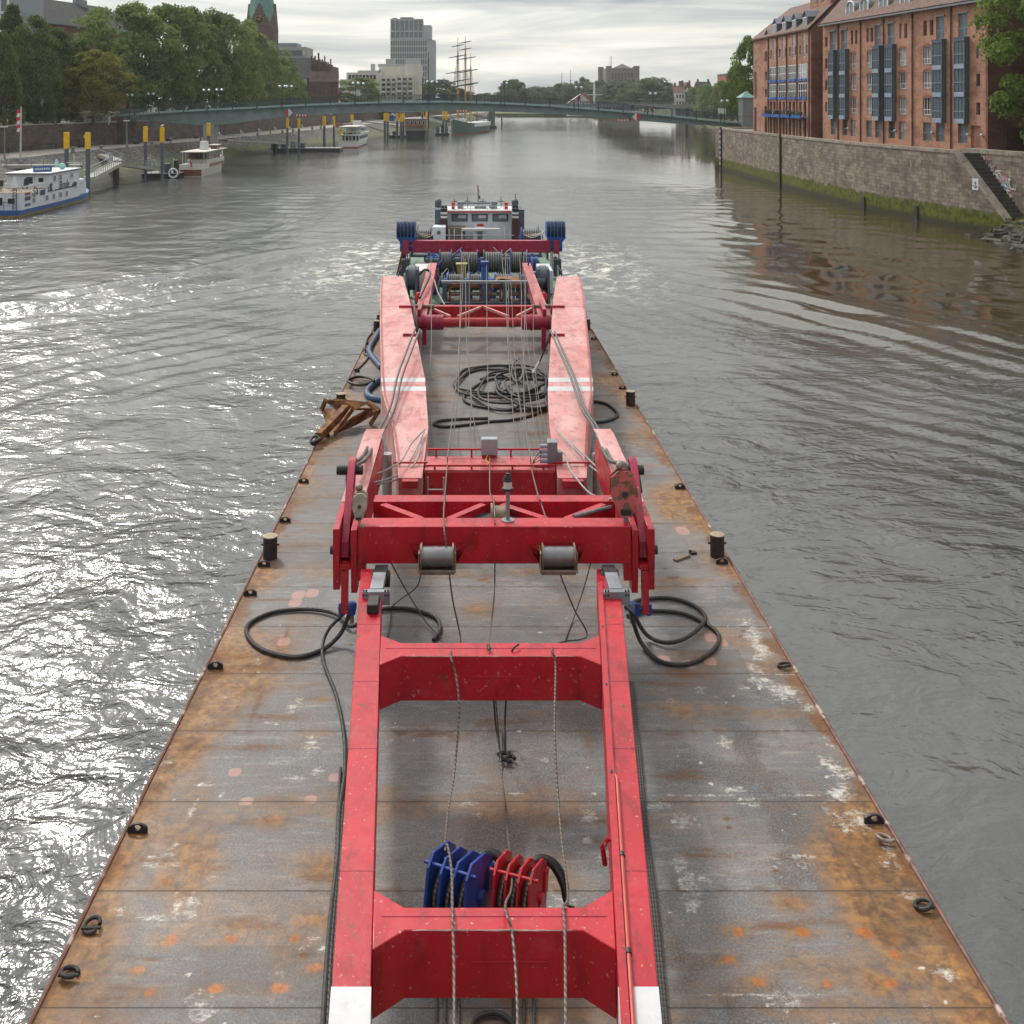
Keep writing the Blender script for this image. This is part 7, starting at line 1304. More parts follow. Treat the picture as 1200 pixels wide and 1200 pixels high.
# ------------------------------------------------------------------ big faded shear legs behind it
M_CYL = mat('bright_steel_cylinder', (.4, .38, .36), .3, .6, var=.15)
def build_shear():
    t = bth('shear_legs', 'pair of huge faded pink red box girder legs with white double stripes', 'crane legs', (0, 40, 0))
    sec = {-1: [(25.7, -2.39, -1.79, 1.67), (29.84, -2.86, -1.81, 1.75), (33.2, -3.45, -2.03, 1.86), (35.0, -3.65, -2.15, 1.92), (48.2, -4.89, -3.48, 2.4), (53.9, -5.32, -4.15, 2.6), (54.4, -5.25, -4.25, 2.6)], 1: [(25.7, 1.62, 2.35, 1.67), (29.84, 1.72, 2.85, 1.75), (33.2, 1.92, 3.4, 1.86), (35.0, 2.08, 3.58, 1.92), (48.2, 3.28, 4.78, 2.4), (53.9, 3.92, 5.18, 2.6), (54.4, 4.0, 5.08, 2.6)]}
    for s in (-1, 1):
        m = MB(); S = sec[s]; vs = []
        for y, a, b, z in S: vs += [(a, y, z - 1.15), (b, y, z - 1.15), (b, y, z), (a, y, z)]
        fs = [(0, 1, 2, 3)[::1], tuple((len(S) - 1) * 4 + k for k in (3, 2, 1, 0))]
        for i in range(len(S) - 1): fs += [(i * 4 + k, (i + 1) * 4 + k, (i + 1) * 4 + (k + 1) % 4, i * 4 + (k + 1) % 4) for k in range(4)]
        m.add(vs, fs); lg = B(m, 'shear_leg', M_PINK, t, bev=.012)
        def at(y):
            for (y0, a0, b0, z0), (y1, a1, b1, z1) in zip(S, S[1:]):
                if y <= y1: k = (y - y0) / (y1 - y0); return a0 + (a1 - a0) * k, b0 + (b1 - b0) * k, z0 + (z1 - z0) * k
            return S[-1][1:]
        for ya, yb in ((33.45, 33.95), (34.5, 35.0)):
            m = MB(); a0, b0, z0 = at(ya); a1, b1, z1 = at(yb); m.hexa([(a0 - .005, ya, z0 - 1.1), (b0 + .005, ya, z0 - 1.1), (b1 + .005, yb, z1 - 1.1), (a1 - .005, yb, z1 - 1.1), (a0 - .005, ya, z0 + .004), (b0 + .005, ya, z0 + .004), (b1 + .005, yb, z1 + .004), (a1 - .005, yb, z1 + .004)]); B(m, 'white_stripe', M_WHITEP, lg)
        for y in (46.4, 41.0): a, b, z = at(y); m = MB(); e = b if s < 0 else a; m.box(min(e, e - s * -.55) if s < 0 else e - .1, e + .1 if s < 0 else e + .55, y - .06, y + .06, z - .3, z + .1); B(m, 'lug_plate', M_CRIM, lg)
        m = MB(); a, b, z = at(46.6); m.box(a, b, 46.59, 46.62, z - .5, z + .004); B(m, 'flange_joint', M_CRIM, lg)
        o = 'a' if s < 0 else 'b'
        for off in (.08,):
            m = MB(); pts = []
            for y in (26.6, 28.5, 30, 33, 36, 40, 45, 50, 53.8): a, b, z = at(y); pts.append(((a + off * .75) if s < 0 else (b - off * .75), y, z + .05))
            m.tube(pts, .022, 6); B(m, 'hydraulic_pipe', M_PINK2, lg)
        m = MB(); a, b, z = S[0][1:]; m.box(a + .02, b - .02, 25.4, 25.697, z - .62, z - .42); m.box(a + .1, b - .1, 25.5, 25.698, z - .2, z - .02); B(m, 'end_lip', M_RED, lg)
        m = MB(); a, b, z = at(26.6); m.box(a - .1, b + .1, 26.55, 26.6, z + .06, z + .1); m.box(a - .05, a, 26.55, 26.6, z, z + .08); m.box(b, b + .05, 26.55, 26.6, z, z + .08); B(m, 'guard_bar', M_RED, lg)
        m = MB(); xx = a - .28 if s < 0 else b + .3; m.cyl((xx, 26.9, -.0), (xx, 26.9, 1.9), .13, 14); B(m, 'hydraulic_cylinder', M_CYL, t)
    m = MB(); m.box(-1.76, 1.6, 26.3, 27.4, .35, 1.67); wb = B(m, 'cross_girder', M_PINK2, t, bev=.012); m = MB(); m.box(-1.75, 1.59, 26.27, 26.297, .35, 1.6); B(m, 'front_plate', M_RED, wb)
    m = MB()
    for y, h in ((27.35, .2), (26.33, .1)): m.bar((-1.74, y, 1.67 + h), (1.58, y, 1.67 + h), .045, .045); [m.box(x - .025, x + .025, y - .02, y + .02, 1.67, 1.67 + h) for x in (-1.5, -.55, .5, 1.3)]
    B(m, 'kerb_rail', M_RED, wb)
    m = MB(); [m.cyl((-1.66 + a, 25.9, .1), (-1.66 + a, 25.95, 1.6), .025, 6) for a in (0, .4)]; [m.cyl((-1.66, 25.92, z), (-1.26, 25.92, z), .02, 6) for z in (.4, .7, 1.0, 1.3)]; B(m, 'ladder', M_CYL, t)
build_shear()
M_HOSEG = mat('grey_hydraulic_hose', (.085, .08, .078), .55, var=.2, scale=5); M_HOSEL = mat('pale_thin_hose', (.28, .27, .27), .5, var=.12)
def rope(name, label, pts, r_, m_, cat='rope', n=6, sm=8, group=None, closed=False, raw=False):
    P = [Vector(q) if raw else P3(*q) for q in pts]; m = MB(); m.tube(catmull(P, n, closed), r_, sm, closed); return B(m, name, m_, None, base=P[0], label=label, cat=cat, group=group)
M_LILACW2 = mat('cool_white_paint', (.76, .79, .86), .45, var=.06, dirt=(.4, .4, .43), dlo=.6, dhi=.75); M_DKRED = mat('dark_maroon_paint', (.07, .02, .025), .5, var=.15); M_OLIVE = mat('olive_tarpaulin', (.07, .075, .05), .8, var=.2)
M_GREEN2 = mat('pale_green_paint', (.36, .44, .33), .6, var=.15, dirt=(.2, .2, .15), dlo=.55, dhi=.7); M_YELLOWD = mat('dull_yellow_paint', (.34, .26, .06), .6, var=.2); M_TARP = mat('brown_orange_tarp', (.25, .105, .04), .8, var=.2)
M_BOLL = mat('rusty_dark_bollard', (.035, .028, .025), .6, .2, var=.3, scale=6, dirt=(.3, .26, .22), dlo=.7, dhi=.74, dscale=12); M_BOLC = mat('worn_bollard_top', (.33, .26, .18), .7, .2, var=.25, scale=8)
M_HOOK = mat('black_forged_steel', (.02, .02, .021), .4, .5, var=.3)
M_BOXG = mat('pale_grey_cabinet', (.3, .32, .36), .45, var=.12)
# ------------------------------------------------------------------ hinged frame on the middle deck
def build_hinged():
    t = bth('hinged_frame', 'red hinged U shaped frame with round front tube before the winches', 'crane frame', (0, 50, 0)); h = 1.5
    m = MB(); m.cyl((-1.9, 48.9, h - .3), (1.85, 48.9, h - .3), .22, 16); B(m, 'front_tube', M_RED, t)
    for a, b in ((-3.3, -1.9), (1.85, 3.2)): m = MB(); m.cyl((a, 48.9, h - .3), (b, 48.9, h - .3), .36, 18); c = (a + b) / 2; m.cyl((c - .03 * 9, 48.9, h - .3), (c - .2, 48.9, h - .3), .4, 18); B(m, 'tube_sleeve', M_CRIM, t)
    m = MB(); m.box(-2.6, 2.55, 51.6, 52.0, h - .75, h); B(m, 'rear_bar', M_RED, t, bev=.02)
    for a, b in (((-2.7, 51.6), (-1.6, 49.1)), ((-.1, 51.6), (-1.2, 49.1)), ((.1, 51.6), (1.2, 49.1)), ((2.6, 51.6), (1.6, 49.1))): m = MB(); m.bar((*a, h - .06), (*b, h - .06), .12, .12); B(m, 'diagonal_brace', M_PINK, t)
    for s, xa, xb in ((-1, -3.02, -3.08), (1, 2.95, 2.98)):
        m = MB(); m.hexa([(xa - .3, 49.1, h - .6), (xa + .3, 49.1, h - .6), (xb + .27, 66.4, .9), (xb - .27, 66.4, .9), (xa - .3, 49.1, h), (xa + .3, 49.1, h), (xb + .27, 66.4, 1.75), (xb - .27, 66.4, 1.75)]); B(m, 'side_arm', M_PINK2, t, bev=.02)
        m = MB(); m.box(xa - .12, xa + .05, 48.7, 51.2, h + .003, h + .35); B(m, 'link_plate', M_CRIM, t)
        m = MB(); m.cyl((xa - .5, 51.0, h + .1), (xa + .6, 51.0, h + .1), .1, 10); B(m, 'pin', M_BRASS, t)
    m = MB(); m.box(-2.9, -2.7, 48.5, 48.8, .2, 1.0); B(m, 'stop_block', M_CRIM, t); m = MB(); m.box(2.75, 2.95, 48.3, 48.6, .0, 1.0); B(m, 'stop_block', M_CRIM, t)
build_hinged()
r = random.Random(21)
for i, (u, v, l, a) in enumerate(((497, 381, 1.2, .3), (512, 382, 1.9, -.2), (528, 380.5, 1.4, .5), (541, 382, 1.1, 1.3), (549, 381, 1.5, .1), (583, 381.5, 1.8, -.3), (596, 380.5, 1.2, .25))):
    x, y = bl(u, v); m = MB(); M = Matrix.Rotation(a, 4, 'Z'); m.obox((x, y, .1 + .09 * (i % 2)), (l, .28, .14), M); B(m, 'timber_baulk', M_WOOD, None, base=(x, y, 0), bev=.015, label='loose weathered timber lying under the red tube, %s from the left leg' % ordw(i), cat='timber', group='loose timbers on the deck')

# ------------------------------------------------------------------ winch deck and pusher
def build_pusher():
    t = thing('push_boat', 'dark pusher boat with green deck, white wheelhouse and red roof line', 'boat', (.5, 80, 0)); S = .0717
    m = MB(); m.prism([(-4.95, 57), (6.05, 57), (6.05, 93), (4.8, 98), (-3.7, 98), (-4.95, 93)], -1.5, [1.02, 1.02, .55, .5, .5, .55]); B0 = m.build('hull', M_NAVY, t)
    m = MB(); m.prism([(-4.9, 57.05), (6.0, 57.05), (6.0, 93), (4.7, 97.9), (-3.6, 97.9), (-4.9, 93)], [1.023, 1.023, .553, .503, .503, .553], [1.06, 1.06, .59, .54, .54, .59]); m.build('green_deck', M_GREEN, t)
    X = lambda u: (u - 553) * S; Z = lambda v: 13.2 - (v - 119) * S
    m = MB(); m.box(X(524), X(600.5), 86, 88.7, .55, Z(248.5)); m.build('wheelhouse_wall', M_LILACW2, t)
    m = MB(); m.box(X(522), X(602), 85.6, 89, Z(248.4), Z(246)); m.build('roof', M_WHITE, t); m = MB(); m.box(X(521.8), X(602.2), 85.55, 89.05, Z(248.2), Z(247)); m.build('red_roof_edge', M_BRIGHTRED, t)
    for a, b in ((529.5, 548), (553, 571.5), (577, 595.5)):
        f = MB(); f.box(X(a), X(b), 85.9, 85.997, Z(259), Z(250.8)); fo = f.build('window', M_NAVY, t); g = MB(); g.box(X(a + 1), X(b - 1), 85.86, 85.897, Z(258.3), Z(251.5)); g.build('pane', M_GLASSL, fo)
        g = MB(); g.box(X(a + 7.5), X(b - 2), 85.84, 85.859, Z(255.3), Z(251.8)); g.build('painted_reflection', M_LIGHTW, fo)  # pale panel added on the pane as its painted reflection
    m = MB(); m.ball((X(563), 85.9, Z(264)), (.32, .08, .14), 12, 6); m.build('red_emblem', M_BRIGHTRED, t)
    m = MB(); [m.box(X(u), X(u + 1.4), 83.6, 83.7, 1.3, Z(264)) for u in (541, 554.5, 569, 583.5)]; [m.box(X(541), X(585), 83.58, 83.72, Z(v + 2.6), Z(v)) for v in (263.8,)]; m.build('white_guard_frame', M_WHITE, t)
    m = MB(); m.box(X(556), X(568), 83.9, 85.9, .6, Z(265)); mo = m.build('white_door_house', M_LILACW2, t); m = MB(); m.box(X(559.3), X(565), 83.86, 83.897, Z(280), Z(267)); m.build('door', M_ZINC, mo)
    m = MB(); m.box(X(541.5), X(584), 83.8, 84.4, Z(267), Z(264.3)); m.build('vent_housing', M_CREAM, t)
    m = MB(); m.box(X(527), X(545), 84.3, 85.9, .6, Z(264)); m.build('yellowed_locker', M_WOOD, t); m = MB(); m.box(X(580), X(600), 82, 83.2, .6, Z(275.3)); m.build('dark_locker', M_OLIVE, t)
    for a, b in ((509, 523),): m = MB(); m.box(X(a), X(b), 83, 84.6, .6, Z(261)); ca = m.build('white_cabinet', M_LILACW2, t); m = MB(); m.cyl((X(515.5), 82.9, Z(267)), (X(515.5), 82.99, Z(267)), .16, 16); m.build('round_vent', M_BRASS, ca)
    for s, u in ((-1, 517.2), (1, 599.5)):
        m = MB(); m.box(X(u), X(u + 7.4), 84.6, 86 - .02, .6, Z(247.5)); st = m.build('exhaust_casing', M_DKRED, t); m = MB()
        for v in (249, 253.5): m.box(X(u) - .01, X(u + 7.4) + .01, 84.58, 85.985, Z(v), Z(v - 2.6))
        m.build('white_band', M_WHITE, st); m = MB(); m.box(X(u + .2), X(u + 7.2), 84.62, 85.97, Z(247.4), Z(242.5)); [m.cyl((X(u + k), 85.2, Z(242.5)), (X(u + k), 85.2, Z(239.5)), .1, 8) for k in (2, 5.5)]; m.build('exhaust_top', M_DARK, st)
        uu = u - 7 if s < 0 else u + 7.5; m = MB(); m.box(X(uu), X(uu + 6.6), 84.9, 88, .6, Z(244)); m.build('dark_side_house', M_NAVYZ, t)
        uc = 513 if s < 0 else 604; m = MB(); m.cyl((X(uc), 87, Z(244)), (X(uc), 87, Z(239)), .28, 12); m.ball((X(uc), 87, Z(238)), .3, 10, 8); m.build('vent_cowl', M_PILE, t)
        ul = 529 if s < 0 else 591.5; m = MB(); m.box(X(ul), X(ul + 4), 86.5, 86.9, Z(246), Z(238)); m.build('red_light_box', M_BRIGHTRED, t)
    m = MB(); m.box(X(536), X(543), 87, 87.6, Z(246), Z(238)); m.box(X(543.2), X(575), 87.2, 87.5, Z(241), Z(238.5)); m.box(X(576), X(583), 87, 87.6, Z(246), Z(237.5)); m.cyl((X(575), 86.8, Z(242.5)), (X(575), 86.4, Z(242.5)), .16, 10); m.box(X(556), X(570), 87, 87.5, Z(246), Z(243)); m.build('radar_and_searchlights', M_ZINC, t)
    m = MB(); m.cyl((X(561), 88.9, Z(252)), (X(560.2), 88.9, Z(220)), .05, 6); fp = m.build('flag_mast', M_POST, t); m = MB()
    for k, c in enumerate((0, 1, 2)): m.m = c; z1 = Z(223 + k * 4.2); m.add([(X(560.3), 90, z1), (X(561.9 + k * .7), 89.8, z1 - .3), (X(562.5 + k * .5), 89.8, z1 - .6), (X(560.5), 90, z1 - .3)], [(0, 1, 2, 3), (3, 2, 1, 0)])
    m.build('flag', [M_BRIGHTRED, M_LIGHTW, M_NAVY], fp)
    m = MB(); m.cyl((X(605), 87.5, Z(244)), (X(605), 87.5, Z(229)), .03, 5); m.build('whip_aerial', M_DARK, t)
    rr = random.Random(12); m = MB()
    for k in range(9): x = X(523 + 9.6 * k); m.cyl((x, 85.7, Z(246)), (x, 85.7, Z(241)), .025, 5)
    m.tube([(X(523), 85.7, Z(241)), (X(600), 85.7, Z(241))], .025, 5); m.build('roof_rail', M_WHITE, t)
    for k, u in enumerate((532, 548, 566, 588)): m = MB(); m.cyl((X(u), 88, Z(246)), (X(u), 88, Z(236 - 3 * (k % 2))), .03, 5); m.box(X(u) - .25, X(u) + .25, 87.9, 88.05, Z(239), Z(238.2)); m.build('roof_aerial', M_DARK, t)
    m = MB()
    for k in range(26): x = rr.uniform(-3.4, 4.4); y = rr.uniform(79.5, 84.5); h = rr.uniform(.3, 1.3); w_ = rr.uniform(.1, .4); m.box(x - w_, x + w_, y - .2, y + .2, .55, .75 + h); m.cyl((x + w_, y, .6), (x + w_ + rr.uniform(-.6, .6), y, 1.2 + h), .05, 5)
    m.build('deck_gear', M_NAVYZ, t)
    m = MB(); [m.tube([(X(u), 83.55, .7), (X(u), 83.55, Z(264))], .045, 6) for u in (512, 521, 527, 533, 590, 596)]; [m.tube([(X(509), 83.5, Z(v)), (X(601), 83.5, Z(v))], .03, 5) for v in (271, 277)]; m.build('white_deck_rails', M_WHITE, t)
    r_ = MB()
    for xs in (-4.85, 5.95):
        for y in range(62, 93, 3): r_.cyl((xs, y, .8), (xs, y, 2.0), .04, 5)
        r_.tube([(xs, y, 1.95 - (y - 62) * .012) for y in range(62, 93, 3)], .03, 5)
    r_.build('deck_railing', M_NAVY, t)
build_pusher()
def winch(c, w, r_, lab, fm, dm, motor=True, grp='rope winches on the winch deck'):
    x, y, z = c; t = bth('rope_winch', lab, 'winch', (x, y, z), grp); h = r_ + .35
    m = MB(); m.cyl((x - w / 2, y, z + h), (x + w / 2, y, z + h), r_ * .78, 20); dr = B(m, 'drum', dm, t)
    m = MB(); [m.cyl((x - w / 2 + k * w / 7, y, z + h), (x - w / 2 + k * w / 7 + w / 12, y, z + h), r_ * .82, 20) for k in range(7)]; B(m, 'rope_turns', M_ROPED, dr)
    m = MB(); [m.cyl((a, y, z + h), (a + .06, y, z + h), r_, 22) for a in (x - w / 2 - .06, x + w / 2)]; B(m, 'flange', fm, t)
    for s in (-1, 1): m = MB(); a = x + s * (w / 2 + .16); m.xprism([(y - r_ * .9, z), (y + r_ * .9, z), (y + .18, z + h + .22), (y - .18, z + h + .22)], a - .06, a + .06); B(m, 'side_frame', fm, t, bev=.01)
    m = MB(); m.box(x - w / 2 - .25, x + w / 2 + .25, y - r_ * .95, y + r_ * .95, z - .15, z + .003); B(m, 'base_plate', M_NAVY, t)
    if motor: m = MB(); m.cyl((x + w / 2 + .23, y, z + h), (x + w / 2 + .75, y, z + h), r_ * .42, 14); m.box(x + w / 2 + .3, x + w / 2 + .62, y - .2, y + .2, z, z + h); B(m, 'drive_motor', fm, t)
    return t
for i, (x, w_) in enumerate(((-1.55, .85), (-.2, .95), (1.35, .95), (2.75, .7))): winch((x, 62.0, .2), w_, .6, 'front row winch with blue flanges, %s from the left' % ordw(i), M_BLUEB if i != 3 else M_NAVY, M_DRUM)
for i, (x, w_) in enumerate(((-2.3, .7), (-.75, 1.05), (.85, 1.15), (2.6, 1.0))): winch((x, 68.6, .3), w_, .85, 'back row winch under the crimson beam, %s from the left' % ordw(i), M_BLUE if i % 2 else M_NAVY, M_DRUM)
winch((-4.35, 78.5, .85), 1.25, .85, 'large dark drum winch left of the white cabinet', M_DARK, M_DRUM, False); winch((3.9, 78.5, .85), 1.25, .85, 'large dark drum winch right of the wheelhouse', M_BLUE, M_DRUM, False)
def portal():
    t = bth('winch_portal', 'navy portal frame with rusty rollers in front of the winches', 'winch frame', (.3, 58.3, 0)); m = MB(); m.box(-2.35, 2.7, 57.9, 58.3, .02, .62); B(m, 'front_sill', M_NAVY, t, bev=.02); m = MB(); m.box(-2.3, 2.65, 58.75, 59.1, 1.56, 1.7); B(m, 'top_rail', M_GREYS, t)
    xs = (-2.2, -1.0, -.85, .18, .35, 1.3, 1.5, 2.5)
    for x in (-2.1, -.95, .2, 1.35, 2.5): m = MB(); m.xprism([(58.31, .02), (59.6, .02), (59.2, 1.55), (58.75, 1.55)], x - .14, x + .14); B(m, 'upright', M_NAVY, t, bev=.015)
    for x in (-1.5, -.37, .78, 1.93):
        m = MB(); m.box(x - .38, x - .26, 58.6, 59.3, .1, 1.5); m.box(x + .26, x + .38, 58.6, 59.3, .1, 1.5); m.box(x - .38, x + .38, 58.6, 59.3, 1.35, 1.5); B(m, 'rusty_bracket', M_RUST, t)
        m = MB(); [m.cyl((x - .25, 58.9, z), (x + .25, 58.9, z), .12, 12) for z in (.55, .95)]; B(m, 'guide_roller', M_BRASS, t)
portal()
t = bth('control_pillar', 'bright blue pillar box standing in the middle of the winches', 'control box', (.25, 60.4, 0)); m = MB(); m.box(.02, .42, 60.2, 60.7, 0, 2.35); B(m, 'pillar', M_BLUEB, t, bev=.03); m = MB(); m.box(-.02, .46, 60.15, 60.75, 2.353, 2.62); B(m, 'head_box', M_BLUE, t, bev=.03)
t = bth('yellow_hopper', 'small yellow bin standing among the winches', 'bin', (-1.1, 64.4, 1.0)); m = MB(); m.hexa([(-1.4, 64.2, 1.0), (-.9, 64.2, 1.0), (-.9, 64.7, 1.0), (-1.4, 64.7, 1.0), (-1.5, 64.1, 1.9), (-.8, 64.1, 1.9), (-.8, 64.8, 1.9), (-1.5, 64.8, 1.9)]); B(m, 'bin', M_YELLOWD, t); m = MB(); m.box(-1.55, -.75, 64.05, 64.85, 1.903, 1.98); B(m, 'lid', M_YELLOWD, t); m = MB(); m.box(-1.25, -1.05, 64.3, 64.5, 0, 1.0); B(m, 'stand', M_NAVY, t)
t = bth('tarpaulin', 'orange brown tarpaulin sagging over a front winch', 'tarpaulin', (1.6, 61, 1.5)); m = MB(); n = 10; vs = []
for i in range(n + 1):
    for j in range(4): a = i / n; vs.append((.7 + 1.9 * a, 60.7 + .5 * j, 1.35 + .28 * math.sin(math.pi * min(1, a * 1.15)) ** .5 - (.35 if a in (0, 1) else 0) + .05 * math.sin(7 * a + j) - .06 * abs(j - 1.5)))
m.add(vs, [(i * 4 + j, (i + 1) * 4 + j, (i + 1) * 4 + j + 1, i * 4 + j + 1) for i in range(n) for j in range(3)]); B(m, 'cover_sheet', M_TARP, t)

def rear_beam():
    t = bth('sheave_beam', 'crimson cross beam with fork ends carrying the blue sheave packs', 'crane beam', (0, 73, 1.7)); m = MB(); m.box(-4.75, 5.0, 72.4, 73.1, 1.68, 2.52); B(m, 'beam', M_CRIM, t, bev=.02)
    m = MB(); [m.box(x - .01, x + .01, 72.385, 72.41, 1.68, 2.525) for x in (-3.0, -1.5, .6, 2.0)]; B(m, 'weld_seam', M_DKRED, t)
    for s, xc in ((-1, -5.2), (1, 5.42)):
        m = MB(); m.box(xc - .2, xc + .2, 72.2, 73.2, 1.62, 2.6); B(m, 'end_stub', M_CRIM, t, bev=.015)
        m = MB(); m.box(xc - .28, xc - .2, 72.8, 73.2, -.1, 1.62); m.box(xc + .2, xc + .28, 72.8, 73.2, -.1, 1.62); B(m, 'pale_post', M_GREEN2, t); m = MB(); m.box(xc - .26, xc + .26, 71.2, 71.9, .3, 1.35); B(m, 'dark_ballast_box', M_NAVY, t, bev=.03)
    for s, xc, lab in ((-1, -5.2, 'left bright blue pack of six sheaves on the crimson beam end'), (1, 5.42, 'right bright blue pack of six sheaves on the crimson beam end')):
        b = bth('sheave_pack', lab, 'pulley block', (xc, 73, 2.4), 'blue sheave packs')
        m = MB(); [m.xprism([(72.3, 2.75), (73.7, 2.75), (73.7, 3.5), (73.4, 3.85), (72.6, 3.85), (72.3, 3.5)], xc - .68 + k * .255, xc - .68 + k * .255 + .06) for k in range(6)]; B(m, 'side_plates', M_BLUEB, b)
        for k in range(5): m = MB(); x0 = xc - .68 + k * .255 + .075; m.cyl((x0, 73, 3.22), (x0 + .165, 73, 3.22), .66, 20); B(m, 'sheave', M_DARK, b)
        m = MB(); m.hexa([(xc - .4, 72.5, 2.35), (xc + .4, 72.5, 2.35), (xc + .4, 73.4, 2.35), (xc - .4, 73.4, 2.35), (xc - .72, 72.4, 2.76), (xc + .72, 72.4, 2.76), (xc + .72, 73.5, 2.76), (xc - .72, 73.5, 2.76)]); B(m, 'yoke', M_BLUEB, b, bev=.03)
        for d in (-.34, .34): m = MB(); m.cyl((xc + d - .11, 72.9, 2.08), (xc + d + .11, 72.9, 2.08), .38, 16); m.box(xc + d - .1, xc + d + .1, 72.6, 73.2, 2.1, 2.5); B(m, 'yoke_lug', M_BLUEB, b)
rear_beam()
for s, xc, lab in ((-1, -4.0, 'navy sheave stand left of the hinged frame arm'), (1, 4.0, 'navy sheave stand right of the hinged frame arm')):
    t = bth('sheave_stand', lab, 'winch frame', (xc, 62.5, 0)); m = MB(); [m.xprism([(61.5, 0), (64.5, 0), (63.6, 1.9), (62.2, 1.9)], xc + d - .08, xc + d + .08) for d in (-.5, .1)]; B(m, 'side_frame', M_NAVY, t, bev=.02); m = MB(); m.cyl((xc - .42, 62.9, 1.3), (xc + .02, 62.9, 1.3), .75, 20); B(m, 'sheave', M_PILE, t); m = MB(); m.box(xc - .3, xc + .6, 64.6, 68, .02, 1.5); B(m, 'pale_cover', M_LIGHTW, t, bev=.06)
    m = MB(); m.ball((xc - s * .3, 60.6, .5), (.25, .2, .3), 7, 5); B(m, 'red_rag', M_BRIGHTRED, t)
r = random.Random(8)
for i in range(16):         # fittings crowding the winch deck
    sd = -1 if (i // 4) % 2 else 1; x = sd * r.uniform(2.9, 5.1) + .2; y = 66.5 + .6 * i; m = MB(); k = i % 4
    if k == 0: m.cyl((x, y, 0), (x, y, r.uniform(.6, 1.2)), .16, 10); m.cyl((x, y, .55), (x, y, .7), .24, 10); nm, mt = 'deck_ventilator', M_GREEN2
    elif k == 1: m.box(x - .35, x + .35, y - .3, y + .3, 0, r.uniform(.5, 1.0)); m.box(x - .4, x + .4, y - .35, y + .35, .45, .52); nm, mt = 'deck_locker', M_NAVY
    elif k == 2: m.cyl((x - .3, y, .4), (x + .3, y, .4), .28, 12); m.box(x - .35, x + .35, y - .25, y + .25, 0, .2); nm, mt = 'deck_motor', M_BLUE
    else: m.tube(catmull([(x + .5 * math.cos(a), y + .5 * math.sin(a), .1 + .1 * (a / 6)) for a in np.linspace(0, 12, 14)], 3), .05, 6); nm, mt = 'rope_coil', M_ROPEL
    B(m, nm, mt, None, base=(x, y, 0), label='%s among the fittings %s the winches, %s of two' % ({'deck_ventilator': 'pale green vent pipe', 'deck_locker': 'navy deck locker', 'deck_motor': 'blue electric motor', 'rope_coil': 'pale coiled rope'}[nm], 'left of' if x < .2 else 'right of', ('nearer one' if i < 8 else 'farther one')), cat={'deck_ventilator': 'vent', 'deck_locker': 'locker', 'deck_motor': 'motor', 'rope_coil': 'rope'}[nm])
for i, (u, v, h, s) in enumerate(((463, 318, 1.3, 1), (476, 320, .9, 0), (447, 318, 1.5, 0), (668, 322, 1.0, 0), (678, 318, 1.4, 0), (661, 310, 1.4, 0), (645, 300, 1.2, 0))):
    x, y = bl(u, v + 6, 0); x = max(-5.4, min(5.4, x)); m = MB()
    if s: m.hexa([(x - .5, y, .1), (x + .1, y, .1), (x + .1, y + .8, .1), (x - .5, y + .8, .1), (x - .1, y, 1.9), (x + .2, y, 1.9), (x + .2, y + .8, 1.9), (x - .1, y + .8, 1.9)]); B(m, 'hatch_cover', M_RUST, None, base=(x, y, 0), label='brown hatch cover leaning at the left edge by the winches', cat='hatch')
    else: m.cyl((x, y, 0), (x, y, h), .07, 8); m.cyl((x, y, 0), (x, y, .12), .2, 10); B(m, 'rail_post', M_GREEN2 if i % 2 else M_DARK, None, base=(x, y, 0), label='short steel post on the %s edge behind the shear leg, %s from the camera' % ('left' if x < 0 else 'right', ordw(i - 1 if i < 3 else i - 3)), cat='post', group='edge posts by the winches')

# ------------------------------------------------------------------ things lying on the barge
def bollard(u, v, lab, h=.52, r_=.17):
    x, y = bl(u, v); x = max(-5.45, min(5.45, x)); t = bth('bollard', lab, 'bollard', (x, y, 0), 'steel bollards on the barge'); m = MB(); m.cyl((x, y, .003), (x, y, h), r_, 20); m.cyl((x - r_ - .05, y, h * .62), (x + r_ + .05, y, h * .62), .025, 6); B(m, 'post', M_BOLL, t); m = MB(); m.cyl((x, y, h + .001), (x, y, h + .02), r_ * 1.02, 20); B(m, 'worn_cap', M_BOLC, t)
for a in ((309.5, 654, 'round bollard on the left edge level with the lifting frame'), (847, 652, 'round bollard on the right edge level with the lifting frame'), (747, 475, 'round bollard on the right edge level with the white stripes'), (388, 478, 'round bollard on the left edge behind the rusty anchor'), (432.5, 388, 'nearest of three bollards in a row by the left shear leg'), (434.5, 380, 'middle of three bollards in a row by the left shear leg'), (437, 374, 'farthest of three bollards in a row by the left shear leg'), (694, 386, 'nearest of three bollards in a row by the right shear leg'), (692, 379, 'middle of three bollards in a row by the right shear leg'), (690, 373, 'farthest of three bollards in a row by the right shear leg')): bollard(*a)
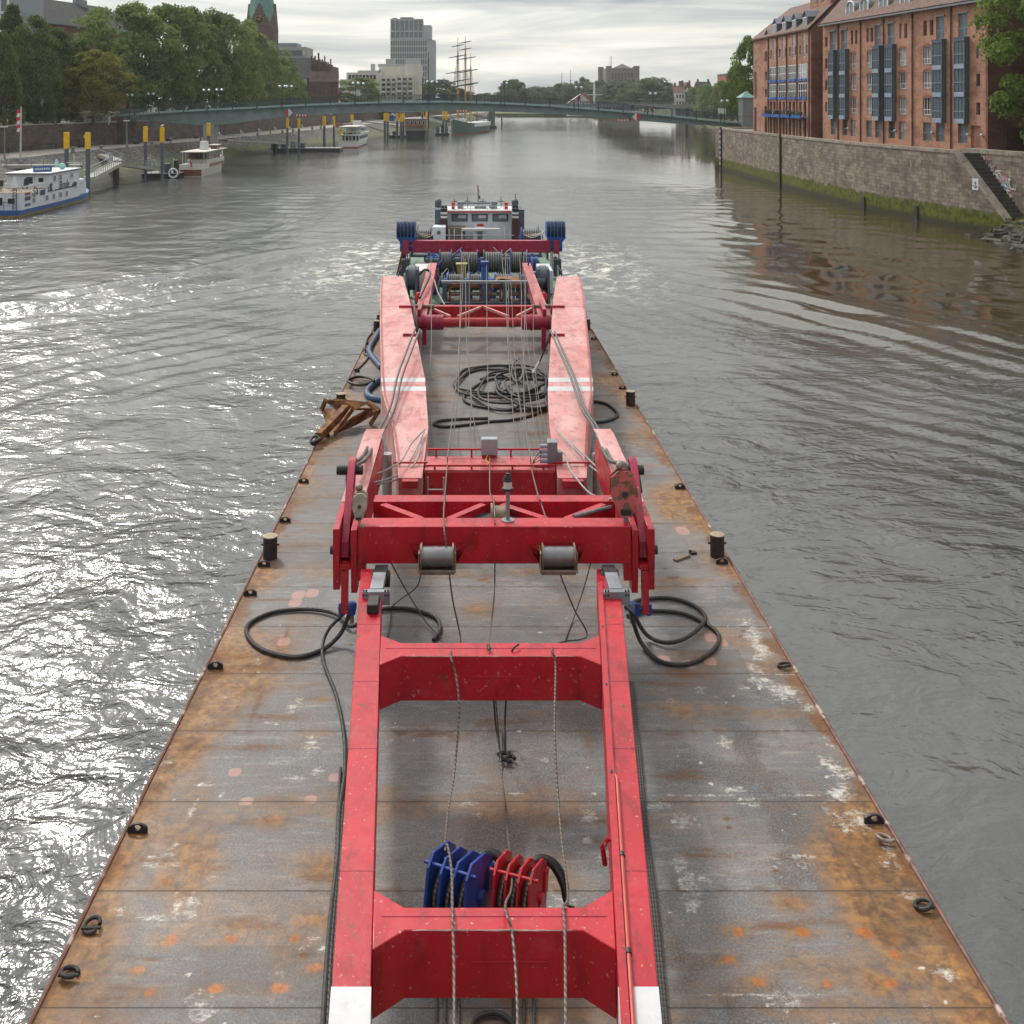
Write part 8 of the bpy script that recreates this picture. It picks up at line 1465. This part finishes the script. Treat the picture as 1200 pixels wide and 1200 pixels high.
def padeye_mesh(w=.29, h=.14):
    m = MB(); n = 16; out = []; inn = []
    for k in range(n):
        a = 2 * math.pi * k / n; c, s = math.cos(a), math.sin(a); inn.append((.05 * c, .085 + .04 * s))
        x = w / 2 * c; z = h * .42 + h * .6 * s; z = max(0, z); 
        if s < 0: x = w / 2 * max(-1, min(1, c * 1.25)); z = 0
        else: x = w / 2 * c * (1 if abs(c) > .8 else .85)
        out.append((x, z))
    vs = [(x, -.02, z) for x, z in out] + [(x, -.02, z) for x, z in inn] + [(x, .02, z) for x, z in out] + [(x, .02, z) for x, z in inn]; fs = []
    for k in range(n):
        j = (k + 1) % n; fs += [(k, j, n + j, n + k), (2 * n + j, 2 * n + k, 3 * n + k, 3 * n + j), (j, k, 2 * n + k, 2 * n + j), (n + k, n + j, 3 * n + j, 3 * n + k)]
    m.add(vs, fs); return m
PE = [(154, 976), (242, 784), (281, 698), (299, 664), (323, 612), (345, 566), (419, 404), (418, 412), (411, 436), (372, 512), (1036, 965), (803, 572), (846, 661), (700, 398), (726, 440), (738, 456), (797, 573)]
L_ = sorted([p for p in PE if p[0] < 553], key=lambda p: -p[1]); R2 = sorted([p for p in PE if p[0] > 553], key=lambda p: -p[1])
for side, L in (('left', L_), ('right', R2)):
    for i, (u, v) in enumerate(L):
        x, y = bl(u, v); x = max(-5.5, min(5.5, x)); m = padeye_mesh(); vs = m.v; m.v = [(x + a, y + b, c + .002) for a, b, c in vs]; B(m, 'pad_eye', M_DARK, None, base=(x, y, 0), label='black lashing eye on the %s deck edge, %s from the camera' % (side, ordw(i)), cat='lashing eye', group='lashing eyes along the deck edges')
for i, (u, v, lab) in enumerate(((95, 1084, 'upper of two loose shackles on the near left deck edge'), (74, 1139, 'lower of two loose shackles on the near left deck edge'), (931, 779, 'dark shackle on the right deck edge near the coiled cable'), (1050, 982, 'pale ring just behind the right lashing eye'), (1100, 1060, 'black ring lying on the near right deck edge'))):
    x, y = bl(u, v, .05); x = max(-5.5, min(5.5, x)); m = MB(); a0 = r.uniform(0, 6); m.tube([(x + .1 * math.cos(a), y + .1 * math.sin(a), .05 + .03 * math.sin(a + a0)) for a in np.linspace(0, 5.6 if i != 4 else 6.283, 15)], .027, 8); m.cyl((x - .12, y - .05, .05), (x + .13, y - .06, .06), .02, 8); B(m, 'deck_shackle', M_DARK if i != 3 else M_BRASS, None, base=(x, y, 0), label=lab, cat='shackle')
x, y = bl(799, 655); m = MB(); m.obox((x, y, .03), (.5, .11, .05), Matrix.Rotation(.62, 4, 'Z')); B(m, 'loose_plank', M_WOOD, None, base=(x, y, 0), bev=.008, label='short loose plank on the right deck behind the bollard', cat='plank')
x, y = bl(812, 649); m = MB(); m.obox((x, y, .03), (.16, .12, .05), Matrix.Rotation(.2, 4, 'Z')); m.obox((x - .06, y + .02, .06), (.05, .05, .05), Matrix.Rotation(.9, 4, 'Z')); B(m, 'dark_scrap', M_DARK, None, base=(x, y, 0), label='small dark scrap of steel beside the loose plank', cat='scrap')
def anchor():
    t = bth('anchor', 'large rusty plate anchor lying on the left deck edge', 'anchor', (-4.6, 35, 0))
    def plate(name, pts, th=.07):
        P = [P3(*q) for q in pts]; nrm = (P[1] - P[0]).cross(P[2] - P[0]).normalized() * th; n = len(P); m = MB(); m.add(P + [p - nrm for p in P], [tuple(range(n)), tuple(range(2 * n - 1, n - 1, -1))] + [(i, n + i, n + (i + 1) % n, (i + 1) % n) for i in range(n)]); return B(m, name, M_RUST, t, smooth=False)
    plate('crown_plate', [(381, 468, .75), (398, 467.5, .85), (431, 471, .8), (417, 478, .62), (403, 480, .5), (393, 477, .55)]); m = MB(); m.bar(P3(431, 471, .8), P3(444, 482, .55), .2, .1); m.bar(P3(444, 482, .55), P3(434, 497, .05), .1, .12); B(m, 'tripping_arm', M_RUST, t); m = MB(); m.bar(P3(382, 468, .75), P3(377, 480, .35), .1, .12); B(m, 'tripping_arm', M_RUST, t)
    plate('fluke', [(392, 509, .08), (418, 498, .1), (441, 485, .38), (432, 481, .5), (413, 491, .45)]); plate('fluke', [(376, 479, .35), (384, 497, .05), (399, 484, .25), (396, 478, .45)]); m = MB(); a, b = P3(405, 479, .55), P3(373, 512, .22); m.bar(a, b, .24, .28); B(m, 'shank', M_RUST, t, bev=.02); m = MB(); a = P3(414, 478, .55); b = P3(392, 508, .15); m.bar(a, b, .06, .2); m.bar(P3(415, 479, .5), P3(441, 479.5, .42), .08, .08); B(m, 'fluke_rib', M_RUST, t)
    m = MB(); c = P3(369, 516, .2); m.tube([c + Vector((.14 * math.cos(k), .2 * math.sin(k), .08 * math.sin(k))) for k in np.linspace(0, 6.283, 14)[:-1]], .045, 8, closed=True); m.cyl(c + Vector((-.05, -.28, .0)), c + Vector((.2, .0, .05)), .06, 8); B(m, 'anchor_shackle', M_DARK, t)
anchor()
def hook_block(c, yaw, s, m_, lab, hk):
    t = bth('hook_block', lab, 'hook block', c, 'hook blocks on the deck'); M = Matrix.Translation(c) @ Matrix.Rotation(yaw, 4, 'Z') @ Matrix.Rotation(R_(-13), 4, 'X') @ Matrix.Diagonal((s, s, s * .76, 1)); T = lambda p: M @ Vector(p)
    def add(name, mb, mt, par=None, **k): mb.v = [T(p) for p in mb.v]; return B(mb, name, mt, par or t, **k)
    prof = [(-.42, .02), (.34, .02), (.44, .5), (.44, 1.1), (.34, 1.4), (.1, 1.56), (-.36, 1.6), (-.5, 1.42), (-.5, .4)]
    for k in range(4): x = -.27 + .18 * k; p = add('cheek_plate', (lambda q: q.xprism(prof if k in (0, 3) else [(a, b - (.03 if b > 1 else 0)) for a, b in prof], x - .018, x + .018) or q)(MB()), m_, bev=.006)
    for k in range(3):
        x = -.27 + .18 * k + .09; q = MB(); q.cyl((x - .05, .02, .95), (x + .05, .02, .95), .41, 26); q.cyl((x - .05, .02, .4), (x + .05, .02, .4), .3, 22); sh = add('sheave', q, M_DARK); q = MB(); q.tube([(x, .02 - .4, .1)] + [(x, .02 - .425 * math.cos(a), .95 + .425 * math.sin(a)) for a in np.linspace(-.2, 2.2, 12)], .022, 7); add('sheave_rope', q, M_ROPE, sh)
    [add('cross_bolt', MB().cyl((-w_, y_, z_), (w_, y_, z_), r__, 13), m_) for w_, y_, z_, r__ in ((.36, -.4, 1.45, .028), (.34, .02, .95, .09), (.33, .28, .2, .05))]
    q = MB(); q.box(.285, .315, -.26, .34, .3, .42); q.box(.285, .31, -.02, .1, .55, .95); q.box(.286, .32, .2, .36, .9, 1.3); add('side_rib', q, m_, bev=.005)
    q = MB(); pts = [(.05, .38, 1.25), (.14, .56, 1.3), (.34, .62, 1.2), (.52, .52, .98), (.6, .4, .74), (.74, .3, .78)]; q.tube(catmull(pts, 5), [.04 + .045 * math.sin(math.pi * min(1, k / 20)) * (1 if k < 20 else .2) - max(0, k - 18) * .004 for k in range(26)], 12); add('hook', q, M_HOOK)
hook_block((-.76, 12.95, .01), R_(-24), .98, M_BLUE, 'dark blue three sheave hook block on the deck behind the near crossbeam', 1)
hook_block((.03, 13.0, .01), R_(-20), .88, M_RED, 'red three sheave hook block on the deck beside the blue one', 1)
t = bth('electric_box', 'pale grey electric cabinet on the kerb rail of the red girder', 'electric box', (.2, 27.3, 1.7)); x, y = bl(573.5, 528, 1.85); m = MB(); m.box(x - .22, x + .22, 27.2, 27.45, 1.75, 2.18); B(m, 'cabinet', M_BOXG, t, bev=.02); m = MB(); m.box(x - .2, x + .2, 27.22, 27.4, 1.67, 1.747); B(m, 'bracket', M_CRIM, t); m = MB(); m.tube(catmull([(x - .05, 27.18, 1.76), (x - .1, 27.0, 1.7), (x - .02, 26.8, 1.68), (x - .12, 26.6, 1.69)], 4), .012, 5); B(m, 'yellow_cable', M_YELLOW, t)

r = random.Random(77)      # machinery packed under the crimson beam
for i, (x, y, w, d, h, m_, nm, lab) in enumerate(((-3.2, 71, 1.1, 1.2, 1.5, M_NAVYZ, 'pump_housing', 'dark pump housing under the left half of the crimson beam'), (-1.6, 75.5, 1.6, 1.5, 1.2, M_NAVY, 'engine_casing', 'navy engine casing behind the crimson beam, left of the middle'), (.5, 75.8, 1.8, 1.4, 1.4, M_DARK, 'engine_casing', 'black engine casing behind the middle of the crimson beam'), (2.6, 75.4, 1.4, 1.6, 1.2, M_NAVY, 'engine_casing', 'navy engine casing behind the crimson beam, right of the middle'), (3.6, 70.6, 1.0, 1.1, 1.4, M_NAVYZ, 'pump_housing', 'dark pump housing under the right half of the crimson beam'), (-2.9, 65.2, .6, .7, 1.1, M_BLUE, 'tool_locker', 'blue locker between the left arm and the winches'), (3.35, 65.6, .7, .7, 1.0, M_OLIVE, 'tool_locker', 'olive locker between the right arm and the winches'))):
    t = bth(nm, lab, 'machine', (x, y, 0)); m = MB(); m.box(x - w / 2, x + w / 2, y - d / 2, y + d / 2, .0, h); B(m, 'casing', m_, t, bev=.04)
    m = MB(); m.box(x - w * .4, x + w * .4, y - d / 2 - .05, y - d / 2 - .003, h * .3, h * .75); B(m, 'access_panel', M_PILE, t); m = MB(); [m.cyl((x + k * w * .28, y, h), (x + k * w * .28, y, h + r.uniform(.2, .45)), .09, 8) for k in (-1, 0, 1)]; m.tube([(x - w * .4, y - d * .3, h + .1), (x + w * .4, y - d * .3, h + .1)], .05, 6); B(m, 'pipework', M_BRASS if i % 2 else M_BLUEB, t)
for s in (-1, 1):
    for k in range(5): rope('hanging_rope', 'one of five pale ropes from the blue sheave pack to the %s drum winch' % ('left' if s < 0 else 'right'), [(s * (5.2 - .1 * k) + .1, 73.4, 3.6 - .1 * k), (s * (4.9 - .22 * k), 75.6, 2.9 - .12 * k), (s * (4.4 - .25 * k), 78.2, 2.4)], .03, M_ROPEL, 'rope', group='ropes at the drum winches', raw=True)

r = random.Random(5)
for i in range(22):        # rods, chains and stays standing among the winches
    x, y = r.uniform(-2.9, 3.2), 63.2 + .36 * i; k = i % 3; h = r.uniform(1.3, 2.4); P = [(x, y, .05), (x + r.uniform(-.2, .2), y + r.uniform(-.3, .3), h * .6), (x + r.uniform(-.8, .8), y + r.uniform(-.5, .5), h)]
    rope(('steel_stay', 'control_lever', 'oil_pipe')[k], '%s between the winches, %s of its kind from the portal' % (('dark steel stay', 'thin pale lever', 'blue oil pipe')[k], ordw(i // 3)), P if k else [P[0], P[2]], (.05, .03, .06)[k], (M_DARK, M_LIGHTW, M_BLUE)[k], ('stay', 'lever', 'pipe')[k], group='stays and pipes among the winches', raw=True)
# ------------------------------------------------------------------ ropes, hoses and cables
G = 'long wire ropes running along the barge'
top = BOOMH
W = [('wire rope over the left roller, crossbeams and blue hook block', [(541, 294, 2.6), (538, 400, 2.2), (531, 480, 1.8), (525, 531, 1.95), (524, 545, 1.75), (521, 583, 2.72), (520, 612, 2.72), (523, 640, 2.4), (530, 700, 1.2), (540, 752, .4), (528, 764, 2.07), (534, 790, 1.95), (538, 830, 1.6), (533, 900, 1.0), (525, 950, .95), (521, 996, 1.1), (524, 990, 1.2), (529, 1020, 1.6), (530, 1066, 2.06), (531, 1095, 2.04), (532, 1140, 1.95), (532, 1220, 1.9)], .0155),
     ('wire rope over the right roller and both crossbeams', [(617, 294, 2.6), (614, 420, 1.9), (616, 500, 1.8), (621, 531, 1.95), (623, 550, 1.75), (631, 582, 2.72), (634, 590, 2.72), (645, 625, 2.5), (652, 660, 1.7), (672, 712, .8), (688, 745, .15), (660, 752, .6), (647, 760, 2.06), (651, 780, 2.0), (650, 860, 1.5), (656, 960, 1.0), (665, 1040, 1.2), (664, 1058, 1.9), (660, 1064, 2.05), (662, 1095, 2.04), (663, 1220, 1.9)], .0155),
     ('thin wire rope down the middle past the signal mast', [(570, 294, 2.6), (571, 400, 2.0), (573, 500, 2.0), (574, 535, 1.75), (574, 575, 2.5), (578, 583, 2.72), (580, 612, 2.72), (580, 660, 1.5), (579, 700, 1.0), (574, 745, 1.7), (573, 760, 2.05), (579, 800, 1.4), (586, 882, .15), (592, 950, .1), (600, 1030, 1.0), (592, 1062, 2.05), (600, 1092, 2.04), (605, 1150, 1.9), (607, 1220, 1.8)], .014)]
for lab, pts, r_ in W: rope('wire_rope', lab, pts, r_, M_ROPE, group=G)
HC = [(543, 533, 1), (545, 552, 1), (549, 558, .5), (505, 507, 1), (592, 604, 1), (594, 612, .8), (597, 618, .8), (609, 628, 1), (613, 633, .6), (623, 640, .6)]
for i, (u0, u1, k) in enumerate(sorted(HC)): rope('wire_rope', 'taut wire between the winches and the red girder, %s from the left' % ordw(i), [(u0, 300, 2.5), (u0 + (u1 - u0) * .1, 340, 2.2), (u0 + (u1 - u0) * .25 - 2 * (i % 2), 400, 1.5), (u0 + (u1 - u0) * .6 + 3 * (i % 3 - 1), 460, .5), (u1 - 1, 505, .3), (u1, 526, .9)], .017 if k == 1 else .012, M_ROPE, group=G)
rope('thin_cable', 'thin black cable crossing the deck left of centre under the frame', [(457, 657, 1.2), (475, 690, .5), (500, 730, .1), (518, 748, .05)], .014, M_BLACK, 'cable'); rope('thin_cable', 'curling thin cable hanging from the left roller', [(494, 655, 1.9), (490, 685, 1.2), (470, 702, .5), (459, 712, .05), (458, 728, .03), (454, 748, .03)], .012, M_BLACK, 'cable'); rope('thin_cable', 'thin black cable crossing the deck right of centre under the frame', [(693, 657, 1.2), (684, 690, .5), (672, 725, .05), (662, 752, .03)], .012, M_BLACK, 'cable')
rope('wire_sling', 'doubled black sling hanging from the far crossbeam to the deck shackle', [(587, 885, .08), (581, 850, .3), (577, 800, 1.1), (573, 765, 1.95), (571, 756, 2.04), (575, 760, 2.06)], .016, M_BLACK, 'sling'); rope('wire_sling', 'black sling running up from the deck shackle to the crossbeam top', [(591, 880, .1), (592, 840, .4), (595, 790, 1.4), (600, 763, 2.0), (608, 755, 2.06)], .016, M_BLACK, 'sling')
c = P3(591, 886, .08); t = bth('chain_shackle', 'black shackle and hook lying on the deck between the crossbeams', 'shackle', (c.x, c.y, 0)); m = MB(); m.tube([c + Vector((.07 * math.cos(a), .1 * math.sin(a), 0)) for a in np.linspace(0, 6.283, 12)[:-1]], .03, 7, closed=True); m.tube([c + Vector((.1 + .07 * math.cos(a), -.06 + .07 * math.sin(a), -.01)) for a in np.linspace(0, 5, 10)], .03, 7); m.cyl(c + Vector((-.12, .05, 0)), c + Vector((.1, .09, 0)), .025, 7); B(m, 'shackle_bow', M_HOOK, t); m = MB(); m.cyl(c + Vector((0, .1, .0)), c + Vector((.01, .45, .15)), .04, 8); B(m, 'thimble', M_DARK, t)
def cw(name, lab, pts, r_, **k): return rope(name, lab, pts, r_, M_BLACK, 'cable', 7, 8, **k)
cw('heavy_cable', 'heavy black cable looped on the left deck and under the boom', [(412, 712, .75), (406, 728, .45), (398, 744, .2), (378, 761, .06), (345, 770, .05), (307, 761, .05), (290, 744, .05), (293, 730, .05), (322, 717, .05), (365, 714, .06), (395, 720, .08), (413, 734, .1), (440, 716, .06), (475, 713, .05), (508, 722, .05), (516, 736, .05), (508, 750, .05)], .044)
cw('heavy_cable', 'heavy black cable falling from the left hanger and running down along the boom', [(410, 712, .75), (400, 722, .5), (385, 738, .25), (378, 757, .08), (380, 778, .06), (394, 815, .06), (403, 860, .06), (404, 905, .06), (398, 950, .06), (396, 1000, .05), (387, 1080, .05), (381, 1160, .05), (377, 1230, .05)], .034)
for i in range(3): rope('boom_side_rope', 'wire rope lying on the deck along the left boom leg, %s strand from the left' % ordw(i), [(399 + i * 2, 900 + 20 * i, .05), (396 + i * 2.6, 960, .05), (392 + i * 3, 1030, .05), (384 + i * 4, 1120, .05), (378 + i * 5, 1225, .05)], .025, M_ROPED, group='ropes beside the left boom leg')
for i in range(3): rope('boom_side_rope', 'wire rope lying on the deck along the right boom leg, %s strand from the left' % ordw(i), [(738 + i * 2, 800, .05), (744 + i * 2.4, 870, .05), (752 + i * 2.8, 960, .05), (764 + i * 3, 1070, .05), (777 + i * 3.6, 1225, .05)], .023, M_ROPED, group='ropes beside the right boom leg')
cw('heavy_cable', 'outer heavy black cable loop on the right deck', [(740, 712, .75), (742, 728, .5), (752, 754, .1), (774, 775, .05), (806, 778, .05), (832, 765, .05), (843, 748, .05), (832, 734, .05), (800, 719, .05), (760, 716, .05), (735, 722, .05)], .042)
cw('heavy_cable', 'inner heavy black cable loop on the right deck', [(741, 712, .75), (744, 722, .5), (758, 744, .12), (780, 753, .09), (803, 748, .1), (822, 733, .12), (826, 721, .07), (812, 709, .05), (785, 701, .05), (750, 703, .05), (733, 712, .05)], .042)
for x_, u, lab in ((-2.98, 412, 'blue cable socket hanging from the left hanger bar'), (2.8, 740, 'blue cable socket hanging from the right hanger bar')):
    c = Vector((x_, 19.97, 1.05)); d = P3(u, 712, .72); t = bth('cable_socket', lab, 'cable socket', c, 'blue cable sockets'); m = MB()
    for s in (-.11, .11): m.tube([c + Vector((s, 0, .12)), c + Vector((s, -.02, -.05)), d + Vector((s * .5, 0, .05)), d], [.06, .06, .06, .05], 8)
    m.cyl(c + Vector((-.17, 0, .03)), c + Vector((.17, 0, .03)), .04, 10); m.cyl(d + Vector((0, 0, .1)), d + Vector((0, 0, -.1)), .085, 10, .06); B(m, 'socket', M_BLUE, t); m = MB(); m.cyl(d + Vector((0, 0, -.1)), d + Vector((.01, -.02, -.3)), .045, 8); B(m, 'sleeve', M_BRASS, t)
for s, P in ((0, [(487, 384, 2.62), (477, 410, 2.5), (466, 440, 2.25), (458, 475, 2.0), (446, 500, 2.0), (433, 520, 2.6), (424, 536, 2.95), (411, 545, 3.05), (407, 560, 2.9), (409, 580, 2.4)]), (1, [(645, 387, 2.62), (655, 410, 2.5), (668, 440, 2.25), (681, 478, 2.0), (694, 497, 2.1), (704, 522, 2.65), (715, 540, 2.95), (733, 543, 3.05), (742, 553, 3.0), (746, 575, 2.6)])):
    for k in range(2): rope('hydraulic_hose', '%s of two grey hoses over the %s shear leg' % (('left one', 'right one')[k], ('left', 'right')[s]), [(u + k * 5, v + k * 2, h + .02) for u, v, h in P], .04, M_HOSEG, 'hose', group='hoses over the shear legs')
HS = [('left', [(498, 503, 1.85), (482, 520, 1.95), (470, 540, 1.9), (450, 552, 2.1), (436, 556, 2.4)]), ('left', [(497, 506, 1.85), (486, 530, 1.85), (472, 552, 1.6), (452, 562, 1.9), (432, 566, 2.5)]), ('left', [(494, 512, 1.85), (488, 540, 1.8), (468, 560, 1.5), (445, 567, 1.9), (430, 570, 2.6)]), ('right', [(651, 503, 1.85), (670, 522, 1.95), (690, 545, 1.7), (712, 558, 2.2), (722, 553, 2.8)]), ('right', [(653, 505, 1.85), (676, 525, 1.9), (700, 548, 1.8), (716, 561, 2.3)]), ('right', [(646, 523, 1.8), (662, 532, 1.9), (668, 550, 1.85), (690, 577, 1.8), (712, 584, 2.6), (722, 584, 2.9)])]
for i, (sd, P) in enumerate(HS): rope('thin_hose', 'pale thin hose sagging between the frame and the %s shear leg, one of three' % sd, P, .022, M_HOSEL, 'hose', group='thin pale hoses at the frame')
r = random.Random(31)
for i in range(9):
    cu, cv = 590 + r.uniform(-18, 38), 452 + r.uniform(-10, 14); ru, rv = r.uniform(28, 62), r.uniform(9, 22); ph = r.uniform(0, 6)
    pts = [(min(640, cu + ru * (1 + .12 * math.sin(3 * a + ph)) * math.cos(a)), cv + rv * (1 + .15 * math.cos(2 * a + ph)) * math.sin(a), .06 + .05 * (i % 4)) for a in np.linspace(ph, ph + r.uniform(5, 7.5), 16)]
    cw('hose_pile', 'one of the black hoses in the tangled pile on the middle deck', pts, .05, group='tangled hose pile')
cw('sling_cable', 'long black eye sling left of the hose pile', [(572, 490, .05), (540, 491, .05), (516, 493, .05), (509, 497, .05), (520, 500, .05), (545, 498, .05), (574, 494, .05), (600, 492, .05), (625, 486, .05), (640, 477, .08)], .05)
cw('sling_cable', 'black hose bight on the right deck outside the shear leg', [(694, 470, .06), (710, 473, .05), (722, 482, .05), (723, 488, .05), (712, 493, .05), (698, 495, .06)], .055)
for i in range(3): rope('grey_coil', 'turn of the grey coiled wire standing behind the hose pile', [(603 + 8 * math.sin(a) + a, 432 + i - 13 * math.cos(a), .25 + .2 * i + .15 * math.sin(a)) for a in np.linspace(0, 6.2, 12)], .03, M_HOSEG, 'wire coil', group='grey coiled wire')
rope('black_lifting_wire', 'black wire with a pale sleeve leading to the right shear leg', [(626, 436, .4), (632, 425, .7), (640, 405, 1.6), (646, 388, 2.4)], .03, M_BLACK, 'wire'); m = MB(); a, b = P3(625, 438, .35), P3(632, 424, .75); m.cyl(a, b, .09, 10, .05); B(m, 'wire_sleeve', M_LIGHTW, None, base=a, label='pale sleeve on the black wire behind the hose pile', cat='sleeve')
rope('suction_hose', 'thick blue hose on the left deck, farther bight', [(446, 384, .1), (441, 394, .1), (433, 409, .1), (436, 418, .1), (447, 431, .1)], .13, M_BLUEHOSE, 'hose', sm=12, group='blue suction hoses'); rope('suction_hose', 'thick blue hose on the left deck, nearer bight', [(448, 443, .1), (435, 452.7, .1), (430, 460, .1), (435, 466, .1), (450, 469, .1)], .13, M_BLUEHOSE, 'hose', sm=12, group='blue suction hoses')
rope('mooring_rope', 'dark mooring rope trailing from the left bollards to a coil', [(436, 390, .05), (430, 398, .04), (427, 414, .04), (432, 418, .04), (422, 430, .04), (415, 435, .04), (418, 442, .05)], .045, M_ROPED, 'rope'); rope('mooring_rope', 'dark mooring rope coiled on the left deck behind the anchor', [(423 + (14 + 2 * math.sin(1.7 * a)) * math.cos(a), 446 + (4.6 + .5 * math.sin(2.3 * a)) * math.sin(a), .05 + .012 * a) for a in np.linspace(0, 19, 40)], .05, M_ROPED, 'rope', n=3)
for s, u0, u1 in (('left', 483, 488), ('right', 648, 644)):
    for k in range(3): rope('vertical_hose', 'strand of the grey hose bundle beside the %s shear leg top' % s, [(u0 + k * 2 - 2, 352, 1.9), (u0 + k * 2, 375, 1.5), (u1 + k * 2, 400, .6), (u1 + k * 2.5, 430, .1)], .05, M_HOSEG, 'hose', group='grey hose bundles')
rope('hinge_hose', 'double black hose running along the left arm of the hinged frame', [(492, 349, 1.7), (497, 338, 1.9), (503, 325, 2.0), (504, 319, 2.1), (498, 316, 2.2), (491, 322, 1.6)], .07, M_BLACK, 'hose')
rope('yellow_rope', 'pale yellow rope leading from the left arm to the red bar', [(509, 328, 1.8), (513, 342, 1.5), (521, 357, 1.4)], .03, M_ROPEL, 'rope')
x, y = bl(643, 545, 1.7); t = bth('valve_unit', 'grey hydraulic valve unit with cables at the right of the red girder', 'valve unit', (x, y, 1.67)); m = MB(); m.box(x - .02, x + .24, 26.7, 27.05, 1.69, 2.25); m.cyl((x + .3, 26.75, 1.69), (x + .3, 26.75, 2.0), .08, 10); B(m, 'valve_block', M_GREYS, t, bev=.015); m = MB(); [m.cyl((x - .22, 26.75, 1.75 + .13 * k), (x - .02, 26.75, 1.75 + .13 * k), .05, 10) for k in range(4)]; B(m, 'solenoid', M_BFRAMEL, t); m = MB(); [m.tube(catmull([(x - .2, 26.7, 1.8 + .12 * k), (x - .42, 26.6, 1.72), (x - .3 + .1 * k, 26.45, 1.69), (x + .1, 26.5, 1.7)], 4), .01, 5) for k in range(3)]; B(m, 'cables', M_DARK, t)

for i, (u, v0) in enumerate(((512, 1178), (522, 1178), (538, 1178), (602, 1178), (614, 1178), (626, 1178))): rope('block_fall', 'dark fall rope on the deck under the near crossbeam, %s from the left' % ordw(i), [(u + 1, 1120, .06), (u, v0, .05), (u - 1, 1215, .05), (u - 2, 1260, .05)], .02, M_ROPED, group='fall ropes under the near crossbeam')
cw('heavy_cable', 'black cable loop on the deck below the near crossbeam', [(548, 1215, .05), (556, 1195, .05), (574, 1187, .05), (592, 1191, .05), (604, 1206, .05), (606, 1225, .05)], .03)
